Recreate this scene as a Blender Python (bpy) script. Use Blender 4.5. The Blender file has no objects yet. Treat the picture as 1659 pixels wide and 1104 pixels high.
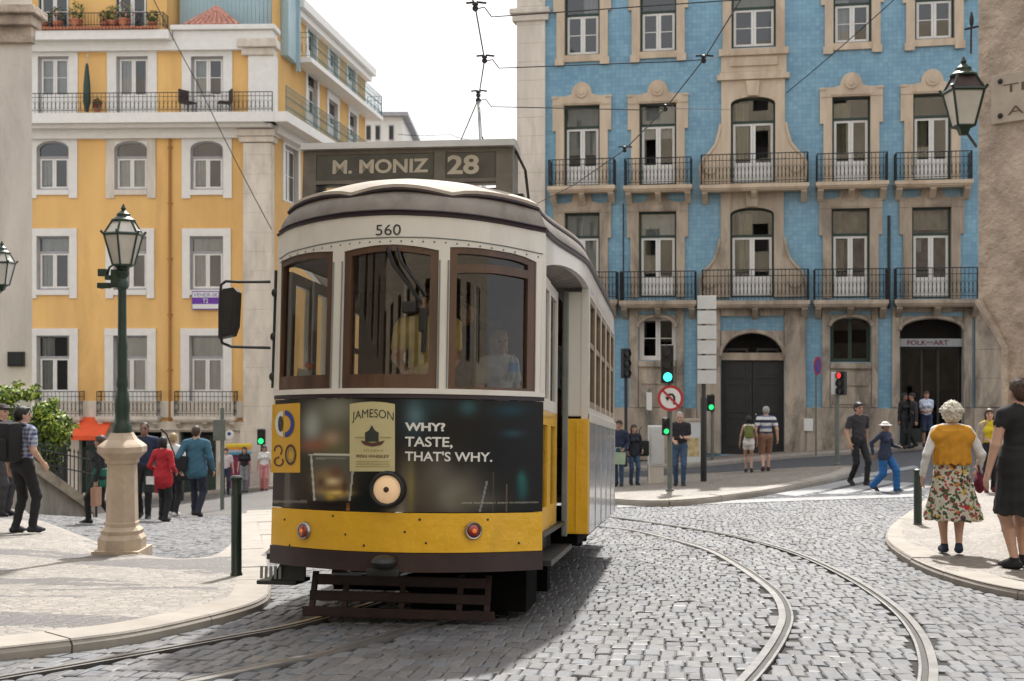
import bpy, bmesh, math, random
import numpy as np
from mathutils import Vector, Matrix, Euler
from mathutils.geometry import delaunay_2d_cdt
random.seed(7); RNG = np.random.default_rng(7)
SC = bpy.context.scene; COL = SC.collection
PI = math.pi

# ---------------------------------------------------------------- camera
FPX, CX, CY = 2000.0, 829.5, 552.0
cam_d = bpy.data.cameras.new('camera'); cam = bpy.data.objects.new('camera', cam_d); COL.objects.link(cam)
cam_d.sensor_width = 36; cam_d.lens = 36 * FPX / 1659; cam_d.clip_start = .1; cam_d.clip_end = 900
cam.location = (0, 0, 0); cam.rotation_euler = (PI / 2, 0, 0)
cam_d.dof.use_dof = True; cam_d.dof.focus_distance = 9.3; cam_d.dof.aperture_fstop = 4.0
SC.camera = cam

# ---------------------------------------------------------------- sky, sun, exposure
SUN_ROT, SUN_EL = math.radians(7.9), math.radians(50)
w = bpy.data.worlds.new('World'); SC.world = w; w.use_nodes = True
nt = w.node_tree; nt.nodes.clear()
out = nt.nodes.new('ShaderNodeOutputWorld'); bg = nt.nodes.new('ShaderNodeBackground'); sky = nt.nodes.new('ShaderNodeTexSky')
sky.sky_type = 'NISHITA'; sky.sun_disc = False; sky.sun_elevation = SUN_EL; sky.sun_rotation = SUN_ROT
sky.dust_density = 6.0; sky.air_density = 1.0; sky.ozone_density = .6
hs = nt.nodes.new('ShaderNodeMixRGB'); hs.inputs[0].default_value = .72; hs.inputs[2].default_value = (13.0, 13.0, 13.2, 1)
nt.links.new(sky.outputs[0], hs.inputs[1]); nt.links.new(hs.outputs[0], bg.inputs[0]); nt.links.new(bg.outputs[0], out.inputs[0])
bg.inputs[1].default_value = .077
sl = bpy.data.lights.new('sun', 'SUN'); sl.energy = 3.8; sl.angle = math.radians(1.5); sl.color = (1, .97, .92)
so = bpy.data.objects.new('sun', sl); COL.objects.link(so)
sdir = Vector((math.sin(SUN_ROT) * math.cos(SUN_EL), math.cos(SUN_ROT) * math.cos(SUN_EL), math.sin(SUN_EL)))
so.rotation_euler = sdir.to_track_quat('Z', 'Y').to_euler(); so.location = (3, 30, 30)
SC.view_settings.view_transform = 'Standard'; SC.view_settings.look = 'None'; SC.view_settings.exposure = 0.60; SC.view_settings.gamma = 1
SC.cycles.max_bounces = 6; SC.cycles.transparent_max_bounces = 12; SC.cycles.caustics_reflective = False; SC.cycles.caustics_refractive = False
SC.cycles.use_denoising = True; SC.cycles.sample_clamp_indirect = 6

# ---------------------------------------------------------------- projection and terrain
def pt(px, py, Y): return Vector(((px - CX) / FPX * Y, Y, (CY - py) / FPX * Y))
GC = (-1.16743, -.028385, -.100847, .00326777, .000500843, -1.56737e-05)
def g(X, Y):
    X = np.clip(X, -26, 26); Y = np.clip(Y, -6, 58)
    rise = .10*np.clip(-X-5, 0, 7)*np.clip((Y-8)/6, 0, 1)*np.clip((27-Y)/5, 0, 1)   # the left pavement climbs towards the stone building
    return GC[0] + GC[1]*X + GC[2]*Y + GC[3]*X*Y + GC[4]*Y*Y + GC[5]*X*Y*Y + rise
def G(px, py, h=0.0):
    """point where the sight line through a photo pixel meets the ground raised by h"""
    lo, hi = 3.0, 70.0
    f = lambda Y: (CY - py) / FPX * Y - g((px - CX) / FPX * Y, Y) - h
    Ys = np.linspace(lo, hi, 700); v = f(Ys); k = np.where(v < 0)[0]
    if len(k) == 0: Y = hi
    else:
        a, b = (Ys[k[0]-1], Ys[k[0]]) if k[0] > 0 else (lo, lo)
        for _ in range(30):
            m = (a + b) / 2
            if f(m) > 0: a = m
            else: b = m
        Y = (a + b) / 2
    return Vector(((px - CX) / FPX * Y, Y, float(g((px - CX) / FPX * Y, Y)) + h))

# ---------------------------------------------------------------- naming
def tag(o, label=None, cat=None, group=None, kind=None):
    if label: o['label'] = label
    if cat: o['category'] = cat
    if group: o['group'] = group
    if kind: o['kind'] = kind
    return o
def thing(name, label, cat, loc=(0,0,0), rz=0, group=None, mw=None):
    o = bpy.data.objects.new(name, None); COL.objects.link(o); o.empty_display_size = .2
    if mw is not None: o.matrix_world = mw
    else: o.location = loc; o.rotation_euler = (0, 0, rz)
    return tag(o, label, cat, group)

# ---------------------------------------------------------------- mesh builder
class MB:
    def __init__(s): s.v = []; s.f = []; s.m = []; s.mi = 0; s.xf = None
    def add(s, vs, fs, mi=None):
        b = len(s.v); mi = s.mi if mi is None else mi
        for p in vs:
            p = Vector(p); s.v.append(tuple(s.xf @ p) if s.xf is not None else tuple(p))
        for f in fs: s.f.append(tuple(b + i for i in f)); s.m.append(mi)
        return s
    def box(s, x0, x1, y0, y1, z0, z1, mi=None, bev=0):
        if bev > 0: return s.bbox(x0, x1, y0, y1, z0, z1, bev, mi)
        v = [(x0,y0,z0),(x1,y0,z0),(x1,y1,z0),(x0,y1,z0),(x0,y0,z1),(x1,y0,z1),(x1,y1,z1),(x0,y1,z1)]
        return s.add(v, [(0,3,2,1),(4,5,6,7),(0,1,5,4),(1,2,6,5),(2,3,7,6),(3,0,4,7)], mi)
    def bbox(s, x0, x1, y0, y1, z0, z1, b, mi=None):
        bm = bmesh.new(); bmesh.ops.create_cube(bm, size=1)
        for v in bm.verts: v.co = Vector(((x0+x1)/2 + v.co.x*(x1-x0), (y0+y1)/2 + v.co.y*(y1-y0), (z0+z1)/2 + v.co.z*(z1-z0)))
        bmesh.ops.bevel(bm, geom=list(bm.edges), offset=b, segments=2, affect='EDGES', profile=.6)
        bm.verts.index_update(); s.add([v.co for v in bm.verts], [[v.index for v in f.verts] for f in bm.faces], mi); bm.free(); return s
    def quad(s, a, b, c, d, mi=None): return s.add([a,b,c,d], [(0,1,2,3)], mi)
    def tube(s, pts, r, n=8, mi=None, cap=True, flat=1.0):
        pts = [Vector(p) for p in pts]; k = len(pts); rs = r if isinstance(r, (list, tuple)) else [r]*k
        d0 = (pts[1]-pts[0]).normalized(); up = Vector((0,0,1)) if abs(d0.z) < .9 else Vector((0,1,0))
        a = d0.cross(up).normalized(); vs = []; fs = []
        for i in range(k):
            d = ((pts[min(i+1,k-1)]-pts[i]).normalized() + (pts[i]-pts[max(i-1,0)]).normalized())
            d = d.normalized() if d.length > 1e-6 else d0
            a = (a - d*a.dot(d)); a = a.normalized() if a.length > 1e-6 else d.orthogonal().normalized()
            b = d.cross(a)
            for j in range(n):
                t = 2*PI*j/n; vs.append(pts[i] + a*math.cos(t)*rs[i] + b*math.sin(t)*rs[i]*flat)
        for i in range(k-1):
            for j in range(n): fs.append((i*n+j, i*n+(j+1)%n, (i+1)*n+(j+1)%n, (i+1)*n+j))
        if cap: fs.append(tuple(range(n-1,-1,-1))); fs.append(tuple((k-1)*n+j for j in range(n)))
        return s.add(vs, fs, mi)
    def lathe(s, prof, n=16, mi=None, c=(0,0,0), sq=None):
        vs = []; fs = []; k = len(prof)
        for (r, z) in prof:
            for j in range(n):
                t = 2*PI*(j+.5)/n; vs.append((c[0]+r*math.cos(t), c[1]+r*math.sin(t), c[2]+z))
        for i in range(k-1):
            for j in range(n): fs.append((i*n+j, i*n+(j+1)%n, (i+1)*n+(j+1)%n, (i+1)*n+j))
        fs.append(tuple(range(n-1,-1,-1))); fs.append(tuple((k-1)*n+j for j in range(n)))
        return s.add(vs, fs, mi)
    def ell(s, c, r, n=12, m=8, mi=None):
        vs = [(c[0],c[1],c[2]-r[2])]; fs = []
        for i in range(1, m):
            p = PI*i/m - PI/2
            for j in range(n): t = 2*PI*j/n; vs.append((c[0]+r[0]*math.cos(p)*math.cos(t), c[1]+r[1]*math.cos(p)*math.sin(t), c[2]+r[2]*math.sin(p)))
        vs.append((c[0],c[1],c[2]+r[2])); L = len(vs)-1
        for j in range(n): fs.append((0, 1+(j+1)%n, 1+j)); fs.append((L, 1+(m-2)*n+j, 1+(m-2)*n+(j+1)%n))
        for i in range(m-2):
            for j in range(n): a = 1+i*n; fs.append((a+j, a+(j+1)%n, a+n+(j+1)%n, a+n+j))
        return s.add(vs, fs, mi)
    def prism(s, poly, y0, y1, mi=None, mp=None):
        """poly of (x,z) extruded from y0 to y1; front face at y0"""
        mp = mp or (lambda x, y, z: (x, y, z)); n = len(poly)
        ar = sum(poly[i][0]*poly[(i+1)%n][1]-poly[(i+1)%n][0]*poly[i][1] for i in range(n))
        if ar < 0: poly = poly[::-1]
        vs = [mp(x, y0, z) for x, z in poly] + [mp(x, y1, z) for x, z in poly]
        fs = [tuple(range(n)), tuple(range(2*n-1, n-1, -1))] + [(i, i+n, (i+1)%n+n, (i+1)%n) for i in range(n)]
        return s.add(vs, fs, mi)
    def ring(s, outer, inner, y0, y1, mi=None, mp=None):
        """frame between two outlines with the same number of (x,z) points"""
        mp = mp or (lambda x, y, z: (x, y, z)); n = len(outer)
        vs = [mp(x,y0,z) for x,z in outer] + [mp(x,y0,z) for x,z in inner] + [mp(x,y1,z) for x,z in outer] + [mp(x,y1,z) for x,z in inner]
        fs = []
        for i in range(n):
            j = (i+1)%n
            fs += [(i,j,n+j,n+i), (2*n+i,3*n+i,3*n+j,2*n+j), (i,2*n+i,2*n+j,j), (n+i,n+j,3*n+j,3*n+i)]
        return s.add(vs, fs, mi)
    def build(s, name, mats, parent=None, smooth=False, fix=True):
        me = bpy.data.meshes.new(name); me.from_pydata(s.v, [], s.f)
        mats = mats if isinstance(mats, (list, tuple)) else [mats]
        for m in mats: me.materials.append(m)
        if len(mats) > 1: me.polygons.foreach_set('material_index', s.m)
        if fix and len(s.v) < 60000:
            bm = bmesh.new(); bm.from_mesh(me); bmesh.ops.recalc_face_normals(bm, faces=bm.faces); bm.to_mesh(me); bm.free()
        if smooth:
            me.polygons.foreach_set('use_smooth', [True]*len(me.polygons))
            if smooth != 2:
                try: me.set_sharp_from_angle(angle=math.radians(38))
                except Exception: pass
        me.update(); o = bpy.data.objects.new(name, me); COL.objects.link(o)
        if parent is not None: o.parent = parent
        return o
def arch(x0, x1, z0, zs, zt, n=12):
    """outline of an opening with a curved head: spring line zs, crown zt"""
    c = (x0+x1)/2; h = (x1-x0)/2
    return [(x0, z0), (x1, z0)] + [(c + h*math.cos(PI*i/n), zs + (zt-zs)*math.sin(PI*i/n)) for i in range(n+1)]
def copy_tree(o, parent=None):
    c = o.copy(); COL.objects.link(c)
    if parent: c.parent = parent
    for ch in [q for q in bpy.data.objects if q.parent == o]: copy_tree(ch, c)
    return c
_tc = {}
def text_geo(s, bold=0.0):
    if (s, bold) in _tc: return _tc[(s, bold)]
    cu = bpy.data.curves.new('t', 'FONT'); cu.body = s; cu.resolution_u = 4; cu.offset = bold; cu.fill_mode = 'FRONT'
    o = bpy.data.objects.new('t', cu); COL.objects.link(o); dg = bpy.context.evaluated_depsgraph_get(); dg.update()
    me = o.evaluated_get(dg).to_mesh(); v = [(p.co.x, p.co.y) for p in me.vertices]; f = [tuple(p.vertices) for p in me.polygons]
    o.evaluated_get(dg).to_mesh_clear(); bpy.data.objects.remove(o); bpy.data.curves.remove(cu)
    xs = [a for a, b in v]; ys = [b for a, b in v]; x0, x1, y0, y1 = min(xs), max(xs), min(ys), max(ys)
    v = [((a-x0)/(x1-x0), (b-y0)/(y1-y0)) for a, b in v]; _tc[(s, bold)] = (v, f, (x1-x0)/(y1-y0)); return _tc[(s, bold)]
def text_into(mb, s, x0, x1, z0, z1, mp, bold=0.0, mi=None):
    v, f, _ = text_geo(s, bold); mb.add([mp(x0+(x1-x0)*a, z0+(z1-z0)*b) for a, b in v], f, mi)

# ---------------------------------------------------------------- materials
def nodes(name):
    m = bpy.data.materials.new(name); m.use_nodes = True; t = m.node_tree
    return m, t, t.nodes['Principled BSDF']
def N(t, k, **kw):
    n = t.nodes.new('ShaderNode' + k)
    for a, b in kw.items():
        if a.startswith('i_'):
            key = a[2:]; n.inputs[int(key) if key.isdigit() else key.replace('_', ' ')].default_value = b
        else: setattr(n, a, b)
    return n
def c4(c): return (c[0], c[1], c[2], 1)
def coords(t, scale=(1,1,1), rot=0, src='Object'):
    tc = N(t, 'TexCoord'); mp = N(t, 'Mapping'); mp.inputs['Scale'].default_value = scale; mp.inputs['Rotation'].default_value = (0, 0, rot)
    t.links.new(tc.outputs[src], mp.inputs[0]); return mp.outputs[0]
def noise(t, vec, scale, detail=5, rough=.6, dist=0):
    n = N(t, 'TexNoise'); n.inputs['Scale'].default_value = scale; n.inputs['Detail'].default_value = detail; n.inputs['Roughness'].default_value = rough; n.inputs['Distortion'].default_value = dist
    t.links.new(vec, n.inputs['Vector']); return n.outputs[0]
def ramp(t, fac, a, b, c0=(0,0,0), c1=(1,1,1)):
    r = N(t, 'ValToRGB'); r.color_ramp.elements[0].position = a; r.color_ramp.elements[1].position = b
    r.color_ramp.elements[0].color = c4(c0); r.color_ramp.elements[1].color = c4(c1); t.links.new(fac, r.inputs[0]); return r.outputs[0]
def mixc(t, fac, a, b, mode='MIX'):
    m = N(t, 'MixRGB', blend_type=mode)
    for i, x in ((0, fac), (1, a), (2, b)):
        if isinstance(x, (int, float)): m.inputs[i].default_value = x
        elif isinstance(x, tuple): m.inputs[i].default_value = c4(x)
        else: t.links.new(x, m.inputs[i])
    return m.outputs[0]
def bump(t, bsdf, h, strength=.3, dist=.01):
    b = N(t, 'Bump'); b.inputs['Strength'].default_value = strength; b.inputs['Distance'].default_value = dist
    t.links.new(h, b.inputs['Height']); t.links.new(b.outputs[0], bsdf.inputs['Normal'])
def mat(name, col, rough=.6, metal=0, var=.15, vs=4, bmp=0, bs=60, bd=.004, dirt=None, dirt_amt=.5, streak=False, coat=0, spec=None, dt=(.5,.72)):
    m, t, b = nodes(name); v = coords(t, (1,1,.22) if streak else (1,1,1))
    f = ramp(t, noise(t, v, vs, 6), .32, .68)
    c = mixc(t, f, tuple(x*(1-var) for x in col), tuple(min(1, x*(1+var)) for x in col))
    if dirt:
        v2 = coords(t, (1,1,.35) if streak else (1,1,1)); d = ramp(t, noise(t, v2, vs*.45, 8, .7, .6), *dt)
        k = N(t, 'Math', operation='MULTIPLY'); k.inputs[1].default_value = dirt_amt; t.links.new(d, k.inputs[0]); c = mixc(t, k.outputs[0], c, dirt)
    t.links.new(c, b.inputs['Base Color']); b.inputs['Roughness'].default_value = rough; b.inputs['Metallic'].default_value = metal
    if coat: b.inputs['Coat Weight'].default_value = coat; b.inputs['Coat Roughness'].default_value = .08
    if spec is not None: b.inputs['Specular IOR Level'].default_value = spec
    if bmp: bump(t, b, noise(t, coords(t), bs, 4), bmp, bd)
    return m
def glow(name, col, s):
    m, t, b = nodes(name); b.inputs['Base Color'].default_value = c4(col); b.inputs['Emission Color'].default_value = c4(col); b.inputs['Emission Strength'].default_value = s; return m
def glass(name, tint=(.75,.8,.8), refl=1.0, base=.04, rough=.0):
    m = bpy.data.materials.new(name); m.use_nodes = True; t = m.node_tree; t.nodes.clear()
    o = N(t, 'OutputMaterial'); mx = N(t, 'MixShader'); tr = N(t, 'BsdfTransparent'); gl = N(t, 'BsdfGlossy'); fr = N(t, 'Fresnel')
    tr.inputs[0].default_value = c4(tint); gl.inputs['Roughness'].default_value = rough; fr.inputs[0].default_value = 1.5
    ma = N(t, 'Math', operation='MULTIPLY_ADD'); ma.inputs[1].default_value = refl; ma.inputs[2].default_value = base; ma.use_clamp = True
    t.links.new(fr.outputs[0], ma.inputs[0]); t.links.new(ma.outputs[0], mx.inputs[0]); t.links.new(tr.outputs[0], mx.inputs[1]); t.links.new(gl.outputs[0], mx.inputs[2]); t.links.new(mx.outputs[0], o.inputs[0])
    return m
M = {}
M['white_paint'] = mat('white_paint', (.74,.73,.70), .5, var=.05)
M['stone'] = mat('pale_limestone', (.66,.60,.52), .85, var=.14, vs=2.2, bmp=.25, bs=30, bd=.01, dirt=(.30,.26,.20), dirt_amt=.55, streak=True)
M['warm_stone'] = mat('weathered_stone', (.42,.345,.265), .85, var=.22, vs=2.5, bmp=.4, bs=22, bd=.015, dirt=(.11,.095,.08), dirt_amt=.8, streak=True)
M['grimy_stone'] = mat('grimy_stone', (.40,.335,.265), .85, var=.25, vs=3.2, bmp=.5, bs=16, bd=.02, dirt=(.075,.065,.055), dirt_amt=.85, streak=True, dt=(.45,.66))
M['old_wall'] = mat('old_stone_wall', (.52,.43,.35), .9, var=.3, vs=2.6, bmp=1.0, bs=8, bd=.06, dirt=(.26,.19,.13), dirt_amt=.65)
M['pale_wall'] = mat('pale_stone_wall', (.70,.64,.57), .9, var=.12, vs=1.4, bmp=.5, bs=8, bd=.02, dirt=(.36,.31,.26), dirt_amt=.5, streak=True)
M['iron'] = mat('dark_iron', (.022,.024,.024), .5, var=.2)
M['green_iron'] = mat('dark_green_iron', (.022,.045,.030), .42, var=.25, vs=9, bmp=.15, bs=50)
M['black'] = mat('black_rubber', (.012,.012,.012), .55, var=.2)
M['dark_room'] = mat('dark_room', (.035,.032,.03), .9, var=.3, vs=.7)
M['glass'] = glass('window_glass', (.62,.66,.66), 1.4, .06)
M['white_curtain'] = mat('white_curtain', (.75,.74,.72), .9, var=.06)
M['beige_curtain'] = mat('beige_curtain', (.5,.44,.30), .9, var=.1)
M['dark_green'] = mat('dark_green_frame', (.02,.045,.035), .5, var=.15)
M['grey_frame'] = mat('grey_frame', (.34,.34,.37), .55, var=.1)
M['terracotta'] = mat('terracotta', (.42,.16,.09), .8, var=.25, vs=12)
M['leaf'] = mat('green_leaves', (.12,.20,.03), .5, var=.6, vs=6)
M['leaf_backlit'] = mat('backlit_lime_leaves', (.34,.43,.05), .45, var=.4, vs=5)  # lime green brightened to paint in sunlight shining through the leaves
M['leaf_dark'] = mat('dark_leaves', (.03,.06,.022), .5, var=.4, vs=6)
M['steel'] = mat('worn_steel', (.42,.43,.45), .3, 1, var=.2, vs=8)
M['rust'] = mat('brown_iron', (.055,.030,.028), .6, var=.35, vs=7, bmp=.2, bs=30)
M['grey_paint'] = mat('grey_metal_paint', (.22,.24,.23), .5, var=.15)
M['lamp_glass'] = mat('milky_lamp_glass', (.62,.60,.54), .3, var=.1)

# ================================================================ ground, road, pavements
def cobble_mat(name, c0, c1, joint, bw=.15, rh=.105, rot=-.14, mort=.013, gloss=.42, bstr=.75):
    m, t, b = nodes(name); v = coords(t, (1,1,1), rot)
    nz = N(t, 'TexNoise'); nz.inputs['Scale'].default_value = 1.7; nz.inputs['Detail'].default_value = 3; t.links.new(v, nz.inputs['Vector'])
    ad = N(t, 'VectorMath', operation='MULTIPLY_ADD'); ad.inputs[1].default_value = (.16,.16,0); t.links.new(nz.outputs[1], ad.inputs[0]); t.links.new(v, ad.inputs[2])
    n2 = N(t, 'TexNoise'); n2.inputs['Scale'].default_value = 14; n2.inputs['Detail'].default_value = 2; t.links.new(v, n2.inputs['Vector'])
    ad2 = N(t, 'VectorMath', operation='MULTIPLY_ADD'); ad2.inputs[1].default_value = (.035,.035,0); t.links.new(n2.outputs[1], ad2.inputs[0]); t.links.new(ad.outputs[0], ad2.inputs[2])
    br = N(t, 'TexBrick'); br.offset = .5; br.inputs['Scale'].default_value = 1; br.inputs['Brick Width'].default_value = bw; br.inputs['Row Height'].default_value = rh
    br.inputs['Mortar Size'].default_value = mort; br.inputs['Mortar Smooth'].default_value = .55; br.inputs['Bias'].default_value = 0
    br.inputs['Color1'].default_value = c4(c0); br.inputs['Color2'].default_value = c4(c1); br.inputs['Mortar'].default_value = c4(joint); t.links.new(ad2.outputs[0], br.inputs['Vector'])
    st = ramp(t, noise(t, v, .55, 6), .3, .7, (.72,.72,.74), (1.12,1.11,1.08)); c = mixc(t, 1.0, br.outputs[0], st, 'MULTIPLY')
    sp = ramp(t, noise(t, v, 45, 3), .35, .7, (.8,.8,.8), (1.1,1.1,1.1)); c = mixc(t, 1.0, c, sp, 'MULTIPLY')
    t.links.new(c, b.inputs['Base Color']); b.inputs['Roughness'].default_value = gloss
    h = N(t, 'Math', operation='MULTIPLY_ADD'); h.inputs[1].default_value = -1; h.inputs[2].default_value = 1; t.links.new(br.outputs['Fac'], h.inputs[0])
    h2 = N(t, 'Math', operation='MULTIPLY_ADD'); h2.inputs[1].default_value = .45; t.links.new(noise(t, v, 22, 3), h2.inputs[0]); t.links.new(h.outputs[0], h2.inputs[2])
    bump(t, b, h2.outputs[0], bstr, .02); return m
def calcada_mat(name, pattern=True, tint=(.315,.29,.262)):
    m, t, b = nodes(name); v = coords(t)
    vo = N(t, 'TexVoronoi'); vo.feature = 'F1'; vo.inputs['Scale'].default_value = 11.5; vo.inputs['Randomness'].default_value = .75; t.links.new(v, vo.inputs['Vector'])
    ed = N(t, 'TexVoronoi'); ed.feature = 'DISTANCE_TO_EDGE'; ed.inputs['Scale'].default_value = 11.5; ed.inputs['Randomness'].default_value = .75; t.links.new(v, ed.inputs['Vector'])
    cell = N(t, 'SeparateColor'); t.links.new(vo.outputs['Color'], cell.inputs[0])
    c = ramp(t, cell.outputs[0], 0, 1, tuple(x*.72 for x in tint), tuple(x*1.12 for x in tint))
    if pattern:
        vp = N(t, 'VectorMath', operation='MULTIPLY'); vp.inputs[1].default_value = (.30,.75,1); t.links.new(vo.outputs['Position'], vp.inputs[0])
        p = ramp(t, noise(t, vp.outputs[0], .85, 2, .5, 1.4), .515, .535); c = mixc(t, p, c, (.12,.115,.12))
    c = mixc(t, ramp(t, ed.outputs[0], .0, .07, (1,1,1), (0,0,0)), c, (.20,.17,.14))
    st = ramp(t, noise(t, v, .8, 6), .3, .7, (.86,.85,.83), (1.05,1.05,1.05)); c = mixc(t, 1.0, c, st, 'MULTIPLY')
    t.links.new(c, b.inputs['Base Color']); b.inputs['Roughness'].default_value = .55
    bump(t, b, ramp(t, ed.outputs[0], 0, .1), .5, .012); return m
M['cobble'] = cobble_mat('granite_cobbles', (.155,.155,.16), (.205,.20,.197), (.06,.058,.055))
M['calcada'] = calcada_mat('limestone_mosaic_paving', True)
M['calcada_plain'] = calcada_mat('plain_mosaic_paving', False, (.29,.258,.225))
M['grey_sign'] = mat('grey_board', (.30,.31,.32), .6, var=.06)
M['sign_red'] = mat('dark_red_letters', (.12,.012,.02), .6)
M['dark_glass'] = glass('shop_glass', (.10,.11,.11), .55, .0)
M['pipe'] = mat('ochre_pipe', (.36,.17,.04), .6, var=.1)
M['green_rail'] = mat('blue_green_rail', (.06,.16,.17), .5)
M['kerb'] = mat('kerb_stone', (.33,.298,.26), .75, var=.14, vs=3, bmp=.3, bs=40, bd=.006, dirt=(.3,.24,.18), dirt_amt=.5)
M['asphalt'] = mat('asphalt', (.075,.078,.085), .85, var=.2, vs=5, bmp=.5, bs=180, bd=.004)
M['road_paint'] = mat('worn_road_paint', (.32,.32,.32), .7, var=.2, vs=8, dirt=(.12,.12,.12), dirt_amt=.8)

def grid_sheet(name, xs, ys, m, h=0.0):
    X, Y = np.meshgrid(xs, ys, indexing='ij'); Z = g(X, Y) + h; nx, ny = X.shape
    v = np.stack([X, Y, Z], -1).reshape(-1, 3).tolist(); f = [(i*ny+j, (i+1)*ny+j, (i+1)*ny+j+1, i*ny+j+1) for i in range(nx-1) for j in range(ny-1)]
    b = MB(); b.v = v; b.f = f; b.m = [0]*len(f); return b.build(name, m, smooth=2, fix=False)
xs = np.concatenate([np.linspace(-160, -30, 14)[:-1], np.linspace(-30, 30, 121), np.linspace(30, 160, 14)[1:]])
ys = np.concatenate([np.linspace(-60, -8, 8)[:-1], np.linspace(-8, 60, 137), np.linspace(60, 320, 14)[1:]])
YN = 27.0
tag(grid_sheet('road', xs, np.concatenate([[YN], ys[ys > YN+.2]]), M['cobble'], .0), kind='structure')
M['bed'] = mat('sand_joints', (.032,.029,.026), .95, var=.25, vs=9)
tag(grid_sheet('road_bed', xs, np.concatenate([ys[ys < YN-.2], [YN]]), M['bed'], -.016), kind='structure')

def inside(p, poly):
    c = False; n = len(poly); j = n-1
    for i in range(n):
        a, b = poly[i], poly[j]
        if (a[1] > p[1]) != (b[1] > p[1]) and p[0] < (b[0]-a[0])*(p[1]-a[1])/(b[1]-a[1])+a[0]: c = not c
        j = i
    return c
def resample(pts, d, closed=False):
    out = []; P = [Vector((p[0], p[1])) for p in pts]; n = len(P)
    for i in range(n if closed else n-1):
        a, b = P[i], P[(i+1)%n]; k = max(1, int((b-a).length/d))
        for j in range(k): out.append(a + (b-a)*j/k)
    if not closed: out.append(P[-1])
    return out
def smooth2(pts, it=2):
    P = [Vector((p[0], p[1])) for p in pts]
    for _ in range(it):
        Q = [P[0]]
        for a, b in zip(P[:-1], P[1:]): Q += [a*.75+b*.25, a*.25+b*.75]
        P = Q + [P[-1]]
    return P
def sheet(name, outline, h, m, step=.6, kind='structure'):
    out = resample(outline, step, True); xs_ = [p.x for p in out]; ys_ = [p.y for p in out]; pts = list(out)
    for x in np.arange(min(xs_), max(xs_), step):
        for y in np.arange(min(ys_), max(ys_), step):
            if inside((x, y), out): pts.append(Vector((float(x), float(y))))
    n = len(out); r = delaunay_2d_cdt(pts, [(i, (i+1)%n) for i in range(n)], [], 1, 1e-4)
    b = MB(); b.add([(p.x, p.y, float(g(p.x, p.y))+h) for p in r[0]], r[2])
    o = b.build(name, m, smooth=2); me = o.data
    for p in me.polygons:
        if p.normal.z < 0: p.flip()
    return tag(o, kind=kind)
def kerb(path, h, wid=.28, side=1, m='kerb', seg=1.25, name='kerb'):
    """row of kerb stones along a path; side = +1 when the pavement lies left of the path"""
    P = resample(path, .12); b = MB(); acc = 0; start = 0; n = len(P); runs = []
    for i in range(1, n):
        acc += (P[i]-P[i-1]).length
        if acc >= seg or i == n-1: runs.append((start, i)); start = i; acc = 0
    def nrm(i):
        d = P[min(i+1, n-1)] - P[max(i-1, 0)]; d.normalize(); return Vector((-d.y, d.x))*side
    for a, e in runs:
        if e - a < 1: continue
        dh = RNG.uniform(-.006, .006); vs = []; k = 0
        for i in range(a, e+1):
            p = P[i].copy(); t = P[min(i+1, n-1)]-P[max(i-1, 0)]; t.normalize()
            if i == a: p += t*.006
            if i == e: p -= t*.006
            q = nrm(i); z = float(g(p.x, p.y))
            for (o_, zz) in ((.0, -.12), (-.012, h-.03), (.015, h+.006), (wid, h+.008), (wid, -.1)):
                r_ = p + q*o_; vs.append((r_.x, r_.y, z+zz+(dh if zz > 0 else 0)))
            k += 1
        fs = [(i*5+j, i*5+j+1, (i+1)*5+j+1, (i+1)*5+j) for i in range(k-1) for j in range(4)]
        fs += [(0,1,2,3,4), tuple((k-1)*5+j for j in (4,3,2,1,0))]; b.add(vs, fs)
    return tag(b.build(name, M[m], smooth=True), kind='structure')

# left pavement (peninsula with the lamp on it)
HL = .072
L_front = smooth2([G(x, y, HL) for x, y in ((-260,1081),(-80,1060),(0,1051),(132,1036),(236,1022),(358,994),(415,978),(440,962),(434,910),(424,870),(414,832))], 2)
L_back = smooth2([G(x, y, HL) for x, y in ((400,828),(389,850),(372,885),(345,903),(290,907),(235,900),(180,887),(130,868),(85,850),(40,835),(-40,812),(-260,775))], 2)
L_out = L_front + L_back
sheet('left_pavement', L_out, HL, M['calcada'], .5)
kerb(L_front, HL, .3, 1); kerb(L_back, HL, .55, 1)
# island between the tram street and the upper road
I_front = smooth2([G(x, y, .12) for x, y in ((930,800),(985,808),(1040,811),(1090,811),(1150,806),(1220,797),(1300,783),(1350,773),(1378,764),(1386,758))], 2)
I_back = [G(x, y, .12) for x, y in ((1380,754),(1300,757),(1180,765),(1060,772),(940,778))]
sheet('island_pavement', I_front + I_back, .118, M['calcada_plain'], .6)
kerb(I_front, .118, .3, 1)
# right pavement
HR_ = .08
R_edge = smooth2([G(x, y, HR_) for x, y in ((1900,985),(1740,968),(1659,957),(1590,944),(1520,924),(1470,902),(1440,880),(1434,866),(1445,848),(1475,828),(1500,808),(1530,792),(1575,782),(1700,765))], 2)
R_out = R_edge + [Vector((15.5, 21)), Vector((11, 12)), Vector((8, 8))]
sheet('right_pavement', R_out, HR_, M['calcada_plain'], .5)
kerb(R_edge, HR_, .34, -1)
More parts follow.
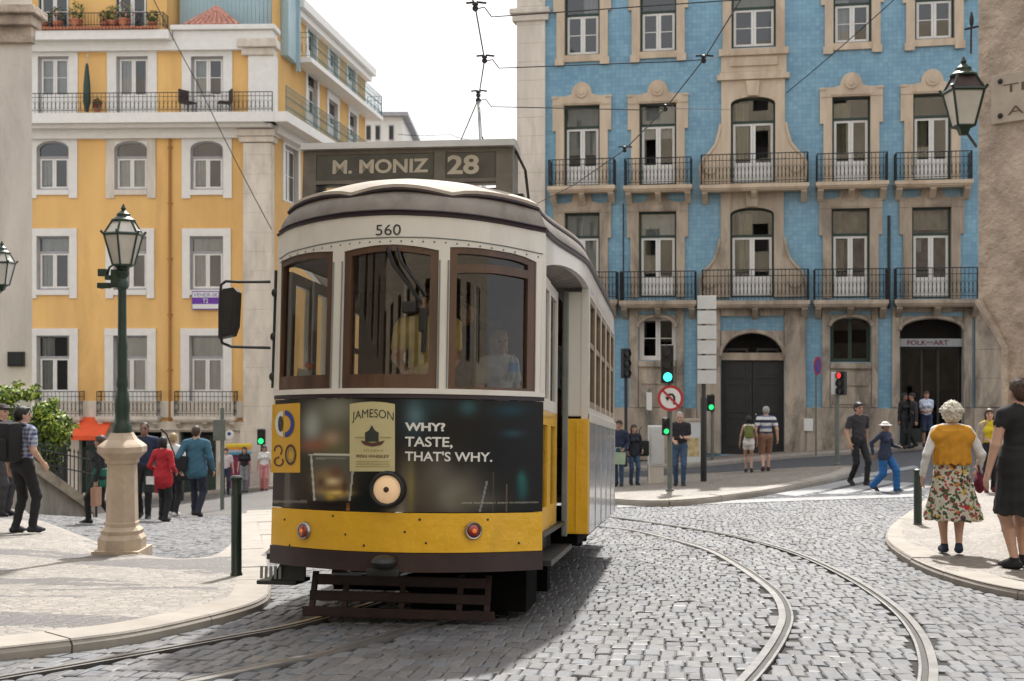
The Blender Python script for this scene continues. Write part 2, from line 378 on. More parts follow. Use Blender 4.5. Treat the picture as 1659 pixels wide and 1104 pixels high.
# upper road in asphalt, with the crossing
def strip(name, pts, h, m): return sheet(name, [G(x, y, 0) for x, y in pts], h, M[m], .5)
strip('asphalt_road', ((960,776),(1180,764),(1375,753),(1387,760),(1355,775),(1300,790),(1180,806),(1100,812),(1000,812),(1200,812),(1400,806),(1500,802),(1700,785),(1700,722),(1480,727),(1330,737),(1180,748),(960,762)), .004, 'asphalt')
st = MB()
def stripe(q):
    P = [G(x, y, 0) for x, y in q]; n = 8
    vs = []
    for i in range(n+1):
        for e in ((P[0], P[1]), (P[3], P[2])):
            p = e[0].lerp(e[1], i/n); vs.append((p.x, p.y, float(g(p.x, p.y))+.009))
    st.add(vs, [(2*i, 2*i+2, 2*i+3, 2*i+1) for i in range(n)])
for q in (((1000,818),(1480,801),(1480,806),(1000,823)), ((1255,801),(1400,772),(1425,775),(1290,805)), ((1325,801),(1428,779),(1455,781),(1370,801)), ((1395,799),(1462,782),(1485,784),(1437,798)),
          ((1395,769),(1480,755),(1490,758),(1408,773)), ((1452,797),(1500,787),(1512,789),(1475,796))): stripe(q)
tag(st.build('crossing_paint', M['road_paint']), kind='structure')
# pavement along the blue building and along the yellow building
FB = [Vector((-1.5, 41.9)), Vector((18, 38))]
B_front = [G(x, y, .12) for x, y in ((930,765),(1040,757),(1160,748),(1280,737),(1400,729),(1500,722),(1640,712))]
B_front.append(Vector((19.0, 33.0)))
sheet('upper_pavement', B_front + [Vector((19, 39.5)), Vector((-1.2, 43.6))], .118, M['calcada_plain'], .8)
kerb(B_front, .118, .3, 1)
sheet('far_pavement', [Vector(p) for p in ((-30,45.6),(-11.5,45.6),(-7.9,46.1),(-7.6,47),(-5.6,63),(-8,63),(-10.2,49.5),(-30,49.5))], .118, M['calcada_plain'], .8)
kerb([Vector(p) for p in ((-30,45.6),(-11.5,45.6),(-7.9,46.1),(-7.6,47),(-5.6,63))], .118, .3, 1)

# tram rails: polished head, dark groove, thin guard lip
def spline(pts, n=10):
    P = [Vector((p[0], p[1])) for p in pts]; P = [2*P[0]-P[1]] + P + [2*P[-1]-P[-2]]; o = []
    for i in range(1, len(P)-2):
        for k in range(n):
            t = k/n; a, b, c, d = P[i-1:i+3]
            o.append(.5*((2*b)+(c-a)*t+(2*a-5*b+4*c-d)*t*t+(3*b-a-3*c+d)*t**3))
    return o + [P[-2]]
def rail(pts, flip=1, name='tram_rail'):
    P = spline(pts); RAILS.append(P); b = MB(); n = len(P); prof = ((-.052,-.03,1),(-.05,.014,0),(.0,.016,0),(.004,.007,1),(.034,.007,1),(.038,.015,0),(.055,.014,0),(.057,-.03,1))
    K = len(prof); vs = []
    for i in range(n):
        d = P[min(i+1,n-1)]-P[max(i-1,0)]; d.normalize(); q = Vector((-d.y, d.x))*flip
        for (o_, z, _) in prof: r_ = P[i]+q*o_; vs.append((r_.x, r_.y, float(g(r_.x, r_.y))+z))
    for i in range(n-1):
        for j in range(K-1):
            mi = 0 if prof[j][2] == 0 and prof[j+1][2] == 0 else 1
            if mi == 1 and prof[j][2] == 1 and prof[j+1][2] == 0: mi = 0
            b.add([vs[i*K+j], vs[i*K+j+1], vs[(i+1)*K+j+1], vs[(i+1)*K+j]], [(0,1,2,3)], mi)
    return tag(b.build(name, [M['rail'], M['groove']], fix=False), kind='structure')
RAILS = []
M['rail'] = mat('polished_rail', (.40,.395,.385), .34, .8, var=.18, vs=6)
M['groove'] = mat('rail_groove', (.05,.045,.04), .7, var=.3, vs=12)
rail([G(x, y) for x, y in ((900,832),(985,838),(1079,851),(1177,867),(1249,885),(1303,903),(1358,928),(1412,959),(1459,995),(1488,1031),(1502,1067),(1504,1104),(1490,1160),(1440,1240))], -1)
rail([G(x, y) for x, y in ((860,842),(978,854),(1032,861),(1087,874),(1148,892),(1195,917),(1242,950),(1264,973),(1273,999),(1267,1024),(1246,1060),(1210,1104),(1150,1160),(1050,1240))], 1)

# ================================================================ buildings
class Facade:
    """local frame of a flat front: x to the right along it, y into the building, z up"""
    def __init__(s, o, d, zb):
        s.o = Vector((o[0], o[1], zb)); d = Vector((d[0], d[1], 0)).normalized(); s.d = d; s.n = Vector((-d.y, d.x, 0)); s.zb = zb
        s.rz = math.atan2(d.y, d.x)
    def __call__(s, px, py, off=0.0):
        r = Vector(((px-CX)/FPX, 1, (CY-py)/FPX)); o = s.o + s.n*off
        k = (o.dot(s.n))/(r.dot(s.n)); p = r*k - s.o; return (p.dot(s.d), p.z)
    def box(s, x0, y0, x1, y1, off=0.0):
        a = s(x0, (y0+y1)/2, off)[0]; b = s(x1, (y0+y1)/2, off)[0]; xm = (x0+x1)/2
        return a, b, s(xm, y1, off)[1], s(xm, y0, off)[1]
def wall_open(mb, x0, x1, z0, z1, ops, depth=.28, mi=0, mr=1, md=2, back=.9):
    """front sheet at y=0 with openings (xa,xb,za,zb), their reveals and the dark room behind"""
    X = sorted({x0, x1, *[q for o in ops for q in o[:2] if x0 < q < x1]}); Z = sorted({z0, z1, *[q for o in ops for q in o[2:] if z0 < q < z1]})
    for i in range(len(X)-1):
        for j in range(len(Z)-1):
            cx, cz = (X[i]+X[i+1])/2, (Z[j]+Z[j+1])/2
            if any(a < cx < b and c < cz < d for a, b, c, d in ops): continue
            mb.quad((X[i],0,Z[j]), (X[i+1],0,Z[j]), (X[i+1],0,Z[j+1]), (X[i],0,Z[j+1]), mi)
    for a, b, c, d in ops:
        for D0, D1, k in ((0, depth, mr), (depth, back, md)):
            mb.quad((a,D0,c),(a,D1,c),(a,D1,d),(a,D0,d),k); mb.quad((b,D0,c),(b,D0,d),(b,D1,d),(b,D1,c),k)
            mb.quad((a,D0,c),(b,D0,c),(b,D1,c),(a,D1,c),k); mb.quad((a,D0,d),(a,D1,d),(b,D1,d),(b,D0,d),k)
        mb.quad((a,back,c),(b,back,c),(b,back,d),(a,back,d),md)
def drape(x0, x1, z0, z1, y, amp=.025, n=22):
    b = MB(); v = []; ph = RNG.uniform(0, 6)
    for i in range(n+1):
        x = x0+(x1-x0)*i/n; yy = y+amp*math.sin(i*1.25+ph)+amp*.5*math.sin(i*.6+ph); v += [(x,yy,z0),(x,yy,z1)]
    b.add(v, [(2*i,2*i+2,2*i+3,2*i+1) for i in range(n)]); return b
def casement(root, F, box, transom, frame='dark_green', leaf='white_paint', bars=1, panel=0.0, head=None, y=.12, curt=(), lw=.075, name='window', pane='glass', blind=0):
    """outer fixed frame with a transom, two inner leaves with glazing bars, glass in one sheet, optional curtains"""
    x0, x1, z0, z1 = box; fw = .065; zt = transom; m = MB(); c = (x0+x1)/2
    def rect(a, b, e, f): return [(a,e),(b,e),(b,f),(a,f)]
    if head:
        zs = z1-head; n = 10
        o = arch(x0, x1, z0, zs, z1, n); i_ = arch(x0+fw, x1-fw, z0+fw, zs, z1-fw, n); m.ring(o, i_, y, y+.10, 0)
    else: m.ring(rect(x0,x1,z0,z1), rect(x0+fw,x1-fw,z0+fw,z1-fw), y, y+.10, 0)
    if zt: m.box(x0+fw, x1-fw, y+.005, y+.095, zt-.04, zt+.04, 0)
    top = (zt-.04) if zt else z1-fw; bot = z0+fw
    for a, b in ((x0+fw+.005, c-.004), (c+.004, x1-fw-.005)):
        pz = bot+panel
        m.ring(rect(a,b,bot,top-.005), rect(a+lw,b-lw,max(pz,bot+lw),top-lw), y+.03, y+.08, 1)
        if panel:
            m.box(a+lw, b-lw, y+.045, y+.07, bot+.05, pz, 1); m.ring(rect(a+lw,b-lw,bot+.10,pz-.04), rect(a+lw+.03,b-lw-.03,bot+.13,pz-.07), y+.034, y+.05, 1)
        if bars:
            for k in range(1, bars+1):
                zz = max(pz,bot+lw)+(top-lw-max(pz,bot+lw))*k/(bars+1); m.box(a+lw, b-lw, y+.04, y+.065, zz-.014, zz+.014, 1)
    o = m.build(name, [M[frame], M[leaf]], root)
    if head:
        P = arch(x0+.02, x1-.02, z0+.02, z1-head, z1-.02, 10); b = MB(); b.add([(px_, y+.055, pz_) for px_, pz_ in P], [tuple(range(len(P)))])
    else: b = MB(); b.quad((x0+.02,y+.055,z0+.02),(x1-.02,y+.055,z0+.02),(x1-.02,y+.055,z1-.02),(x0+.02,y+.055,z1-.02))
    b.build('pane', M[pane], o, fix=False)
    for (u0, u1, v0, v1, mt) in curt:
        drape(x0+(x1-x0)*u0, x0+(x1-x0)*u1, z0+(z1-z0)*v0, z0+(z1-z0)*v1, y+.16+.02*RNG.random()).build('curtain', M[mt], o, smooth=True, fix=False)
    return o
def railing(x0, x1, z0, z1, dep, sp=.115, r=.011, y0=0.0, curl=True, ends=True, m='iron'):
    """iron balcony railing round three sides, with scrolls low down"""
    b = MB(); yo = y0-dep
    runs = [((x0,yo),(x1,yo))] + ([((x0,y0),(x0,yo)),((x1,yo),(x1,y0))] if ends else [])
    for (ax, ay), (bx, by) in runs:
        L = math.hypot(bx-ax, by-ay); n = max(1, int(L/sp))
        for z in (z1, z0+.10, z0+(z1-z0)*.80 if curl else z0+.1): b.tube([(ax,ay,z),(bx,by,z)], r*1.5 if z == z1 else r, 4, cap=False)
        for i in range(n+1):
            x, y = ax+(bx-ax)*i/n, ay+(by-ay)*i/n; b.tube([(x,y,z0),(x,y,z1)], r*(1.7 if i in (0,n) else .85), 4, cap=False)
            if curl and i < n:
                x2, y2 = ax+(bx-ax)*(i+.5)/n, ay+(by-ay)*(i+.5)/n; zc = z0+(z1-z0)*.38; rr = (z1-z0)*.22; dx, dy = (bx-ax)/L*sp*.48, (by-ay)/L*sp*.48
                b.tube([(x2+dx*math.cos(t), y2+dy*math.cos(t), zc+rr*math.sin(t)) for t in np.linspace(0, 2*PI, 9)], r*.7, 3, cap=False)
    return b
def slab(x0, x1, zt, th, dep, y0=0.0):
    b = MB(); b.box(x0,x1,y0-dep,y0,zt-th*.55,zt); b.box(x0+.03,x1-.03,y0-dep+.04,y0,zt-th*.8,zt-th*.555); b.box(x0+.07,x1-.07,y0-dep+.10,y0,zt-th,zt-th*.805)
    n = max(2, int((x1-x0)/1.3))
    for i in range(n+1):
        x = x0+.15+(x1-x0-.3)*i/n; b.prism([(0,0),(dep*.8,0),(dep*.8,-.05),(.08,-.34),(0,-.36)], x-.09, x+.09, mp=lambda u, q, z, zt=zt, th=th: (q, y0-u, zt-th-.002+z))
    return b

# ---------------------------------------------------------------- blue tiled building
def tile_mat():
    m, t, b = nodes('blue_glazed_tiles'); tc = N(t, 'TexCoord'); sp = N(t, 'SeparateXYZ'); cb = N(t, 'CombineXYZ'); t.links.new(tc.outputs['Object'], sp.inputs[0])
    t.links.new(sp.outputs[0], cb.inputs[0]); t.links.new(sp.outputs[2], cb.inputs[1])
    br = N(t, 'TexBrick'); br.offset = 0; br.inputs['Scale'].default_value = 1; br.inputs['Brick Width'].default_value = .14; br.inputs['Row Height'].default_value = .14
    br.inputs['Mortar Size'].default_value = .005; br.inputs['Mortar Smooth'].default_value = .2
    br.inputs['Color1'].default_value = (.165,.335,.465,1); br.inputs['Color2'].default_value = (.215,.40,.53,1); br.inputs['Mortar'].default_value = (.13,.28,.39,1); t.links.new(cb.outputs[0], br.inputs['Vector'])
    n2 = ramp(t, noise(t, cb.outputs[0], .8, 8, .7), .33, .7, (.78,.82,.86), (1.16,1.12,1.08)); c = mixc(t, 1, br.outputs[0], n2, 'MULTIPLY')
    w_ = ramp(t, noise(t, coords(t, (1,1,.3)), .9, 8, .7, .5), .60, .75); k = N(t, 'Math', operation='MULTIPLY'); k.inputs[1].default_value = .5; t.links.new(w_, k.inputs[0]); c = mixc(t, k.outputs[0], c, (.14,.17,.18))
    t.links.new(c, b.inputs['Base Color']); b.inputs['Roughness'].default_value = .22
    h = N(t, 'Math', operation='MULTIPLY_ADD'); h.inputs[1].default_value = -1; h.inputs[2].default_value = 1; t.links.new(br.outputs['Fac'], h.inputs[0])
    h2 = N(t, 'Math', operation='MULTIPLY_ADD'); h2.inputs[1].default_value = .8; t.links.new(noise(t, cb.outputs[0], 9, 2), h2.inputs[0]); t.links.new(h.outputs[0], h2.inputs[2]); bump(t, b, h2.outputs[0], .25, .006); return m
M['tiles'] = tile_mat()
FBz = -4.6
FBl = Facade((0, 41.6), (1, -.2), FBz)
blue = thing('blue_building', 'blue tiled apartment building with carved stone window surrounds and iron balconies', 'building', FBl.o, FBl.rz)
BX = FBl
rowA = [(915,-22,972,90,23), (1037,-26,1096,84,18), (1185,-32,1257,77,12), (1350,-36,1412,70,5), (1482,-40,1546,64,-2)]
rowB = [(914,171,972,302,206), (1036,168,1096,300,202), (1184,158,1256,297,197), (1348,157,1410,295,192), (1479,152,1541,292,188)]
rowC = [(915,345,972,481,384), (1035,343,1096,482,383), (1183,337,1254,482,382), (1347,338,1409,483,380), (1477,336,1541,484,379)]
gf = [(1035,513,1095,584), (1168,538,1270,738), (1345,513,1411,587), (1458,515,1560,722)]
ops = []; wins = []
for rk, row in (('A', rowA), ('B', rowB), ('C', rowC)):
    for i, (a, b_, c, d, tr) in enumerate(row):
        bx = BX.box(a, b_, c, d); ops.append(bx); wins.append((rk, i, bx, BX((a+c)/2, tr)[1]))
gbox = [BX.box(*q) for q in gf]; ops += gbox
# ground floor frame of the hidden first bay too
x0w, x1w = BX(884, 300)[0], BX(1604, 300)[0]
ztop = BX(1230, -130)[1]
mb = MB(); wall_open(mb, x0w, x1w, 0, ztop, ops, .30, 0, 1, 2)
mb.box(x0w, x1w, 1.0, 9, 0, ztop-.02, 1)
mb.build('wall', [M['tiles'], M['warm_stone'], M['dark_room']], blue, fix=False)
def pediment(x0, x1, zt, hh=.62, ear=.12, row='B'):
    """carved stone surround round a tall window with ears and a rosette crest"""
    return
def surround(bx, kind, ix):
    x0, x1, z0, z1 = bx; b = MB(); w = .27; zb = z0 if kind != 'A' else z0-.30; P = -.09
    b.box(x0-w, x0, P, .02, zb, z1); b.box(x1, x1+w, P, .02, zb, z1)
    if kind == 'A':
        b.box(x0+.001, x1-.001, P, .02, z0-.22, z0); b.box(x0-w-.05, x0-.02, P-.03, P-.001, z0-.34, z0-.10); b.box(x1+.02, x1+w+.05, P-.03, P-.001, z0-.34, z0-.10)
    e = w+.11; hh = .30
    # lintel with a crest in the middle
    c = (x0+x1)/2; n = 14; cr = .34
    poly = [(x0-e, z1), (x1+e, z1), (x1+e, z1+hh), (c+cr+.22, z1+hh)]
    poly += [(c+cr*math.cos(t)*(1 if abs(math.cos(t)) < .9 else 1.0), z1+hh+.06+.40*math.sin(t)) for t in np.linspace(0, PI, n)]
    poly += [(c-cr-.22, z1+hh), (x0-e, z1+hh)]
    b.prism(poly, P-.02, .02)
    b.box(x0-e, x0-w-.001, P, .02, z1-.85, z1-.001); b.box(x1+w+.001, x1+e, P, .02, z1-.85, z1-.001)
    b.prism([(c+.19*math.cos(t), z1+hh+.12+.19*math.sin(t)) for t in np.linspace(0, 2*PI, 17)[:-1]], P-.07, P-.021)
    b.prism([(c+.09*math.cos(t), z1+hh+.12+.09*math.sin(t)) for t in np.linspace(0, 2*PI, 13)[:-1]], P-.10, P-.071)
    b.box(x0-.035, x1+.035, P-.045, P-.021, z1+.05, z1+.11); b.box(x0-e-.02, x0-.2, P-.05, P-.021, z1+hh-.07, z1+hh); b.box(x1+.2, x1+e+.02, P-.05, P-.021, z1+hh-.07, z1+hh)
    b.build('window_surround', M['warm_stone'] if kind == 'C' else M['stone2'], blue)
M['stone2'] = mat('buff_stone', (.58,.47,.35), .85, var=.15, vs=2.4, bmp=.3, bs=26, bd=.01, dirt=(.32,.20,.12), dirt_amt=.5, streak=True)
cv = {('A',0):[(.5,.98,.55,.97,'white_curtain')] , ('A',2):[(.05,.95,.6,.95,'beige_curtain')], ('A',3):[(.05,.42,.05,.7,'white_curtain')],
      ('B',0):[(.06,.94,.40,.97,'white_curtain')], ('B',1):[(.06,.94,.58,.97,'white_curtain')], ('B',2):[(.06,.40,.3,.95,'beige_curtain')], ('B',3):[(.06,.5,.35,.95,'beige_curtain')], ('B',4):[(.06,.4,.3,.72,'beige_curtain')],
      ('C',0):[(.06,.94,.1,.97,'white_curtain')], ('C',1):[(.06,.94,.73,.97,'white_curtain'),(.06,.3,.3,.7,'beige_curtain')], ('C',2):[(.2,.5,.32,.95,'beige_curtain')], ('C',3):[(.06,.94,.73,.97,'beige_curtain'),(.1,.35,.3,.66,'beige_curtain')], ('C',4):[(.06,.94,.76,.97,'beige_curtain'),(.06,.28,.52,.66,'white_curtain')]}
for rk, i, bx, tr in wins:
    ctr = i == 2 and rk != 'A'
    casement(blue, BX, bx, tr, bars=1 if rk == 'A' else 0, panel=0 if rk == 'A' else .62, head=.22 if ctr else None, curt=cv.get((rk, i), []), y=.13)
    if not ctr and not (i == 2): surround(bx, rk, i)
# the carved middle bay
for kind, (ra, rb) in (('B', (2, 2)), ('C', (2, 2))):
    bx = [q for q in wins if q[0] == kind and q[1] == 2][0][2]; x0, x1, z0, z1 = bx; b = MB(); w = .30
    b.prism([(x0-w,z0),(x0,z0),(x0,z1-.22)] + [((x0+x1)/2-(x1-x0)/2*math.cos(t), z1-.22+.22*math.sin(t)) for t in np.linspace(0, PI, 11)][1:-1] + [(x1,z1-.22),(x1,z0),(x1+w,z0),(x1+w,z1+.55),(x0-w,z1+.55)], -.14, .02)
    b.box(x0-w-.14, x1+w+.14, -.24, .02, z1+.552, z1+.72); b.box(x0-w-.05, x1+w+.05, -.19, .02, z1+.722, z1+.80)
    for s in (-1, 1):
        xb = x0-w if s < 0 else x1+w; q = [(0, z0), (.62, z0), (.66, z0+.55), (.56, z0+.80), (.34, z0+1.0), (.16, z0+1.25), (.06, z0+1.6), (0, z0+1.9)]
        b.prism([(xb+s*(u+.001), z) for u, z in q], -.12, .02); b.prism([(xb+s*(.36+.22*math.cos(t)), z0+.52+.22*math.sin(t)) for t in np.linspace(0, 2*PI, 15)[:-1]], -.2, -.121)
        b.tube([(xb+s*(u+.02), -.13, z+.02) for u, z in q[1:]], .05, 6)
    c = (x0+x1)/2; b.prism([(c-.16,z1+.02),(c+.16,z1+.02),(c+.22,z1+.5),(c-.22,z1+.5)], -.24, -.141)
    b.build('window_surround', M['stone2'] if kind == 'B' else M['warm_stone'], blue, smooth=True)
a2 = [q for q in wins if q[0] == 'A' and q[1] == 2][0][2]; b2 = [q for q in wins if q[0] == 'B' and q[1] == 2][0][2]
b = MB(); b.box(a2[0]-.28, a2[0], -.1, .02, a2[2]-.05, a2[3]); b.box(a2[1], a2[1]+.28, -.1, .02, a2[2]-.05, a2[3]); b.box(a2[0]-.33, a2[1]+.33, -.12, .02, b2[3]+.82, a2[2]-.051)
b.box(a2[0]-.05, a2[1]+.05, -.17, -.121, b2[3]+1.0, a2[2]-.35); b.box(a2[0]-.4, a2[1]+.4, -.2, -.121, a2[2]-.28, a2[2]-.06); b.build('window_surround', M['stone2'], blue)
# balconies
def balcony(fac, root, x0, y_top, x1, y_slab, th_px, dep, mstone, off=.55, **k):
    a, b_, zs, zt = fac.box(x0, y_top, x1, y_slab, -off); th = fac(x0, y_slab, -off)[1]-fac(x0, y_slab+th_px, -off)[1]
    s_ = slab(a, b_, zs, th, dep).build('balcony_slab', M[mstone], root); railing(a+.04, b_-.04, zs+.002, zt, dep-.08, **k).build('balcony_railing', M['iron'], s_); return s_
for x0, x1, yt, ys in ((887,996,258,301), (1010,1121,256,300), (1134,1311,249,298), (1322,1440,248,294), (1450,1577,246,292)): balcony(BX, blue, x0, yt, x1, ys, 11, .62, 'stone2')
for x0, x1, yt, ys in ((900,1000,441,486), (1003,1128,440,487), (1136,1312,437,487), (1318,1440,436,486), (1450,1592,434,485)): balcony(BX, blue, x0, yt, x1, ys, 12, .62, 'warm_stone')
# stone dressings of the ground floor, end pilasters
b = MB()
zA = BX(1230, 497)[1]; zB = BX(1230, 660)[1]
def vs(xa, xb, y0, y1, out, m_=0):
    a, c, z0, z1 = BX.box(xa, y0, xb, y1); b.box(a, c, -out, .02, z0, z1, m_)
def arch_fill(px, ybot, pb, rise, out=.02, w=.0):
    pass
for (xa, xb) in ((1020,1034),(1096,1108),(1332,1344),(1412,1422),(1445,1457),(1561,1574)): vs(xa, xb, 498, 660, .10)
vs(1130, 1167, 498, 734, .14); vs(1271, 1305, 498, 734, .14)
vs(1035, 1095, 585, 594, .16); vs(1035, 1095, 594, 660, .06); vs(1040, 1090, 600, 622, .10); vs(1345, 1411, 588, 597, .16); vs(1345, 1411, 597, 660, .06); vs(1350, 1406, 603, 625, .10); vs(1350, 1406, 636, 655, .10)
vs(985, 1129, 661, 745, .13); vs(1306, 1456, 661, 745, .13); vs(1561, 1582, 661, 745, .13)
vs(1034.5, 1095.5, 498, 504, .10); vs(1344.5, 1411.5, 498, 504, .10); vs(1168, 1270, 498, 512, .16); vs(1457.5, 1560.5, 498, 506, .10)
for q, rise in ((gbox[0], .35), (gbox[1], .78), (gbox[2], .3), (gbox[3], .38)):
    x0, x1, z0, z1 = q; c = (x0+x1)/2; zs = z1-rise
    for s in (-1, 1):
        P = [(c+s*(x1-x0)/2, zs), (c+s*(x1-x0)/2, z1+.04), (c, z1+.04)] + [(c+s*(x1-x0)/2*math.cos(t), zs+rise*math.sin(t)) for t in np.linspace(PI/2, 0, 10)][:-1]
        b.prism(P, -.1, .25)
    R = [(c+((x1-x0)/2+.02)*math.cos(t), zs+(rise+.02)*math.sin(t)) for t in np.linspace(0, PI, 15)]; b.tube([(x, -.12, z) for x, z in R], .07, 6)
b.build('stone_dressing', M['grimy_stone'], blue, smooth=True)
casement(blue, BX, gbox[0], None, frame='white_paint', bars=1, y=.26, head=.3, pane='dark_glass')
casement(blue, BX, gbox[2], None, frame='dark_green', leaf='dark_green', bars=0, y=.26, lw=.05, pane='dark_glass')
# great arched doorway: fanlight bar and two plank leaves
x0, x1, z0, z1 = gbox[1]; zt = BX(1219, 578)[1]; d = MB(); d.box(x0, x1, .20, .42, zt-.12, zt+.12, 1)
for a, c in ((x0+.02, (x0+x1)/2-.01), ((x0+x1)/2+.01, x1-.02)):
    d.box(a, c, .34, .40, z0, zt-.121, 0)
    for k in range(3):
        e = z0+.25+k*1.12; d.ring([(a+.12,e),(c-.12,e),(c-.12,e+.98),(a+.12,e+.98)], [(a+.19,e+.07),(c-.19,e+.07),(c-.19,e+.91),(a+.19,e+.91)], .31, .339, 0)
dd = d.build('door', [M['iron'], M['warm_stone']], blue); b = MB(); b.ell(((x0+x1)/2+.12, .30, z0+1.3), (.04,.04,.04)); b.build('handle', M['steel'], dd)
# shop front with its name on a grey board
x0, x1, z0, z1 = gbox[3]; s0, s1, sz0, sz1 = BX.box(1457, 549, 1560, 562); b = MB(); b.box(x0, x1, .05, .12, sz0, sz1, bev=.01); sg = b.build('shop_sign', M['grey_sign'] if 'grey_sign' in M else M['grey_frame'], blue)
b = MB(); tx0, tx1, _, _ = BX.box(1470, 549, 1537, 562); text_into(b, 'FOLK∞ART', tx0, tx1, sz0+.05, sz1-.05, lambda x, z: (x, .044, z), .02); b.build('lettering', M['sign_red'] if 'sign_red' in M else M['rust'], sg, fix=False)
b = MB(); c = (x0+x1)/2
for a, e in ((x0+.03, x0+.75), (x1-.72, x1-.03)): b.ring([(a,z0),(e,z0),(e,sz0),(a,sz0)], [(a+.07,z0+.5),(e-.07,z0+.5),(e-.07,sz0-.08),(a+.07,sz0-.08)], .45, .52)
b.box(x0+.751, x1-.721, .45, .52, sz0-.09, sz0); b.build('shop_front', M['iron'], blue)
b = MB(); b.quad((x0+.1,.49,z0+.5),(x1-.1,.49,z0+.5),(x1-.1,.49,sz0-.08),(x0+.1,.49,sz0-.08)); b.build('shop_glass', M['dark_glass'] if 'dark_glass' in M else M['glass'], blue, fix=False)
def quoins(fac, root, xa, xb, y0, y1, out, hgt=.62, name='pilaster', m_='stone'):
    a, c, z0, z1 = fac.box(xa, y0, xb, y1); p = MB(); z = z0; k = 0
    while z < z1-.05:
        e = min(z+hgt, z1); p.box(a, c, -out, .35, z+.006, e-.006, bev=.015); z = e; k += 1
    p.box(a+.01, c-.01, -out+.012, .34, z0, z1); return p.build(name, M[m_], root)
quoins(BX, blue, 838, 884, -135, 760, .12)
quoins(BX, blue, 1579, 1628, 497, 660, .14, .9, m_='grimy_stone'); quoins(BX, blue, 1577, 1631, 661, 745, .2, .8, m_='grimy_stone')
a, c, _, _ = BX.box(836, 0, 887, 40); zq = BX(860, 30)[1]; b = MB(); b.box(a-.1, c+.05, -.2, .36, zq-.12, zq+.12, bev=.03); b.box(a-.18, c+.1, -.28, .36, zq+.121, zq+.3, bev=.03); b.build('capital', M['stone'], blue)
# the brown cable and the rain pipe on the tiles
b = MB(); b.tube([(*(lambda q: (q[0], -.03, q[1]))(BX(1010, y)),) for y in (330, 400, 415, 480, 500)], .02, 5); b.build('cable', M['iron'], blue); b = MB(); b.tube([(BX(1440, 350)[0], -.06, BX(1440, 350)[1]), (BX(1440, 500)[0], -.06, BX(1440, 500)[1])], .045, 6); b.build('rain_pipe', M['iron'], blue)

# ---------------------------------------------------------------- yellow building
M['yellow'] = mat('ochre_render', (.77,.48,.18), .85, var=.10, vs=.8, bmp=.12, bs=30, bd=.004, dirt=(.50,.27,.08), dirt_amt=.6, streak=True)
M['yellow2'] = mat('pale_ochre_render', (.66,.40,.14), .85, var=.08, vs=1)
M['lblue'] = mat('pale_blue_sheeting', (.36,.50,.55), .6, var=.06, vs=2)
FYz = -6.4
FY = Facade((-9.36, 48), (1, -.04), FYz)
yel = thing('yellow_building', 'ochre corner building with white window frames and long iron balcony', 'building', FY.o, FY.rz)
colsY = [(60,112), (185,240), (308,365)]
r1 = [(a-3 if i == 2 else a, 92, b_-3, 190) for i, (a, b_) in enumerate(((62,115),(189,243),(313,365)))]
r2 = [(a, 229, b_, 308) for a, b_ in ((60,112),(186,239),(309,362))]
r3 = [(a, 383, b_, 470) for a, b_ in ((60,113),(184,238),(308,362))]
r4 = [(a, 544, b_, 672) for a, b_ in ((60,113),(184,239),(307,362))]
att = [(62,-14,112,50), (188,-14,238,50)]
OY = [FY.box(*q) for r in (r1, r2, r3, r4, att) for q in r]
gY = [FY.box(*q) for q in ((65,700,110,800), (128,706,165,800), (205,700,262,800), (290,700,350,800))]
xl, xr = FY(30, 400)[0], FY(440, 400)[0]
zt1 = FY(240, 205)[1]; ztop = FY(240, 70)[1]; zg = FY(240, 685)[1]
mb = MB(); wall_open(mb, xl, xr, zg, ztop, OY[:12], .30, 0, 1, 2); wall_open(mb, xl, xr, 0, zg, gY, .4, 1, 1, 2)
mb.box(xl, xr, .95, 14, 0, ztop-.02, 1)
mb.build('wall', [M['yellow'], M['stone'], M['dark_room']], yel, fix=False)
# attic storey on the left
xa1 = FY(270, 30)[0]; za = FY(160, -60)[1]; mb = MB(); wall_open(mb, xl, xa1, ztop+.35, za, OY[12:], .25, 0, 1, 2); mb.box(xl, xa1, .92, 8, ztop+.3, za-.02, 1); mb.quad((xa1,0,ztop+.35),(xa1,8,ztop+.35),(xa1,8,za),(xa1,0,za),0)
mb.box(xl, xa1+.3, -.7, 1, ztop, ztop+.35, 3)
mb.build('attic_wall', [M['yellow'], M['stone'], M['dark_room'], M['white_paint']], yel, fix=False)
b = MB()
for i in range(42):
    x = xl+.3+i*(xa1-xl-.4)/42; b.tube([(x,-.78,ztop+.42),(x,-.2,ztop+.46)], .06, 6)
b.build('tile_edging', M['terracotta'], yel, smooth=True)
ry0 = FY(160, 20, -.7)[1]; b = railing(xl+.2, xa1+.05, ztop+.48, ry0, .6, curl=False).build('attic_railing', M['iron'], yel)
for q in OY[12:]: casement(yel, FY, q, None, frame='dark_green', bars=1, y=.1)
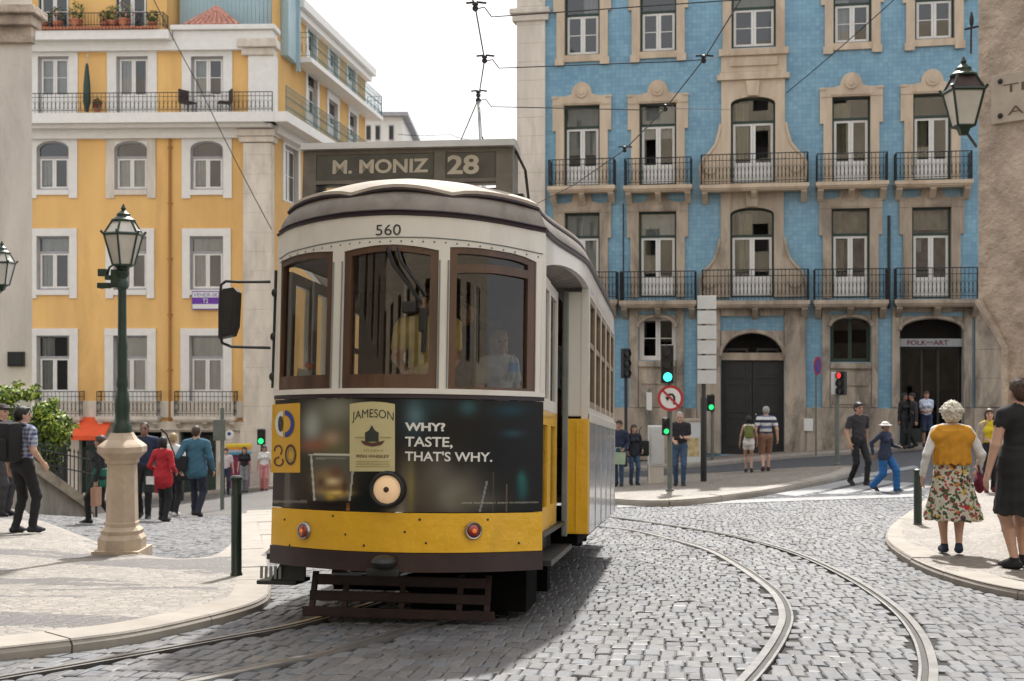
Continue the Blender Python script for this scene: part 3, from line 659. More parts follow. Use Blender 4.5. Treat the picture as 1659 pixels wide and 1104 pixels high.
# stucco surrounds
def frameY(bx, feet=.25, w=.34, top=.30, m_='white_paint', out=.06):
    x0, x1, z0, z1 = bx; b = MB(); b.box(x0-w,x0,-out,.02,z0-feet,z1); b.box(x1,x1+w,-out,.02,z0-feet,z1); b.box(x0-w-.001,x1+w+.001,-out-.012,.02,z1,z1+top)
    if feet: b.box(x0+.001,x1-.001,-out-.03,.02,z0-.2,z0)
    return b.build('window_surround', M[m_], yel)
for i in range(3):
    bx = OY[i]; frameY(bx, 0, .36, .62); casement(yel, FY, bx, None, frame='grey_frame', bars=1 if i != 1 else 0, panel=.85, y=.12, curt=[(.06,.94,.4,.96,'white_curtain')] if i == 0 else [(.06,.45,.3,.96,'white_curtain')])
    bx = OY[3+i]; o = frameY(bx, .33, .34, .50, 'stone' if i == 1 else 'white_paint')
    x0, x1, z0, z1 = bx; c = (x0+x1)/2; b = MB()
    for s in (-1, 1): b.prism([(c+s*(x1-x0)/2, z1-.3), (c+s*(x1-x0)/2, z1+.01), (c, z1+.01)] + [(c+s*(x1-x0)/2*math.cos(t), z1-.3+.3*math.sin(t)) for t in np.linspace(PI/2, 0, 9)][:-1], -.05, .12)
    b.build('arch_head', M['white_paint'], o)
    casement(yel, FY, bx, z1-.62, frame='grey_frame', bars=0, y=.10, head=.3, curt=[(.06,.94,.05,.62,'white_curtain')] if i == 1 else [(.06,.42,.1,.62,'white_curtain')])
    bx = OY[6+i]; frameY(bx, .33, .30, .30); casement(yel, FY, bx, bx[3]-.62, frame='grey_frame', bars=0, y=.12, curt=[(.06,.44,.05,.7,'white_curtain'),(.06,.94,.72,.96,'white_curtain')])
    bx = OY[9+i]; frameY(bx, 0, .34, .28); casement(yel, FY, bx, bx[3]-.85, frame='grey_frame', bars=0, panel=.9, y=.12, curt=[(.06,.94,.25,.97,'white_curtain')] if i else [(.06,.45,.25,.97,'white_curtain')])
# cornices and long balcony
zc = FY(240, 190)[1]; xe = xr
b = MB(); b.box(xl, xr+.3, -1.0, .02, zc-.38, zc); b.box(xl, xr+.15, -.7, .02, zc-.52, zc-.381); b.box(xl, xr+.02, -.25, .02, zc-.86, zc-.521); b.build('balcony_slab', M['white_paint'], yel)
b = railing(xl+.1, xr+.25, zc+.002, FY(240, 150, -1)[1], .95, sp=.16, ends=False); b.build('balcony_railing', M['iron'], yel)
b = MB(); b.box(xl, FY(397,60)[0], -.30, .02, ztop-.35, ztop+.001, 0); b.box(xa1+.31, xr+.1, -.25, .6, ztop+.002, FY(340,52)[1], 0, bev=.04); b.box(xa1+.25, xr+.2, -.4, .7, FY(340,52)[1]+.002, FY(340,48)[1]+.1, 0, bev=.03); b.build('cornice', M['white_paint'], yel)
for (xa, xb) in ((55,129),(154,255),(280,380)): balcony(FY, yel, xa, 635, xb, 675, 10, .55, 'stone', sp=.15)
b = MB(); b.box(xl, xr+.05, -.18, .02, zg-.28, zg+.05, bev=.02); b.box(xl, FY(395,700)[0], -.1, .02, FY(240,676)[1]-.02, FY(240,650)[1]+.0, bev=.02); b.build('string_course', M['stone'], yel)
# corner pilaster with capital
quoins(FY, yel, 396, 441, 233, 690, .22, .75); quoins(FY, yel, 404, 447, 92, 188, .2, 2.4, m_='white_paint'); quoins(FY, yel, 392, 441, 690, 800, .3, .8)
a, c, _, _ = FY.box(390, 200, 446, 210); b = MB(); z = FY(420, 232)[1]; z2 = FY(420, 212)[1]
b.box(a, c, -.32, .4, z, z+.22, bev=.03); b.box(a-.08, c+.08, -.42, .4, z+.221, z2, bev=.03); b.build('capital', M['stone'], yel); b = MB(); b.box(a+.1, c, -.3, .4, FY(420,92)[1], FY(420,80)[1], bev=.04); b.box(a-.05, c+.12, -.45, .4, FY(420,80)[1]+.001, FY(420,66)[1], bev=.04); b.build('capital', M['stone'], yel)
b = MB(); xp = FY(276, 400)[0]; b.tube([(xp,-.08,FY(276,222)[1]),(xp,-.08,FY(276,690)[1])], .055, 8)
for y in (240, 330, 420, 510, 600): b.box(xp-.09, xp+.09, -.09, .0, FY(276,y)[1]-.03, FY(276,y)[1]+.03)
b.build('rain_pipe', M['pipe'] if 'pipe' in M else M['yellow2'], yel, smooth=True)
# shop openings and the orange awning
for q in gY: casement(yel, FY, q, q[3]-.5, frame='dark_green', leaf='dark_green', bars=0, y=.3, panel=.6)
b = MB(); x0, x1, z0, z1 = FY.box(118, 686, 173, 712, -.8); v = [(x0,-.02,z1+.25),(x1,-.02,z1+.25),(x1,-1.0,z0+.15),(x0,-1.0,z0+.15)]; b.add(v+[(p[0],p[1],p[2]-.03) for p in v], [(0,1,2,3),(7,6,5,4),(0,4,5,1),(1,5,6,2),(2,6,7,3),(3,7,4,0)]); b.box(x0,x1,-1.02,-.99,z0-.02,z0+.148); b.build('awning', mat('orange_canvas', (.75,.10,.03), .8, var=.08), yel)
# the receding side of the corner building
SD = Facade((FY.o + FY.d*xr)[:2], (.1125, 1), FYz)
ys_ = [SD(x, 300)[0] for x in (440, 600)]
sops = []
sidew = [(460,240,482,330,'w'), (497,118,513,205,'d'), (531,165,546,222,'d'), (565,185,577,240,'d'), (497,30,511,105,'d'), (532,62,546,128,'d'), (562,92,575,150,'d')]
sb = []
for (a, b_, c, d_, k) in sidew:
    x0 = SD(a, 300)[0]; x1 = SD(c, 300)[0]; z0 = SD((a+c)/2, d_)[1]; z1 = SD((a+c)/2, b_)[1]; sb.append((x0, x1, z0, z1, k))
L = SD(592, 300)[0]; zside = SD(470, 5)[1]
root_rz = SD.rz
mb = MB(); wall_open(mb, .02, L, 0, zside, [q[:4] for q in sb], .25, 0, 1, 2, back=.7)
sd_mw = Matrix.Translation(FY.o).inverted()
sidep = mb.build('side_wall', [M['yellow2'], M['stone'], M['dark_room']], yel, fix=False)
LOC = Matrix.Rotation(-FY.rz, 4, 'Z') @ Matrix.Translation(SD.o-FY.o) @ Matrix.Rotation(SD.rz, 4, 'Z')
sidep.matrix_local = LOC
for (x0, x1, z0, z1, k) in sb:
    w_ = casement(sidep, SD, (x0, x1, z0, z1), None if k == 'w' else z1-.6, frame='grey_frame', bars=1, panel=.6 if k == 'd' else 0, y=.1)
    b = MB(); b.box(x0-.25,x0,-.06,.02,z0,z1); b.box(x1,x1+.25,-.06,.02,z0,z1); b.box(x0-.26,x1+.26,-.08,.02,z1,z1+.35); b.build('window_surround', M['white_paint'], w_)
b = MB()
zb1 = SD(500, 228)[1]
for z, dep in ((zc-.38+0.0, .0),): pass
z1s = zc; b.box(-.95, L, -.9, .02, z1s-.38, z1s); b.box(-.2, L, -.35, .02, z1s-.7, z1s-.381)
z2s = SD(497, 112)[1]; b.box(2.8, L+.6, -.8, .02, z2s-.2, z2s); b.box(2.8, L+.4, -.5, .02, zside-.1, zside+.25); b.box(2.8, L+.2, -.3, .02, zside-.4, zside-.101)
b.build('side_cornice', M['white_paint'], sidep)
railing(-.9, L, z1s+.002, z1s+1.0, .85, sp=.16, ends=False).build('balcony_railing', M['green_rail'] if 'green_rail' in M else M['iron'], sidep)
railing(2.9, L+.5, z2s+.002, z2s+1.05, .75, sp=.16, ends=True).build('balcony_railing', M['green_rail'] if 'green_rail' in M else M['iron'], sidep)
# pale blue roof room with its little tiled hip roof
b = MB(); x0 = FY(276, 20)[0]; x1 = xr+.40; zb_ = FY(340, 42)[1]
b.box(x0, x1, 1.2, 2.75, zb_-.9, zb_+5); b.box(x1-.02, x1+.12, 2.70, 2.95, zb_-1.2, zb_+5.1)
for i in range(26): x = x0+.1+i*(x1-x0-.2)/26; b.box(x, x+.05, 1.17, 1.199, zb_-.2, zb_+4.9)
b.build('roof_room', M['lblue'], yel)
b = MB(); a, c, z0, _ = FY.box(296, 10, 393, 43); top = FY(345, 2)[1]; b.add([(a,-.2,z0),(c,-.2,z0),(c,1.19,z0),(a,1.19,z0),((a+c)/2,.6,top)], [(0,1,4),(1,2,4),(2,3,4),(3,0,4),(3,2,1,0)])
for k in range(7):
    t0 = k/7
    for i in range(10):
        u = (i+.5)/10; p0 = Vector((a+(c-a)*u, -.2, z0)); pk = Vector(((a+c)/2, .6, top)); p = p0.lerp(pk, t0+.01); q = p0.lerp(pk, t0+1/7); b.tube([p, q], [.07*(1-t0)+.02, .06*(1-t0)+.015], 6)
b.build('hip_roof', mat('pink_roof_tiles', (.52,.26,.20), .8, var=.35, vs=9), yel, smooth=True)

# white house down the side street
wh = thing('white_house', 'white house with dark eaves beyond the yellow corner building', 'house', pt(630, 700, 68))
wz = wh.location.z
def WX(px): return (px-CX)/FPX*68-wh.location.x
def WZ(py): return (CY-py)/FPX*68-wz
b = MB(); b.box(WX(590), WX(652), 0, 9, -4, WZ(190), bev=.02); b.build('wall', M['white_paint'], wh)
b = MB(); b.box(WX(585), WX(662), -.5, 9, WZ(190), WZ(184)); b.add([(WX(585),-.5,WZ(184)+.003),(WX(662),-.5,WZ(184)+.003),(WX(650),3,WZ(172)),(WX(588),3,WZ(172))], [(0,1,2,3)]); b.build('roof', M['grey_frame'], wh)
for px in (597, 612, 634):
    f = MB(); f.box(WX(px-4), WX(px+4), -.04, -.001, WZ(228), WZ(203)); f = f.build('window', M['grey_frame'], wh); q = MB(); q.box(WX(px-3), WX(px+3), -.06, -.041, WZ(226), WZ(205)); q.build('pane', M['iron'], f)

# ---------------------------------------------------------------- old stone building at the left edge
ls = thing('stone_building', 'weathered pale stone building with cornice at the far left', 'building', (pt(52, 0, 27).x, 27, -4.4))
b = MB(); x1 = 0; zt = 14
b.add([(x,y,z) for z in (0,zt+4) for x,y in ((0,0),(-2.7,6),(-14,6),(-14,0))], [(3,2,1,0),(4,5,6,7),(0,1,5,4),(1,2,6,5),(2,3,7,6),(3,0,4,7)])
b.build('wall', M['pale_wall'], ls)
zc_ = (CY-45)/FPX*27+4.4
b = MB(); b.box(-12.2, .10, -.30, .3, zc_, zc_+.22, bev=.03); b.box(-12.3, .20, -.45, .4, zc_+.221, zc_+.40, bev=.03); b.box(-12.1, .04, -.12, .1, zc_-.35, zc_-.001, bev=.02); b.build('cornice', M['old_wall'], ls)
zp = (CY-632)/FPX*27+4.4; b = MB(); b.box(-12.1, .05, -.16, .1, zp-.12, zp+.05, bev=.02); b.box(-12.1, .02, -.1, .05, 0, zp-.121); b.build('plinth', M['pale_wall'], ls)
zp2 = (CY-582)/FPX*27+4.4; b = MB(); b.box(-.52, -.15, -.06, .0, zp2-.16, zp2+.16, bev=.01); b.box(-.46, -.2, -.075, -.061, zp2-.11, zp2+.11); b.build('name_plate', M['iron'], ls)

# ---------------------------------------------------------------- stone building at the right edge, its street corner cut back
RC = Vector(((1585-CX)/FPX*16, 16, -2.6)); rd = Vector((1, -1.26, 0)).normalized()
rs = thing('corner_building', 'rough brown stone building with carved street name at the right edge', 'building', RC, math.atan2(rd.y, rd.x))
FR = Facade(RC[:2], rd, -2.6)
def fr(px, py): return FR(px, py)
z1 = fr(1597, 488)[1]; xc, zcut = fr(1629, 562)
b = MB(); P = [(0, z1), (xc, zcut), (xc, -.6), (9, -.6), (9, 9), (0, 9)]
b.prism(P, 0, 6)
b.build('wall', M['old_wall'], rs)
b = MB(); b.tube([(.01,-.02,z1+.01),(xc+.01,-.02,zcut),(xc+.01,-.02,-.5)], .05, 6); b.build('corner_moulding', M['old_wall'], rs, smooth=True)
M['carved'] = mat('carved_letters', (.13,.10,.075), .9)
x0, z0 = fr(1609, 203); z1_ = fr(1609, 124)[1]; b = MB(); b.box(x0, x0+2.2, -.05, .0, z0, z1_, bev=.012); pl = b.build('name_plaque', M['warm_stone'] if 0 else mat('plaque_stone', (.50,.43,.36), .8, var=.12, vs=5, bmp=.3, bs=40), rs)
hh = z1_-z0
for (u, s, wd) in ((.60, 'TRAVESSA', .95), (.14, 'ALMADA', .75)):
    b = MB(); xx = x0+.17+(.06 if u < .5 else 0); text_into(b, s, xx, xx+wd*1.75, z0+hh*u, z0+hh*(u+.17), lambda x, z: (x, -.054, z), .0); b.build('lettering', M['carved'], pl, fix=False)
b = MB()
for (zz) in (.15, .85): b.ell((x0+.13, -.06, z0+hh*zz), (.035,.02,.035))
b.build('bolt', M['black'], pl, smooth=True)

# ================================================================ the tram
PSI = math.radians(7.9)
TO = Vector((-.784, 8.89, float(g(-.784, 8.89))+.0))
t_far = TO + Vector((math.sin(PSI), math.cos(PSI), 0))*6; slope = (float(g(t_far.x, t_far.y))-float(g(TO.x, TO.y)))/6
ta = Vector((math.sin(PSI), math.cos(PSI), slope)).normalized(); tr_ = Vector((math.cos(PSI), -math.sin(PSI), 0)); tu = tr_.cross(ta)
TW = Matrix(((tr_.x, ta.x, tu.x, TO.x), (tr_.y, ta.y, tu.y, TO.y), (tr_.z, ta.z, tu.z, TO.z+.012), (0,0,0,1)))
tram = thing('tram', 'old yellow and white tram with a dark drinks advert across its front', 'tram', mw=TW)
BOW = .45
def B_(x): return -BOW*(1-min(1, abs(x))**2)
def FP(x, z, off=0.0):
    """point of the bowed front at height z, off metres proud of it"""
    d = 2*BOW*x; n = math.sqrt(1+d*d); return (x+d/n*off, B_(x)-off/n, z)
def T(px, py, off=0.0):
    """(x, z) on the bowed front seen at a photo pixel"""
    def proj(x, z): q = TW @ Vector(FP(x, z, off)); return CX+FPX*q.x/q.y, CY-FPX*q.z/q.y
    z = 1.5; x = 0
    for _ in range(4):
        lo, hi = -1.02, 1.02
        for _ in range(26):
            m = (lo+hi)/2
            if proj(m, z)[0] < px: lo = m
            else: hi = m
        x = (lo+hi)/2; a, c = 0.0, 4.0
        for _ in range(26):
            m = (a+c)/2
            if proj(x, m)[1] > py: a = m
            else: c = m
        z = (a+c)/2
    return x, z
def xpoly(pts):
    P = [T(*p) for p in pts]; return (lambda x: float(np.interp(x, [p[0] for p in P], [p[1] for p in P])))
M['tram_white'] = mat('cream_tram_paint', (.80,.775,.72), .35, var=.05, vs=3, coat=.25, bmp=.12, bs=4, bd=.03, dirt=(.40,.33,.25), dirt_amt=.4, streak=True)
M['tram_yellow'] = mat('yellow_tram_paint', (.84,.47,.016), .30, var=.06, vs=2.5, coat=.5, bmp=.3, bs=3.6, bd=.06, dirt=(.34,.19,.04), dirt_amt=.45, streak=True, dt=(.56,.7))
M['tram_brown'] = mat('maroon_tram_paint', (.030,.012,.012), .4, var=.3, vs=5, coat=.15, dirt=(.06,.04,.035), dirt_amt=.5)
M['tram_grey'] = mat('grey_roof_paint', (.27,.245,.22), .6, var=.15, vs=5, dirt=(.09,.08,.07), dirt_amt=.6)
M['tram_roof'] = mat('cream_roof_canvas', (.46,.40,.335), .75, var=.14, vs=4, dirt=(.24,.19,.14), dirt_amt=.6)
M['moulding'] = mat('dark_moulding', (.035,.022,.03), .4, var=.2)
M['wood'] = mat('varnished_wood', (.088,.040,.019), .4, var=.35, vs=9, streak=True, coat=.3)
M['tan_wood'] = mat('faded_tan_wood', (.27,.19,.12), .5, var=.25, vs=8)
M['void'] = mat('shade_black', (.005,.005,.005), .9, var=.1, spec=.1)  # near-black that carries the deep shade under the tram in its colour
M['interior'] = mat('tram_interior_wood', (.10,.055,.030), .6, var=.3, vs=3)
M['windscreen'] = glass('windscreen_glass', (.86,.86,.82), 1.1, .02)
M['side_ad'] = mat('silver_side_advert', (.44,.46,.48), .25, var=.30, vs=2.2, coat=.5, dirt=(.16,.30,.46), dirt_amt=.6)
M['sign_face'] = mat('sign_black', (.05,.053,.047), .3, var=.35, vs=6, coat=.3)
M['sign_box'] = mat('sign_housing', (.16,.145,.125), .55, var=.2, vs=8, dirt=(.07,.06,.05), dirt_amt=.5)
M['sign_letters'] = mat('pale_letters', (.50,.46,.38), .6, var=.1)
M['white_letters'] = mat('white_letters', (.78,.78,.74), .5, var=.02)
M['dark_letters'] = mat('dark_letters', (.03,.035,.04), .5)

def panel(name, x0, x1, zlo, zhi, m, off=0.0, th=.03, n=80, parent=tram, smooth=True):
    b = MB(); L = len(np.linspace(x0, x1, n+1)); vs = []
    for x in np.linspace(x0, x1, n+1):
        a = zlo(x) if callable(zlo) else zlo; c = zhi(x) if callable(zhi) else zhi
        vs += [FP(x, a, off), FP(x, c, off), FP(x, c, off-th), FP(x, a, off-th)]
    fs = []
    for i in range(n):
        for j in range(4): fs.append((4*i+j, 4*(i+1)+j, 4*(i+1)+(j+1)%4, 4*i+(j+1)%4))
    fs += [(0,1,2,3), (4*n+3,4*n+2,4*n+1,4*n)]
    b.add(vs, fs); return b.build(name, M[m] if isinstance(m, str) else m, parent, smooth=smooth)

# heights of the front, from bottom to top
zb0, zb1 = T(632, 927)[1], T(632, 895)[1]; za1 = T(632, 831)[1]; zt1_ = T(632, 645)[1]; zs1 = T(632, 634)[1]
apron = panel('front_apron', -1.0, 1.0, zb1, za1, 'tram_yellow', .004)
bump_ = panel('front_bumper', -1.0, 1.0, zb0, zb1-.004, 'tram_brown', .012, .05)
panel('sill_rail', -1.0, 1.0, zt1_+.03, zs1+.02, 'tram_white', .022, .06)
panel('dark_bead', -1.0, 1.0, zt1_, zt1_+.028, 'moulding', .012, .04)
# the advert is a printed picture: its colours are painted into the panel
ax0, az0 = T(438.5, 831); ax1, az1 = T(875, 647)
def ad_px(x):
    q = TW @ Vector(FP(x, 1.2)); return CX+FPX*q.x/q.y
def ad_py(x, z): q = TW @ Vector(FP(x, z)); return CY-FPX*q.z/q.y
NX, NZ = 300, 110
X_ = np.linspace(-1, 1, NX+1); Z_ = np.linspace(za1+.006, zt1_-.004, NZ+1)
PXg = np.array([[ad_px(x)]*(NZ+1) for x in X_]); PYg = np.array([[ad_py(x, z) for z in Z_] for x in X_])
colr = np.zeros((NX+1, NZ+1, 3)) + np.array((.013,.013,.013))
def blob(cx, cy, rx, ry, c, a=1.0, p=2.0, rot=0):
    dx, dy = PXg-cx, PYg-cy; u = dx*math.cos(rot)+dy*math.sin(rot); v_ = -dx*math.sin(rot)+dy*math.cos(rot)
    k = a*np.exp(-(np.abs(u/rx)**p+np.abs(v_/ry)**p)); colr[:] = colr*(1-k[..., None]) + np.array(c)*k[..., None]
def bar(x0, x1, y0, y1, c, a=1.0, sl=0.0):
    xx = PXg - sl*(PYg-y0); k = ((xx > x0) & (xx < x1) & (PYg > y0) & (PYg < y1))*a; colr[:] = colr*(1-k[..., None]) + np.array(c)*k[..., None]
for q in ((470,795,60,60,(.05,.042,.035),.9), (520,700,55,60,(.10,.095,.07),.8), (545,665,30,25,(.34,.35,.28),.8), (505,690,14,26,(.42,.45,.42),.85), (540,712,18,14,(.62,.44,.28),.7), (510,722,26,10,(.36,.12,.06),.7), (560,720,18,50,(.13,.13,.08),.7), (540,735,26,14,(.16,.17,.08),.6),
          (670,690,22,26,(.02,.045,.06),.8), (672,668,14,20,(.16,.28,.32),.75), (757,660,14,12,(.05,.14,.16),.7), (825,665,24,9,(.01,.07,.10),.7), (690,655,40,20,(.02,.05,.06),.6), (828,703,16,6,(.03,.10,.13),.8), (847,790,8,18,(.02,.14,.14),.7), (845,775,6,10,(.02,.16,.14),.8),
          (735,790,45,40,(.22,.205,.16),.9), (690,800,40,40,(.10,.075,.055),.8), (660,790,14,45,(.22,.17,.12),.7), (650,815,8,20,(.4,.37,.30),.7), (667,795,5,40,(.30,.28,.05),.5), (730,805,16,18,(.24,.23,.19),.7), (765,810,40,12,(.15,.14,.10),.7), (640,830,14,10,(.5,.42,.3),.5), (715,765,26,26,(.14,.13,.11),.6),
          (605,810,40,20,(.004,.012,.012),.9), (800,735,40,60,(.006,.006,.008),.8), (745,745,25,30,(.01,.012,.012),.7), (470,808,8,22,(.20,.18,.16),.5), (455,790,14,50,(.06,.05,.045),.6)): blob(*q)
bar(463,471,745,828,(.19,.17,.15),.6); bar(440,500,811,815,(.26,.24,.21),.7)
bar(788,791,780,829,(.30,.33,.36),.7,-.22); bar(799,801,765,829,(.10,.07,.06),.8); bar(820,822,785,829,(.22,.13,.08),.8); bar(563,568,815,830,(.5,.22,.04),.8)
# tumbler
k = (PYg > 737) & (PYg < 812) & (PXg > 502+(PYg-737)*.10) & (PXg < 576-(PYg-737)*.08); colr[k] = colr[k]*.5+np.array((.075,.08,.07))
for q in ((530,775,20,16,(.34,.22,.11),.9), (545,790,22,16,(.26,.14,.06),.9), (540,780,12,6,(.75,.62,.36),.9), (520,795,10,6,(.30,.20,.10),.8), (548,799,18,4,(.85,.62,.20),.95), (538,806,8,5,(.60,.42,.06),.95), (555,803,8,4,(.50,.30,.10),.9), (545,765,10,9,(.18,.08,.05),.8), (522,781,8,8,(.10,.05,.03),.8), (560,790,5,14,(.08,.04,.02),.8), (540,818,40,8,(.012,.008,.006),1)): blob(*q)
bar(500,578,735.5,738.5,(.68,.68,.60),.9); bar(503,506,738,812,(.6,.62,.56),.85,.10); bar(573,576,738,812,(.5,.52,.46),.8,-.08); bar(512,560,742,744,(.5,.5,.46),.4)
b = MB()
for x in X_:
    for z in Z_: b.v.append(FP(x, z, .002))
b.f = [(i*(NZ+1)+j, (i+1)*(NZ+1)+j, (i+1)*(NZ+1)+j+1, i*(NZ+1)+j+1) for i in range(NX) for j in range(NZ)]; b.m = [0]*len(b.f)
m, t, bs_ = nodes('printed_advert'); vc = N(t, 'VertexColor', layer_name='print'); t.links.new(vc.outputs[0], bs_.inputs['Base Color']); bs_.inputs['Roughness'].default_value = .3; bs_.inputs['Specular IOR Level'].default_value = .22; M['advert'] = m
ad = b.build('advert_panel', m, tram, smooth=2, fix=False)
at = ad.data.color_attributes.new('print', 'FLOAT_COLOR', 'POINT'); at.data.foreach_set('color', np.concatenate([colr.reshape(-1, 3), np.ones(((NX+1)*(NZ+1), 1))], 1).astype(np.float32).ravel())
def decal(name, poly_px, m, off, parent=ad, n=10):
    """flat printed shape on the front, given by its outline in convex px points"""
    xs_ = [p[0] for p in poly_px]; b = MB(); x0, x1 = min(xs_), max(xs_); top = []; bot = []
    for x in np.linspace(x0+.01, x1-.01, n+1):
        ys_ = []; P = poly_px
        for i in range(len(P)):
            a, c = P[i], P[(i+1) % len(P)]
            if (a[0]-x)*(c[0]-x) <= 0 and a[0] != c[0]: ys_.append(a[1]+(c[1]-a[1])*(x-a[0])/(c[0]-a[0]))
        top.append(T(x, min(ys_))); bot.append(T(x, max(ys_)))
    vs = [FP(p[0], p[1], off) for p in bot] + [FP(p[0], p[1], off) for p in top]
    b.add(vs, [(i, i+1, n+2+i, n+1+i) for i in range(n)]); return b.build(name, m, parent, smooth=2, fix=False)
def lettering(s, x0, x1, y0, y1, m, off=.006, bold=.0, parent=ad, name='lettering', arc=0.0):
    b = MB(); (X0, Z0), (X1, _) = T(x0, y1), T(x1, y1); Z1 = T((x0+x1)/2, y0)[1]; Z0 = T((x0+x1)/2, y1)[1]
    def mp(x, z):
        u = (x-X0)/(X1-X0)*2-1; return FP(x, z-arc*u*u, off)
    text_into(b, s, X0, X1, Z0, Z1, mp, bold); return b.build(name, m if not isinstance(m, str) else M[m], parent, fix=False)
M['label_paper'] = mat('cream_label', (.62,.56,.30), .45, var=.05, coat=.2)
M['label_ink'] = mat('label_ink', (.035,.045,.035), .5); M['label_brown'] = mat('label_brown_ink', (.10,.04,.03), .5); M['label_gold'] = mat('label_gold_ink', (.40,.33,.14), .5)
lb = decal('bottle_label', [(567,655),(585,652),(604,651),(622,652),(640,655),(640,764),(567,764)], M['label_paper'], .004)
lettering('JAMESON', 571, 638, 663, 681, 'label_ink', .007, .0, lb, arc=.022)
decal('emblem', [(598,698),(603,689),(608,698),(614,701),(614,716),(592,716),(592,701)], M['label_ink'], .007, lb); decal('emblem', [(585,714),(604,718),(624,714),(619,721),(604,724),(590,721)], M['label_brown'], .008, lb)
for (x0, x1, y) in ((576,592,709),(616,634,709)): decal('rule', [(x0,y-.8),(x1,y-.8),(x1,y+.8),(x0,y+.8)], M['label_gold'], .007, lb)
lettering('IRISH', 590, 620, 728, 732, 'label_gold', .007, 0, lb); lettering('IRISH WHISKEY', 578, 631, 737, 742, 'label_brown', .007, .01, lb)
for y in (748, 752, 756): decal('rule', [(577,y-.6),(632,y-.6),(632,y+.5),(577,y+.5)], M['label_gold'], .007, lb)
lettering('WHY?', 656, 721, 685, 699, 'white_letters', .006, .04); lettering('TASTE,', 656, 733, 708, 727, 'white_letters', .006, .02); lettering("THAT'S WHY.", 656, 797, 732, 748, 'white_letters', .006, .02)
lettering('DRINK RESPONSIBLY. ENJOY IN MODERATION', 748, 871, 813.5, 817, 'sign_letters', .006, 0)
# yellow sticker with ring emblems
M['sticker'] = mat('yellow_sticker', (.74,.42,.04), .4, var=.04); M['blue_ink'] = mat('blue_ink', (.03,.06,.32), .5)
sk = decal('sticker', [(440,656),(487,653),(487,766),(440,766)], M['sticker'], .004)
def ringpx(cx, cy, rx, ry, w_, a0, a1, m, n=18, off=.008):
    b = MB(); v = []
    for k in range(n+1):
        t = a0+(a1-a0)*k/n
        for r in (1, 1-w_): x, z = T(cx+rx*r*math.cos(t), cy-ry*r*math.sin(t)); v.append(FP(x, z, off))
    b.add(v, [(2*k, 2*k+2, 2*k+3, 2*k+1) for k in range(n)]); b.build('ring_emblem', M[m], sk, fix=False)
ringpx(463,687,15,22,.38,-PI/2,PI/2,'blue_ink'); ringpx(460,687,13,21,.42,PI/2,3*PI/2,'white_letters'); ringpx(456,687,4,13,.9,0,2*PI,'label_ink',off=.009)
ringpx(472,737,9,17,.24,0,2*PI,'label_brown'); ringpx(452,730,7,9,.3,-PI/3,PI*1.05,'label_brown'); ringpx(453,748,8,8,.3,PI*.45,PI*2.2,'label_brown'); ringpx(472,737,6,11,.3,0,2*PI,'label_gold')
# headlamp and two small red lamps
def lamp_on_front(name, px, py, r, prof, mats, lens, off=0.0, kids=()):
    x, z = T(px, py); d = 2*BOW*x; n = Vector((d, -1, 0)).normalized(); p = Vector(FP(x, z, off)); Rm = n.to_track_quat('Z', 'Y').to_matrix().to_4x4(); b = MB(); b.xf = Matrix.Translation(p) @ Rm
    b.lathe([(r*a, r*c) for a, c in prof], 24); o = b.build(name, mats, tram, smooth=True)
    c = MB(); c.xf = b.xf; c.lathe([(r*a, r*q) for a, q in lens[0]], 24); c.build('lens', lens[1], o, smooth=True)
    if len(lens) > 2: e = MB(); e.xf = b.xf; e.lathe([(r*a, r*q) for a, q in lens[2]], 16); e.build('bulb', lens[3], o, smooth=True)
    return o
rr = abs(T(659, 793)[0]-T(601, 793)[0])/2
M['headlamp'] = glow('warm_headlamp', (.85,.58,.34), .2); M['red_lens'] = mat('red_lens', (.30,.03,.02), .15, coat=.8, var=.2); M['amber'] = glow('amber_bulb', (.8,.18,.03), .25)
lamp_on_front('headlight', 630, 793, rr, [(1.0,-.35),(1.0,.35),(.96,.52),(.86,.58),(.78,.52),(.76,.36),(.0,.30)], M['black'], ([(.76,.40),(.6,.50),(.3,.57),(.02,.6)], M['headlamp'], [(.16,.58),(.13,.66),(.02,.68)], M['rust']))
for px, py in ((495,860),(766,860)):
    r2_ = .062; lamp_on_front('tail_light', px, py, r2_, [(1.0,-.2),(1.0,.35),(.9,.48),(.78,.42),(.76,.25),(0,.2)], M['steel'], ([(.77,.30),(.6,.52),(.3,.66),(.02,.7)], M['red_lens'], [(.3,.62),(.2,.74),(.02,.76)], M['amber']))
# white front wall: posts, arched heads and letterboard
wl = xpoly(((449,431),(458,424),(475,416),(500,410),(520,408.5),(538,408))); wc = xpoly(((557,409),(580,403),(610,398),(640,396.5),(670,399),(690,402),(709,406))); wr = xpoly(((727,401),(750,401),(775,402.5),(800,406),(830,411),(850,417),(867,425)))
WX_ = [(T(449,520)[0], T(538.5,520)[0], wl), (T(556.5,520)[0], T(709,520)[0], wc), (T(727,520)[0], T(867,520)[0], wr)]
gut = xpoly(((432,390),(440,386),(470,372),(510,361),(560,353),(600,350),(640,348.5),(680,350),(720,352),(770,357),(820,365),(860,373),(885,378)))
zsill = zs1+.02
def zlow(x):
    for a, c, f in WX_:
        if a < x < c: return f(x)
    return zsill
bm_ = MB(); edges = sorted({-1.0, 1.0, *[q for a, c, _ in WX_ for q in (a, c)], *np.linspace(-1, 1, 90).tolist()})
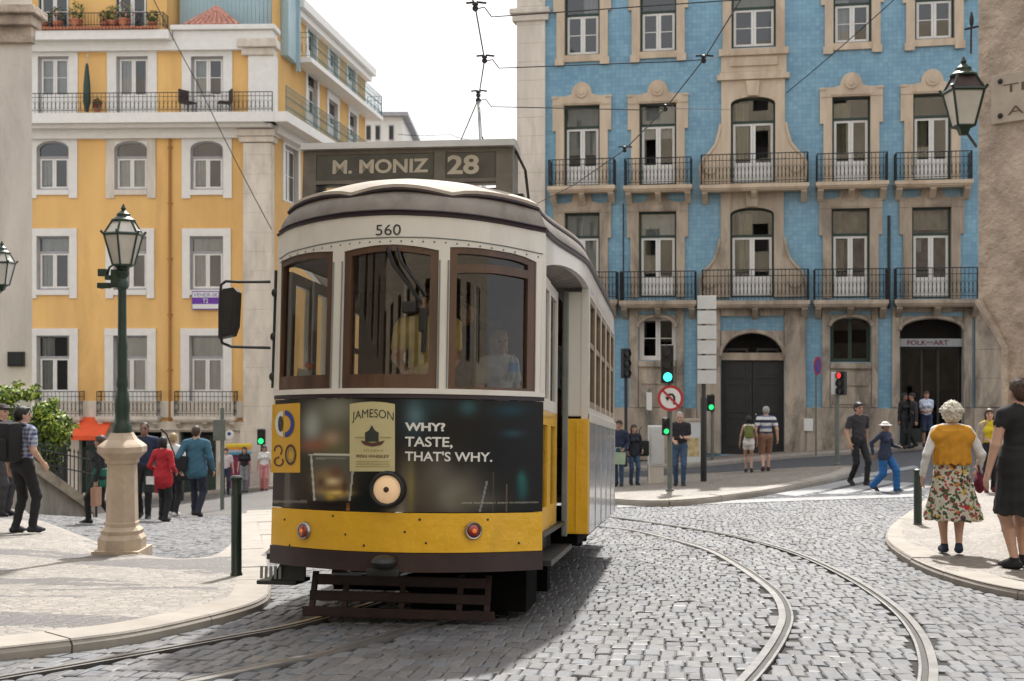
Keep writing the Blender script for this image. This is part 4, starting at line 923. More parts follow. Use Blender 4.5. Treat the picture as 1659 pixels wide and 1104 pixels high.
for x0, x1 in zip(edges[:-1], edges[1:]):
    xm = (x0+x1)/2; la = zlow(xm); f = [q for q in WX_ if q[0] < xm < q[1]]
    l0, l1 = (f[0][2](x0), f[0][2](x1)) if f else (zsill, zsill)
    P = []
    for off in (.012, -.05): P += [FP(x0,l0,off), FP(x1,l1,off), FP(x1,gut(x1),off), FP(x0,gut(x0),off)]
    bm_.add(P, [(0,1,2,3),(7,6,5,4),(0,4,5,1)] + ([] if f else [(1,5,6,2),(3,7,4,0)]))
fw_ = bm_.build('front_wall', M['tram_white'], tram)
b = MB()
for xx in [T(p, 520)[0] for p in (540.5,554.5,711,725)]: b.tube([FP(xx, zsill, .016), FP(xx, zlow(xx)-.02 if zlow(xx) > zsill else 2.55, .016)], .006, 5)
seam = xpoly(((438,424),(470,410),(520,397),(580,388),(640,385),(700,386),(760,391),(820,400),(876,412)))
b.tube([FP(x, seam(x), .014) for x in np.linspace(-.98, .98, 50)], .0045, 5)
for x in np.linspace(-.95, .95, 26): b.ell(FP(x, seam(x)-.028, .014), (.007,.007,.007), 6, 4)
b.build('bead', M['grey_paint'], fw_, smooth=True)
lettering('560', 610, 650, 364.5, 382, 'dark_letters', .016, .0, fw_)
b = MB(); b.tube([FP(.985, zsill, .0), (.985, .0, 2.6)], .028, 8); b.build('corner_post', M['tram_white'], tram, smooth=True)
b = MB(); b.tube([FP(-.985, zsill, .0), (-.985, .0, 2.6)], .028, 8); b.build('corner_post', M['tram_white'], tram, smooth=True)
# three windows with varnished frames
def outline(x0, x1, z0, f, dz, n=16): return [(x, z0) for x in np.linspace(x0, x1, n)] + [(x, f(x)-dz) for x in np.linspace(x1, x0, n)]
for i, (a, c, f) in enumerate(WX_):
    fr_ = .035; wdt = .05 if i != 1 else .055; b = MB(); lo = .10 if i != 2 else .02
    b.ring(outline(a, c, zsill, f, 0), outline(a+wdt, c-wdt, zsill+lo, f, .045), .0, .05, mp=lambda x, y, z: FP(x, z, -y))
    if i == 2:
        tz = xpoly(((727,438),(760,435),(800,436),(840,442),(867,448))); P = [(x, tz(x)) for x in np.linspace(a+wdt, c-wdt, 14)]
        for (x, z), (x2, z2) in zip(P[:-1], P[1:]): b.add([FP(x,z-.03,.0),FP(x2,z2-.03,.0),FP(x2,z2+.03,.0),FP(x,z+.03,.0),FP(x,z-.03,-.04),FP(x2,z2-.03,-.04),FP(x2,z2+.03,-.04),FP(x,z+.03,-.04)], [(0,1,2,3),(0,4,5,1),(3,2,6,7),(7,6,5,4)])
    o = b.build('window', M['wood'], tram)
    b = MB(); xs_ = np.linspace(a+.01, c-.01, 14); b.add([FP(x, zsill+.01, -.03) for x in xs_] + [FP(x, f(x)-.01, -.03) for x in xs_], [(k, k+1, 15+k, 14+k) for k in range(13)]); b.build('pane', M['windscreen'], o, smooth=2, fix=False)
# wiper with its motor box
x0, z0 = T(628, 402, .03); x1, z1 = T(682, 490, .05); b = MB(); b.tube([FP(x0,z0,.03), FP(x0+.05,z0-.12,.07), FP(x1,z1,.07)], .014, 6); b.tube([FP(x0+.07,z0,.03), FP(x0+.10,z0-.1,.07), FP(x1+.03,z1+.05,.07)], .010, 6)
p = T(672, 500); b.xf = None
wp = b.build('wiper', M['black'], tram, smooth=True); b = MB(); 
for (px, py, w_, h_) in ((665,500,.10,.08),(686,520,.055,.17)):
    x, z = T(px, py); q = FP(x, z, .06); b.box(q[0]-w_/2, q[0]+w_/2, q[1]-.03, q[1]+.03, z-h_/2, z+h_/2, bev=.012)
b.build('wiper_motor', M['black'], wp); b = MB(); x, z = T(688, 545); b.tube([FP(x,z+.03,.07), FP(x-.005,z-.12,.06)], .02, 6); b.build('wiper_blade', M['black'], wp)
# ---- plan of the upper body
def hw(y):
    if y < 1.75: t = max(0, y/1.75); t = t*t*(3-2*t); return 1.0+.19*t
    if y < 5.6: return 1.19
    t = min(1, (y-5.6)/1.7); t = t*t*(3-2*t); return 1.19-.19*t
LB = 7.3
def plan(inset=0.0, n=24):
    P = [(x, B_(x)) for x in np.linspace(-1, 1, n)]; P += [(hw(y), y) for y in np.linspace(.15, LB, 34)]; P += [(x, LB-B_(x)) for x in np.linspace(.97, -.97, n)]; P += [(-hw(y), y) for y in np.linspace(LB, .15, 34)]
    Q = []; k = len(P)
    for i in range(k):
        a, c = Vector(P[i-1]), Vector(P[(i+1) % k]); d = (c-a).normalized(); nn = Vector((-d.y, d.x)); Q.append(Vector(P[i])+nn*inset)
    return Q
def gz(x, y):
    """height of the gutter: arched over both ends, level along the sides"""
    zf = gut(max(-1, min(1, x))); zs_ = gut(1.0)
    if y < 0: return zf
    if y > LB: return gut(max(-1, min(1, x)))
    return zs_
def loft(levels, m, name, parent=tram, smooth=True, cap=False):
    b = MB(); L = [plan(i) for i, _ in levels]; k = len(L[0])
    base = plan(0)
    for (i, dz), P in zip(levels, L):
        for j, p in enumerate(P): b.v.append((p.x, p.y, gz(base[j].x, base[j].y)+(dz(base[j].x, base[j].y) if callable(dz) else dz)))
    fs = [(a*k+j, a*k+(j+1) % k, (a+1)*k+(j+1) % k, (a+1)*k+j) for a in range(len(levels)-1) for j in range(k)]
    if cap: fs.append(tuple((len(levels)-1)*k+j for j in range(k)))
    b.f = fs; b.m = [0]*len(fs); return b.build(name, M[m], parent, smooth=smooth)
lift = .10
loft([(-.010,-.004),(-.026,.002),(-.028,.012),(-.006,.017),(-.010,.030),(-.016,.034),(-.012,.042),(.0,.045)], 'moulding', 'gutter')
loft([(.0,.03),(.0,.055),(.03,.13),(.085,.20),(.13,.23)], 'tram_grey', 'roof_band')
def scal(x, y):
    if y > .2: return 0
    u = x/ .345; return .045*abs(math.cos(PI*u/1.9))**.7 if abs(x) < .98 else 0
def scal2(x, y): return .20 if y > .2 else .165+.06*abs(math.cos(PI*x/.74))**.5
rf = loft([(.075,lambda x,y: scal2(x,y)-.03),(.055,lambda x,y: scal2(x,y)-.012),(.06,lambda x,y: scal2(x,y)+.012),(.14,.265),(.30,.325),(.50,.37),(.75,.395),(.93,.40)], 'tram_roof', 'roof', cap=True)
loft([(.09,lambda x,y: scal2(x,y)-.055),(.048,lambda x,y: scal2(x,y)-.03),(.048,lambda x,y: scal2(x,y)-.014)], 'moulding', 'roof_edge')
# letterboard round the sides, soffit above the door
b = MB()
for s in (-1, 1):
    ys_ = np.linspace(.0, LB, 40); ztop_ = gut(1.0)+.03
    def zlo(y): return 2.62 if y > 1.75 else 2.56+.10*math.sin(min(1, y/1.75)*PI)*.9+(.06)*y/1.75
    v = []
    for y in ys_: h = hw(y); v += [(s*h,y,zlo(y)), (s*h,y,ztop_), (s*(h-.05),y,ztop_), (s*(h-.05),y,zlo(y))]
    fs = []
    for i in range(39):
        for j in range(4): fs.append((4*i+j, 4*(i+1)+j, 4*(i+1)+(j+1) % 4, 4*i+(j+1) % 4))
    b.add(v, fs)
b.build('letterboard', M['tram_white'], tram, smooth=True)
for s in (-1, 1):
    b = MB(); ys_ = np.linspace(.03, 1.74, 14); v = []
    for y in ys_: v += [(s*.86,y,2.57+.05*y/1.75),(s*(hw(y)-.045),y,2.575+.06*y/1.75+.09*math.sin(y/1.75*PI)*.9)]
    b.add(v, [(2*i,2*i+2,2*i+3,2*i+1) for i in range(13)]); b.build('door_soffit', M['tram_grey'], tram)
b = MB()
P_ = [(x, B_(x)+.07) for x in np.linspace(-.86,.86,15)] + [(.86, LB), (-.86, LB)]; b.add([(x,y,z) for z in (2.60,2.63) for x, y in P_], [tuple(range(17)), tuple(range(33,16,-1))]); b.build('ceiling', M['interior'], tram)
# floor, underframe, saloon sides
b = MB(); b.box(-.93,.93,.04,1.80,.78,.83); b.box(-1.15,1.15,1.80,5.7,.78,.83); b.box(-.93,.93,5.7,LB,.78,.83); b.add([FP(x, .79, -.06) for x in np.linspace(-.9,.9,13)] + [(x, .04, .79) for x in np.linspace(-.9,.9,13)], [(i,i+1,14+i,13+i) for i in range(12)]); b.build('floor', M['interior'], tram)
zk = .52; zbelt = 1.50
for s in (1, -1):
    b = MB()
    q = lambda a, c: (min(a*s, c*s), max(a*s, c*s))
    X0, X1 = q(1.13, 1.19)
    b.box(X0, X1, 1.75, 5.75, zbelt, 1.60, 0); b.box(X0, X1, 1.75, 5.75, 2.58, 2.64, 0)
    n = 5; pw = .07; L_ = 5.75-1.95
    for i in range(n+1):
        y = 1.85+i*(5.75-1.85-.001)/n; yy0 = 1.75 if i == 0 else y-pw/2; yy1 = 1.90 if i == 0 else (5.75 if i == n else y+pw/2); b.box(X0-.001, X1+.001, yy0, yy1, 1.601, 2.579, 0)
    sw = b.build('side_wall', M['tram_white'], tram)
    b = MB(); X2, X3 = q(1.196, 1.215); b.box(X2, X3, 1.74, 5.76, zbelt-.03, zbelt+.05, bev=.008); b.build('belt_rail', M['tram_white'], sw)
    b = MB(); X4, X5 = q(1.15, 1.20); b.box(X4, X5, 1.755, 5.75, zk, zbelt-.001); 
    for i in range(6): y = 1.76+i*.79; b.box(*q(1.2005,1.206), y, y+.012, zk, zbelt-.03)
    b.build('side_panel', M['side_ad'], tram)
    for i in range(n):
        y0 = 1.85+i*(5.75-1.85)/n+pw/2+(.02 if i == 0 else 0); y1 = 1.85+(i+1)*(5.75-1.85)/n-pw/2; b = MB()
        rr_ = [(y0,1.602),(y1,1.602),(y1,2.578),(y0,2.578)]; ri = [(y0+.045,1.66),(y1-.045,1.66),(y1-.045,2.53),(y0+.045,2.53)]
        b.ring(rr_, ri, 0, .04, mp=lambda u, v, z, s=s: (s*(1.185-v), u, z)); b.box(*q(1.15,1.18), y0+.046, y1-.046, 2.14, 2.19); o = b.build('side_window', M['tan_wood'], tram)
        p = MB(); p.quad((s*1.165,y0+.03,1.63),(s*1.165,y1-.03,1.63),(s*1.165,y1-.03,2.55),(s*1.165,y0+.03,2.55)); p.build('pane', M['windscreen'], o, fix=False)
    # bulkhead facing forward beside the door: white above, yellow below
    b = MB(); b.box(*q(.96,1.19), 1.755, 1.80, 1.52, 2.60, bev=.012); b.build('bulkhead', M['tram_white'], tram)
    b = MB(); b.box(*q(1.0,1.20), 1.735, 1.80, zk, 1.50, bev=.012); b.box(*q(1.09,1.10), 1.728, 1.734, zk+.02, 1.48); b.build('bulkhead_panel', M['tram_yellow'], tram)
    b = MB(); b.box(*q(.97,1.02), 1.70, 1.754, .5, 2.60, bev=.01); b.build('door_post', M['grey_paint'], tram)
    # folding door: two yellow leaves with tall dark windows
    for (ya, yb, xx) in ((.10,.76,.965),(.78,1.44,.955)) if s > 0 else ((.10,.62,.965),(.64,1.12,.955),(1.14,1.69,.955)):
        b = MB(); mp = lambda u, v, z, s=s, xx=xx: (s*(xx-v), u, z)
        o_ = [(ya,.62),(yb,.62),(yb,1.53),(ya,1.53)]; b.ring(o_, [(ya+.17,.80),(yb-.15,.80),(yb-.15,1.42),(ya+.17,1.42)], 0, .035, 0, mp)
        o2 = [(ya,1.531),(yb,1.531),(yb,2.55),(ya,2.55)]; b.ring(o2, [(ya+.10,1.62),(yb-.08,1.62),(yb-.08,2.46),(ya+.10,2.46)], 0, .035, 1, mp)
        o = b.build('door_leaf', [M['tram_yellow'], M['tram_white']], tram)
        p = MB()
        for (z0_, z1_, k) in ((.78,1.44,.16),(1.60,2.48,.09)): p.quad((s*(xx-.018),ya+k,z0_),(s*(xx-.018),yb-k+.02,z0_),(s*(xx-.018),yb-k+.02,z1_),(s*(xx-.018),ya+k,z1_))
        p.build('pane', M['windscreen'], o, fix=False)
    b = MB(); b.box(*q(.90,1.06), .08, 1.72, .40, .44); b.box(*q(.86,1.0), .08, 1.72, .60, .63); b.box(*q(.86,.88), .08, 1.72, .41, .60); b.build('door_step', M['iron'], tram)
    # lower vestibule side below the door and behind
    b = MB(); b.box(*q(.94,1.0), 5.76, LB, zk, 2.6); b.build('rear_side', M['tram_white'], tram)
b = MB(); b.add([(x, LB-B_(x), z) for z in (zk, 1.6) for x in np.linspace(-1,1,21)], [(i,i+1,22+i,21+i) for i in range(20)]); b.build('rear_panel', M['tram_yellow'], tram)
b = MB()
for x in (-.97,-.4,.4,.97): b.tube([(x, LB-B_(x)-.02, 1.6), (x, LB-B_(x)-.02, 2.75)], .05, 6)
b.build('rear_post', M['tram_white'], tram)
# seats and controller inside
for i in range(5):
    for s in (-1, 1):
        y = 2.2+i*.72; b = MB(); b.box(s*.70-.34, s*.70+.34, y, y+.42, 1.18, 1.25, bev=.02); b.box(s*.70-.34, s*.70+.34, y+.40, y+.46, 1.25, 1.72, bev=.02); b.box(s*.70-.3, s*.70+.3, y+.1, y+.35, .831, 1.18); b.build('seat', M['interior'], tram)
b = MB(); b.bbox(-.36,.02,-.26,.02,.83,1.62,.05); b.lathe([(.16,0),(.16,.08),(.05,.1)], 16, c=(-.17,-.12,1.62)); b.build('controller', M['iron'], tram, smooth=True)
b = MB(); b.add([FP(x, 1.60, -.06) for x in np.linspace(-.95,.95,15)] + [FP(x, 1.60, -.20) for x in np.linspace(-.95,.95,15)], [(i,i+1,16+i,15+i) for i in range(14)]); b.build('dashboard', M['interior'], tram)
b = MB(); b.box(-.85,-.38,1.76,1.80,.83,2.6); b.box(.42,.85,1.76,1.80,.83,2.6); b.box(-.379,.419,1.76,1.80,2.35,2.6); b.build('bulkhead', M['interior'], tram)
b = MB(); b.box(-1.12,-.36,5.68,5.72,.83,2.6); b.box(.36,1.12,5.68,5.72,.83,2.6); b.box(-.359,.359,5.68,5.72,.83,1.55); b.box(-.359,.359,5.68,5.72,2.3,2.6); b.build('bulkhead', M['interior'], tram)
for x in (-.3,.3):
    b = MB(); b.tube([(x,1.2,.83),(x,1.2,2.6)], .018, 6); b.build('grab_pole', M['steel'], tram)
# roof sign
sy = .25; k_ = 1.64/348
def sx(px): return -.918+(px-490)*k_
b = MB(); b.box(sx(490), sx(512), sy, sy+.30, 3.02, 3.515); b.box(sx(811), sx(838), sy, sy+.30, 3.02, 3.515); b.box(sx(710), sx(728), sy-.004, sy+.10, 3.10, 3.515); b.box(sx(512), sx(811), sy+.012, sy+.28, 3.280, 3.515); b.box(sx(512), sx(811), sy, sy+.03, 3.250, 3.279); b.box(sx(512), sx(811), sy, sy+.05, 3.481, 3.514)
sgn = b.build('destination_sign', M['sign_box'], tram)
b = MB(); b.prism([(sy-.05,3.516),(sy+.36,3.516),(sy+.34,3.565),(sy+.15,3.590),(sy-.01,3.575)], sx(487), sx(841), mp=lambda u, v, z: (v, u, z)); b.build('sign_roof', mat('pale_sign_roof', (.46,.45,.42), .6, var=.15), sgn)
b = MB(); b.box(sx(513), sx(708), sy+.006, sy+.011, 3.281, 3.479); b.build('route_board', M['sign_face'], sgn); b = MB(); b.box(sx(730), sx(809), sy+.006, sy+.011, 3.281, 3.479); b.build('number_board', M['sign_face'], sgn)
for s, x0, x1, za_, zb_ in (('M. MONIZ', 540, 700, 3.330, 3.440), ('28', 731, 783, 3.310, 3.460)):
    b = MB(); text_into(b, s, sx(x0), sx(x1), za_, zb_, lambda x, z: (x, sy+.003, z), .03); b.build('lettering', M['sign_letters'], sgn, fix=False)
b = MB(); b.box(sx(512.5), sx(810.5), sy+.2, sy+.27, 3.0, 3.245); b.build('sign_back', M['iron'], sgn)
# trolley pole, rope and roof gear
b = MB(); b.box(-.25,.25,3.0,4.2,3.13,3.2); b.lathe([(.2,0),(.2,.1),(.1,.2)], 14, c=(0,3.6,3.2)); b.build('trolley_base', M['iron'], tram)
WC = pt(775, 163, 15.4); WL = TW.inverted() @ WC
b = MB(); b.tube([(0,3.6,3.35), WL], [.03,.018], 8); tp = b.build('trolley_pole', M['grey_paint'], tram); b = MB(); b.ell(WL, (.035,.06,.035), 8, 6); b.build('trolley_head', M['iron'], tp)
b = MB(); e = TW.inverted() @ pt(781, 222, 14.0); b.tube([WL+Vector((.01,.03,-.05)), e, (.3,6.6,3.15)], .008, 4); b.build('trolley_rope', M['iron'], tp)
for (x, y, a, c, d) in ((.78,1.25,.16,.4,.09),(.80,2.2,.14,.5,.07)):
    b = MB(); z = gz(1,1)+.19; b.box(x-a, x+a, y, y+c, z, z+d, bev=.025); b.build('roof_vent', M['iron'], tram)
b = MB(); b.tube([(sx(840),sy+.1,3.5),(sx(850),sy+.3,3.4),(sx(853),sy+.5,3.12)], .012, 6); b.box(sx(840),sx(850),sy+.2,sy+.3,3.08,3.2,bev=.01); b.build('roof_cable', M['iron'], tram)
# mirror on its two arms
def at(px, py, Y): q = TW.inverted() @ pt(px, py, Y); return q
b = MB(); Ym = 9.0; b.tube([at(438,457,9.0), at(385,457,Ym), at(366,456,Ym), at(358,462,Ym), at(356,500,Ym), at(356,540,Ym), at(360,556,Ym), at(375,562,Ym), at(438,564,9.0)], .011, 7); mr = b.build('mirror', M['iron'], tram, smooth=True)
a0, a1 = at(353,549,Ym), at(387,467,Ym); b = MB(); b.prism([(a0.x+.02,a0.z+.0),(a1.x-.03,a0.z+.02),(a1.x-.005,a0.z+.09),(a1.x,a1.z-.03),(a1.x-.03,a1.z),(a0.x+.045,a1.z-.01),(a0.x+.025,a1.z-.05)], a0.y-.05, a0.y+.05); b.build('mirror_housing', M['black'], mr, smooth=True)
b = MB(); b.add([(x, a0.y-.053, z) for x, z in ((a0.x+.04,a0.z+.02),(a1.x-.04,a0.z+.035),(a1.x-.02,a1.z-.04),(a0.x+.055,a1.z-.03))], [(0,1,2,3)]); b.build('mirror_glass', mat('mirror_back', (.02,.02,.022), .12, var=.1), mr)
b = MB(); b.tube([(-1.03,.02,zsill+.02),(-1.03,.02,2.55)], .014, 6)
for z in (1.75, 2.05, 2.38): b.ell((-1.03,.01,z), (.03,.03,.035), 8, 6)
b.build('grab_rail', M['iron'], tram, smooth=True)
# underframe, wheels, lifeguard, step
b = MB(); b.box(-.80,.80,.15,LB-.2,.40,.50); b.box(-.50,.50,1.6,5.6,.25,.39); b.box(-.62,-.54,2.0,5.4,.22,.50); b.box(.54,.62,2.0,5.4,.22,.50); b.box(-1.0,1.0,5.5,7.2,.34,.51); b.box(-1.1,1.1,1.82,5.7,.42,.515); b.box(-.78,.80,.9,1.2,.10,.41); b.box(-.82,.82,5.6,5.9,.12,.40); b.box(.0,.86,.25,.9,.05,.40); b.box(-.9,.9,1.3,1.5,.08,.40); b.box(-.8,.8,6.6,6.8,.1,.40); b.build('underframe_shade', M['void'], tram)  # frame plus extra black boxes standing in for the deep shade below
for y in (2.7, 4.7):
    for s in (-1, 1):
        b = MB(); b.xf = Matrix.Translation((s*.45, y, .39)) @ Matrix.Rotation(s*PI/2, 4, 'Y'); b.lathe([(.05,-.07),(.36,-.07),(.42,-.055),(.42,-.035),(.385,-.02),(.385,.05),(.34,.055),(.30,.02),(.12,.02),(.10,.07),(.02,.07)], 28); b.build('wheel', M['rust'], tram, smooth=True)
    b = MB(); b.tube([(-.45,y,.39),(.45,y,.39)], .05, 8); b.build('axle', M['black'], tram)
b = MB()
for (y, z, hw_, h_) in ((-.02,.275,.62,.075),(-.07,.165,.66,.07),(-.11,.055,.70,.07)): b.box(-hw_-.02, hw_-.02, y, y+.03, z-h_/2, z+h_/2, bev=.006)
for x in (-.66,-.42,.0,.42,.62): b.add([(x-.02,.0,.33),(x+.02,.0,.33),(x+.02,-.10,.02),(x-.02,-.10,.02),(x-.02,.03,.33),(x+.02,.03,.33),(x+.02,-.07,.02),(x-.02,-.07,.02)], [(0,1,2,3),(7,6,5,4),(0,3,7,4),(1,5,6,2),(0,4,5,1),(3,2,6,7)])
b.build('lifeguard', mat('dark_red_oxide', (.024,.010,.010), .6, var=.4, vs=7, bmp=.3, bs=30), tram)
b = MB(); b.tube([(-.45,-.2,.42),(-.3,-.28,.36),(.05,-.3,.36),(.12,-.28,.38)], .018, 7); b.tube([(-.52,-.05,.33),(-.3,-.05,.33)], .022, 7); b.tube([(-.46,-.22,.47),(-.44,-.3,.42)], .03, 7); b.build('brake_rod', M['steel'], tram, smooth=True)
b = MB(); x, z = T(625, 910); q = FP(x, z, .05); b.ell((q[0],q[1],z), (.09,.12,.05), 12, 8); b.box(q[0]-.13,q[0]+.10,q[1]+.02,q[1]+.09,z-.10,z-.045,bev=.01); b.build('coupler', M['iron'], tram, smooth=True)
b = MB(); b.box(-1.10,-.80,-.02,.34,.225,.255,bev=.008); b.add([(-1.0,.0,.255),(-.74,.0,.255),(-.74,.0,.43),(-.90,.0,.43),(-1.0,.03,.255),(-.74,.03,.255),(-.74,.03,.43),(-.90,.03,.43)], [(0,1,2,3),(7,6,5,4),(0,3,7,4),(1,5,6,2),(0,4,5,1),(3,2,6,7)]); st_ = b.build('side_step', M['iron'], tram)
b = MB()
for i in range(5): b.box(-1.07+i*.035,-1.05+i*.035,-.03,-.021,.27,.36)
b.build('step_grille', M['grey_paint'], st_)
b = MB()
for px, py in ((462,842),(540,836),(560,866),(656,862),(680,842),(690,880),(790,842),(840,880),(590,884),(470,884)): x, z = T(px, py); b.ell(FP(x, z, .004), (.009,.009,.009), 8, 5)
b.build('bolt', M['rust'], apron, smooth=True)
# things on the dashboard
b = MB(); bw = TW @ Vector(FP(*T(847,628), -.14)); b.lathe([(.033,0),(.035,.02),(.035,.15),(.030,.19),(.013,.23),(.013,.25)], 14); o = b.build('water_bottle', glass('clear_plastic', (.8,.9,.92), .6, .05), None, smooth=True); o.location = bw; tag(o, 'small water bottle with blue label behind the right windscreen pane', 'bottle')
b = MB(); b.lathe([(.0365,.12),(.0365,.185)], 14); b.build('bottle_label', mat('sky_blue_label', (.03,.25,.65), .4), o, smooth=True)
for (px, py, w_, h_, c, l) in ((478,610,.13,.10,(.7,.7,.72),'white paper leaning inside the left windscreen pane'), (487,592,.07,.04,(.75,.25,.12),'orange card above the white paper in the left windscreen pane')):
    x, z = T(px, py); q = TW @ Vector(FP(x, z, -.08)); b = MB(); b.box(-w_/2, w_/2, -.003, .003, -h_/2, h_/2); o = b.build('paper', mat('paper_'+str(px), c, .7, var=.05)); o.matrix_world = Matrix.Translation(q) @ Matrix.Rotation(-.5, 4, 'Z') @ Matrix.Rotation(.25, 4, 'Y'); tag(o, l, 'paper')
# the tram's own rails to the left front
for s, pts in ((-1, ((483,1013),(380,1033),(240,1059),(100,1084),(0,1101),(-160,1130))), (1, ((565,1051),(470,1072),(400,1087),(321,1104),(200,1130)))):
    P = [G(*p) for p in pts]; back = [TW @ Vector((s*.45, y, 0)) for y in (7.5, 5, 2.5, 1.2)]
    rail([*back, *P], 1 if s < 0 else -1)

# ---------------------------------------------------------------- overhead wires
def wire(name, pts, r, label, cat='wire', n=8, sag=0.0, m='iron'):
    b = MB(); P = []
    for a, c in zip(pts[:-1], pts[1:]):
        for k in range(n): t = k/n; P.append(Vector(a).lerp(Vector(c), t)-Vector((0,0,sag*4*t*(1-t))))
    P.append(Vector(pts[-1])); b.tube(P, r, 5); return tag(b.build(name, M[m]), label, cat)
w1 = [pt(745,-60,11.2), pt(770,12,12.1), pt(785,97,13.7), pt(775,161,15.4), pt(752,215,17.0), pt(735,255,18.6), pt(722,300,21)]
wire('trolley_wire', w1, .008, 'trolley wire running above the tram roof sign', sag=0)
w2 = [pt(1225,-60,11.4), pt(1200,0,12.2), pt(1140,97,13.9), pt(1078,176,15.8), pt(1012,243,18.2), pt(930,300,21.5), pt(860,335,26)]
wire('trolley_wire', w2, .008, 'trolley wire crossing in front of the blue facade')
for i, (a, c, e, lab) in enumerate(((w1[1], w2[1], pt(1250,-8,40), 'highest span wire between the trolley wires'), (w1[2], w2[2], pt(1183,88,40.1), 'middle span wire between the trolley wires'), (w1[3], w2[3], pt(1190,178,40.1), 'lowest span wire between the trolley wires'))):
    wire('span_wire', [a+Vector((0,0,-.02)), a+Vector((.09,0,.0)), a+Vector((.16,.02,-.09)), c+Vector((-.3,0,-.02)), c, e], .006, lab)
for i, (p, q_) in enumerate(((w1[1],'at the top of the wire above the tram'),(w1[2],'halfway up the wire above the tram'),(w1[3]+Vector((0,0,.06)),'just over the trolley pole tip'),(w2[2],'highest on the wire before the blue facade'),(w2[3],'halfway along the wire before the blue facade'),(w2[4],'lowest on the wire before the blue facade'))):
    b = MB(); b.lathe([(.014,-.04),(.03,-.024),(.03,.0),(.018,.012),(.032,.022),(.028,.045),(.012,.055)], 10); b.tube([(-.09,0,.04),(.02,0,.05),(.11,0,.04)], .011, 6); o = b.build('insulator', M['black'], smooth=True); o.location = p; tag(o, 'black wire insulator ' + q_, 'insulator', 'insulators on the overhead wires')
wire('cable', [pt(235,-30,44), pt(320,135,45), pt(440,372,47)], .018, 'thin black cable slanting down across the ochre building', sag=.1)
wire('cable', [pt(1470,-20,33), pt(1275,150,39.8)], .014, 'thin grey cable slanting across the blue tiles', sag=.05)
wire('cable', [pt(645,218,50), pt(730,218,50), pt(760,226,50)], .012, 'thin cable low in the sky beside the white house', sag=.05)

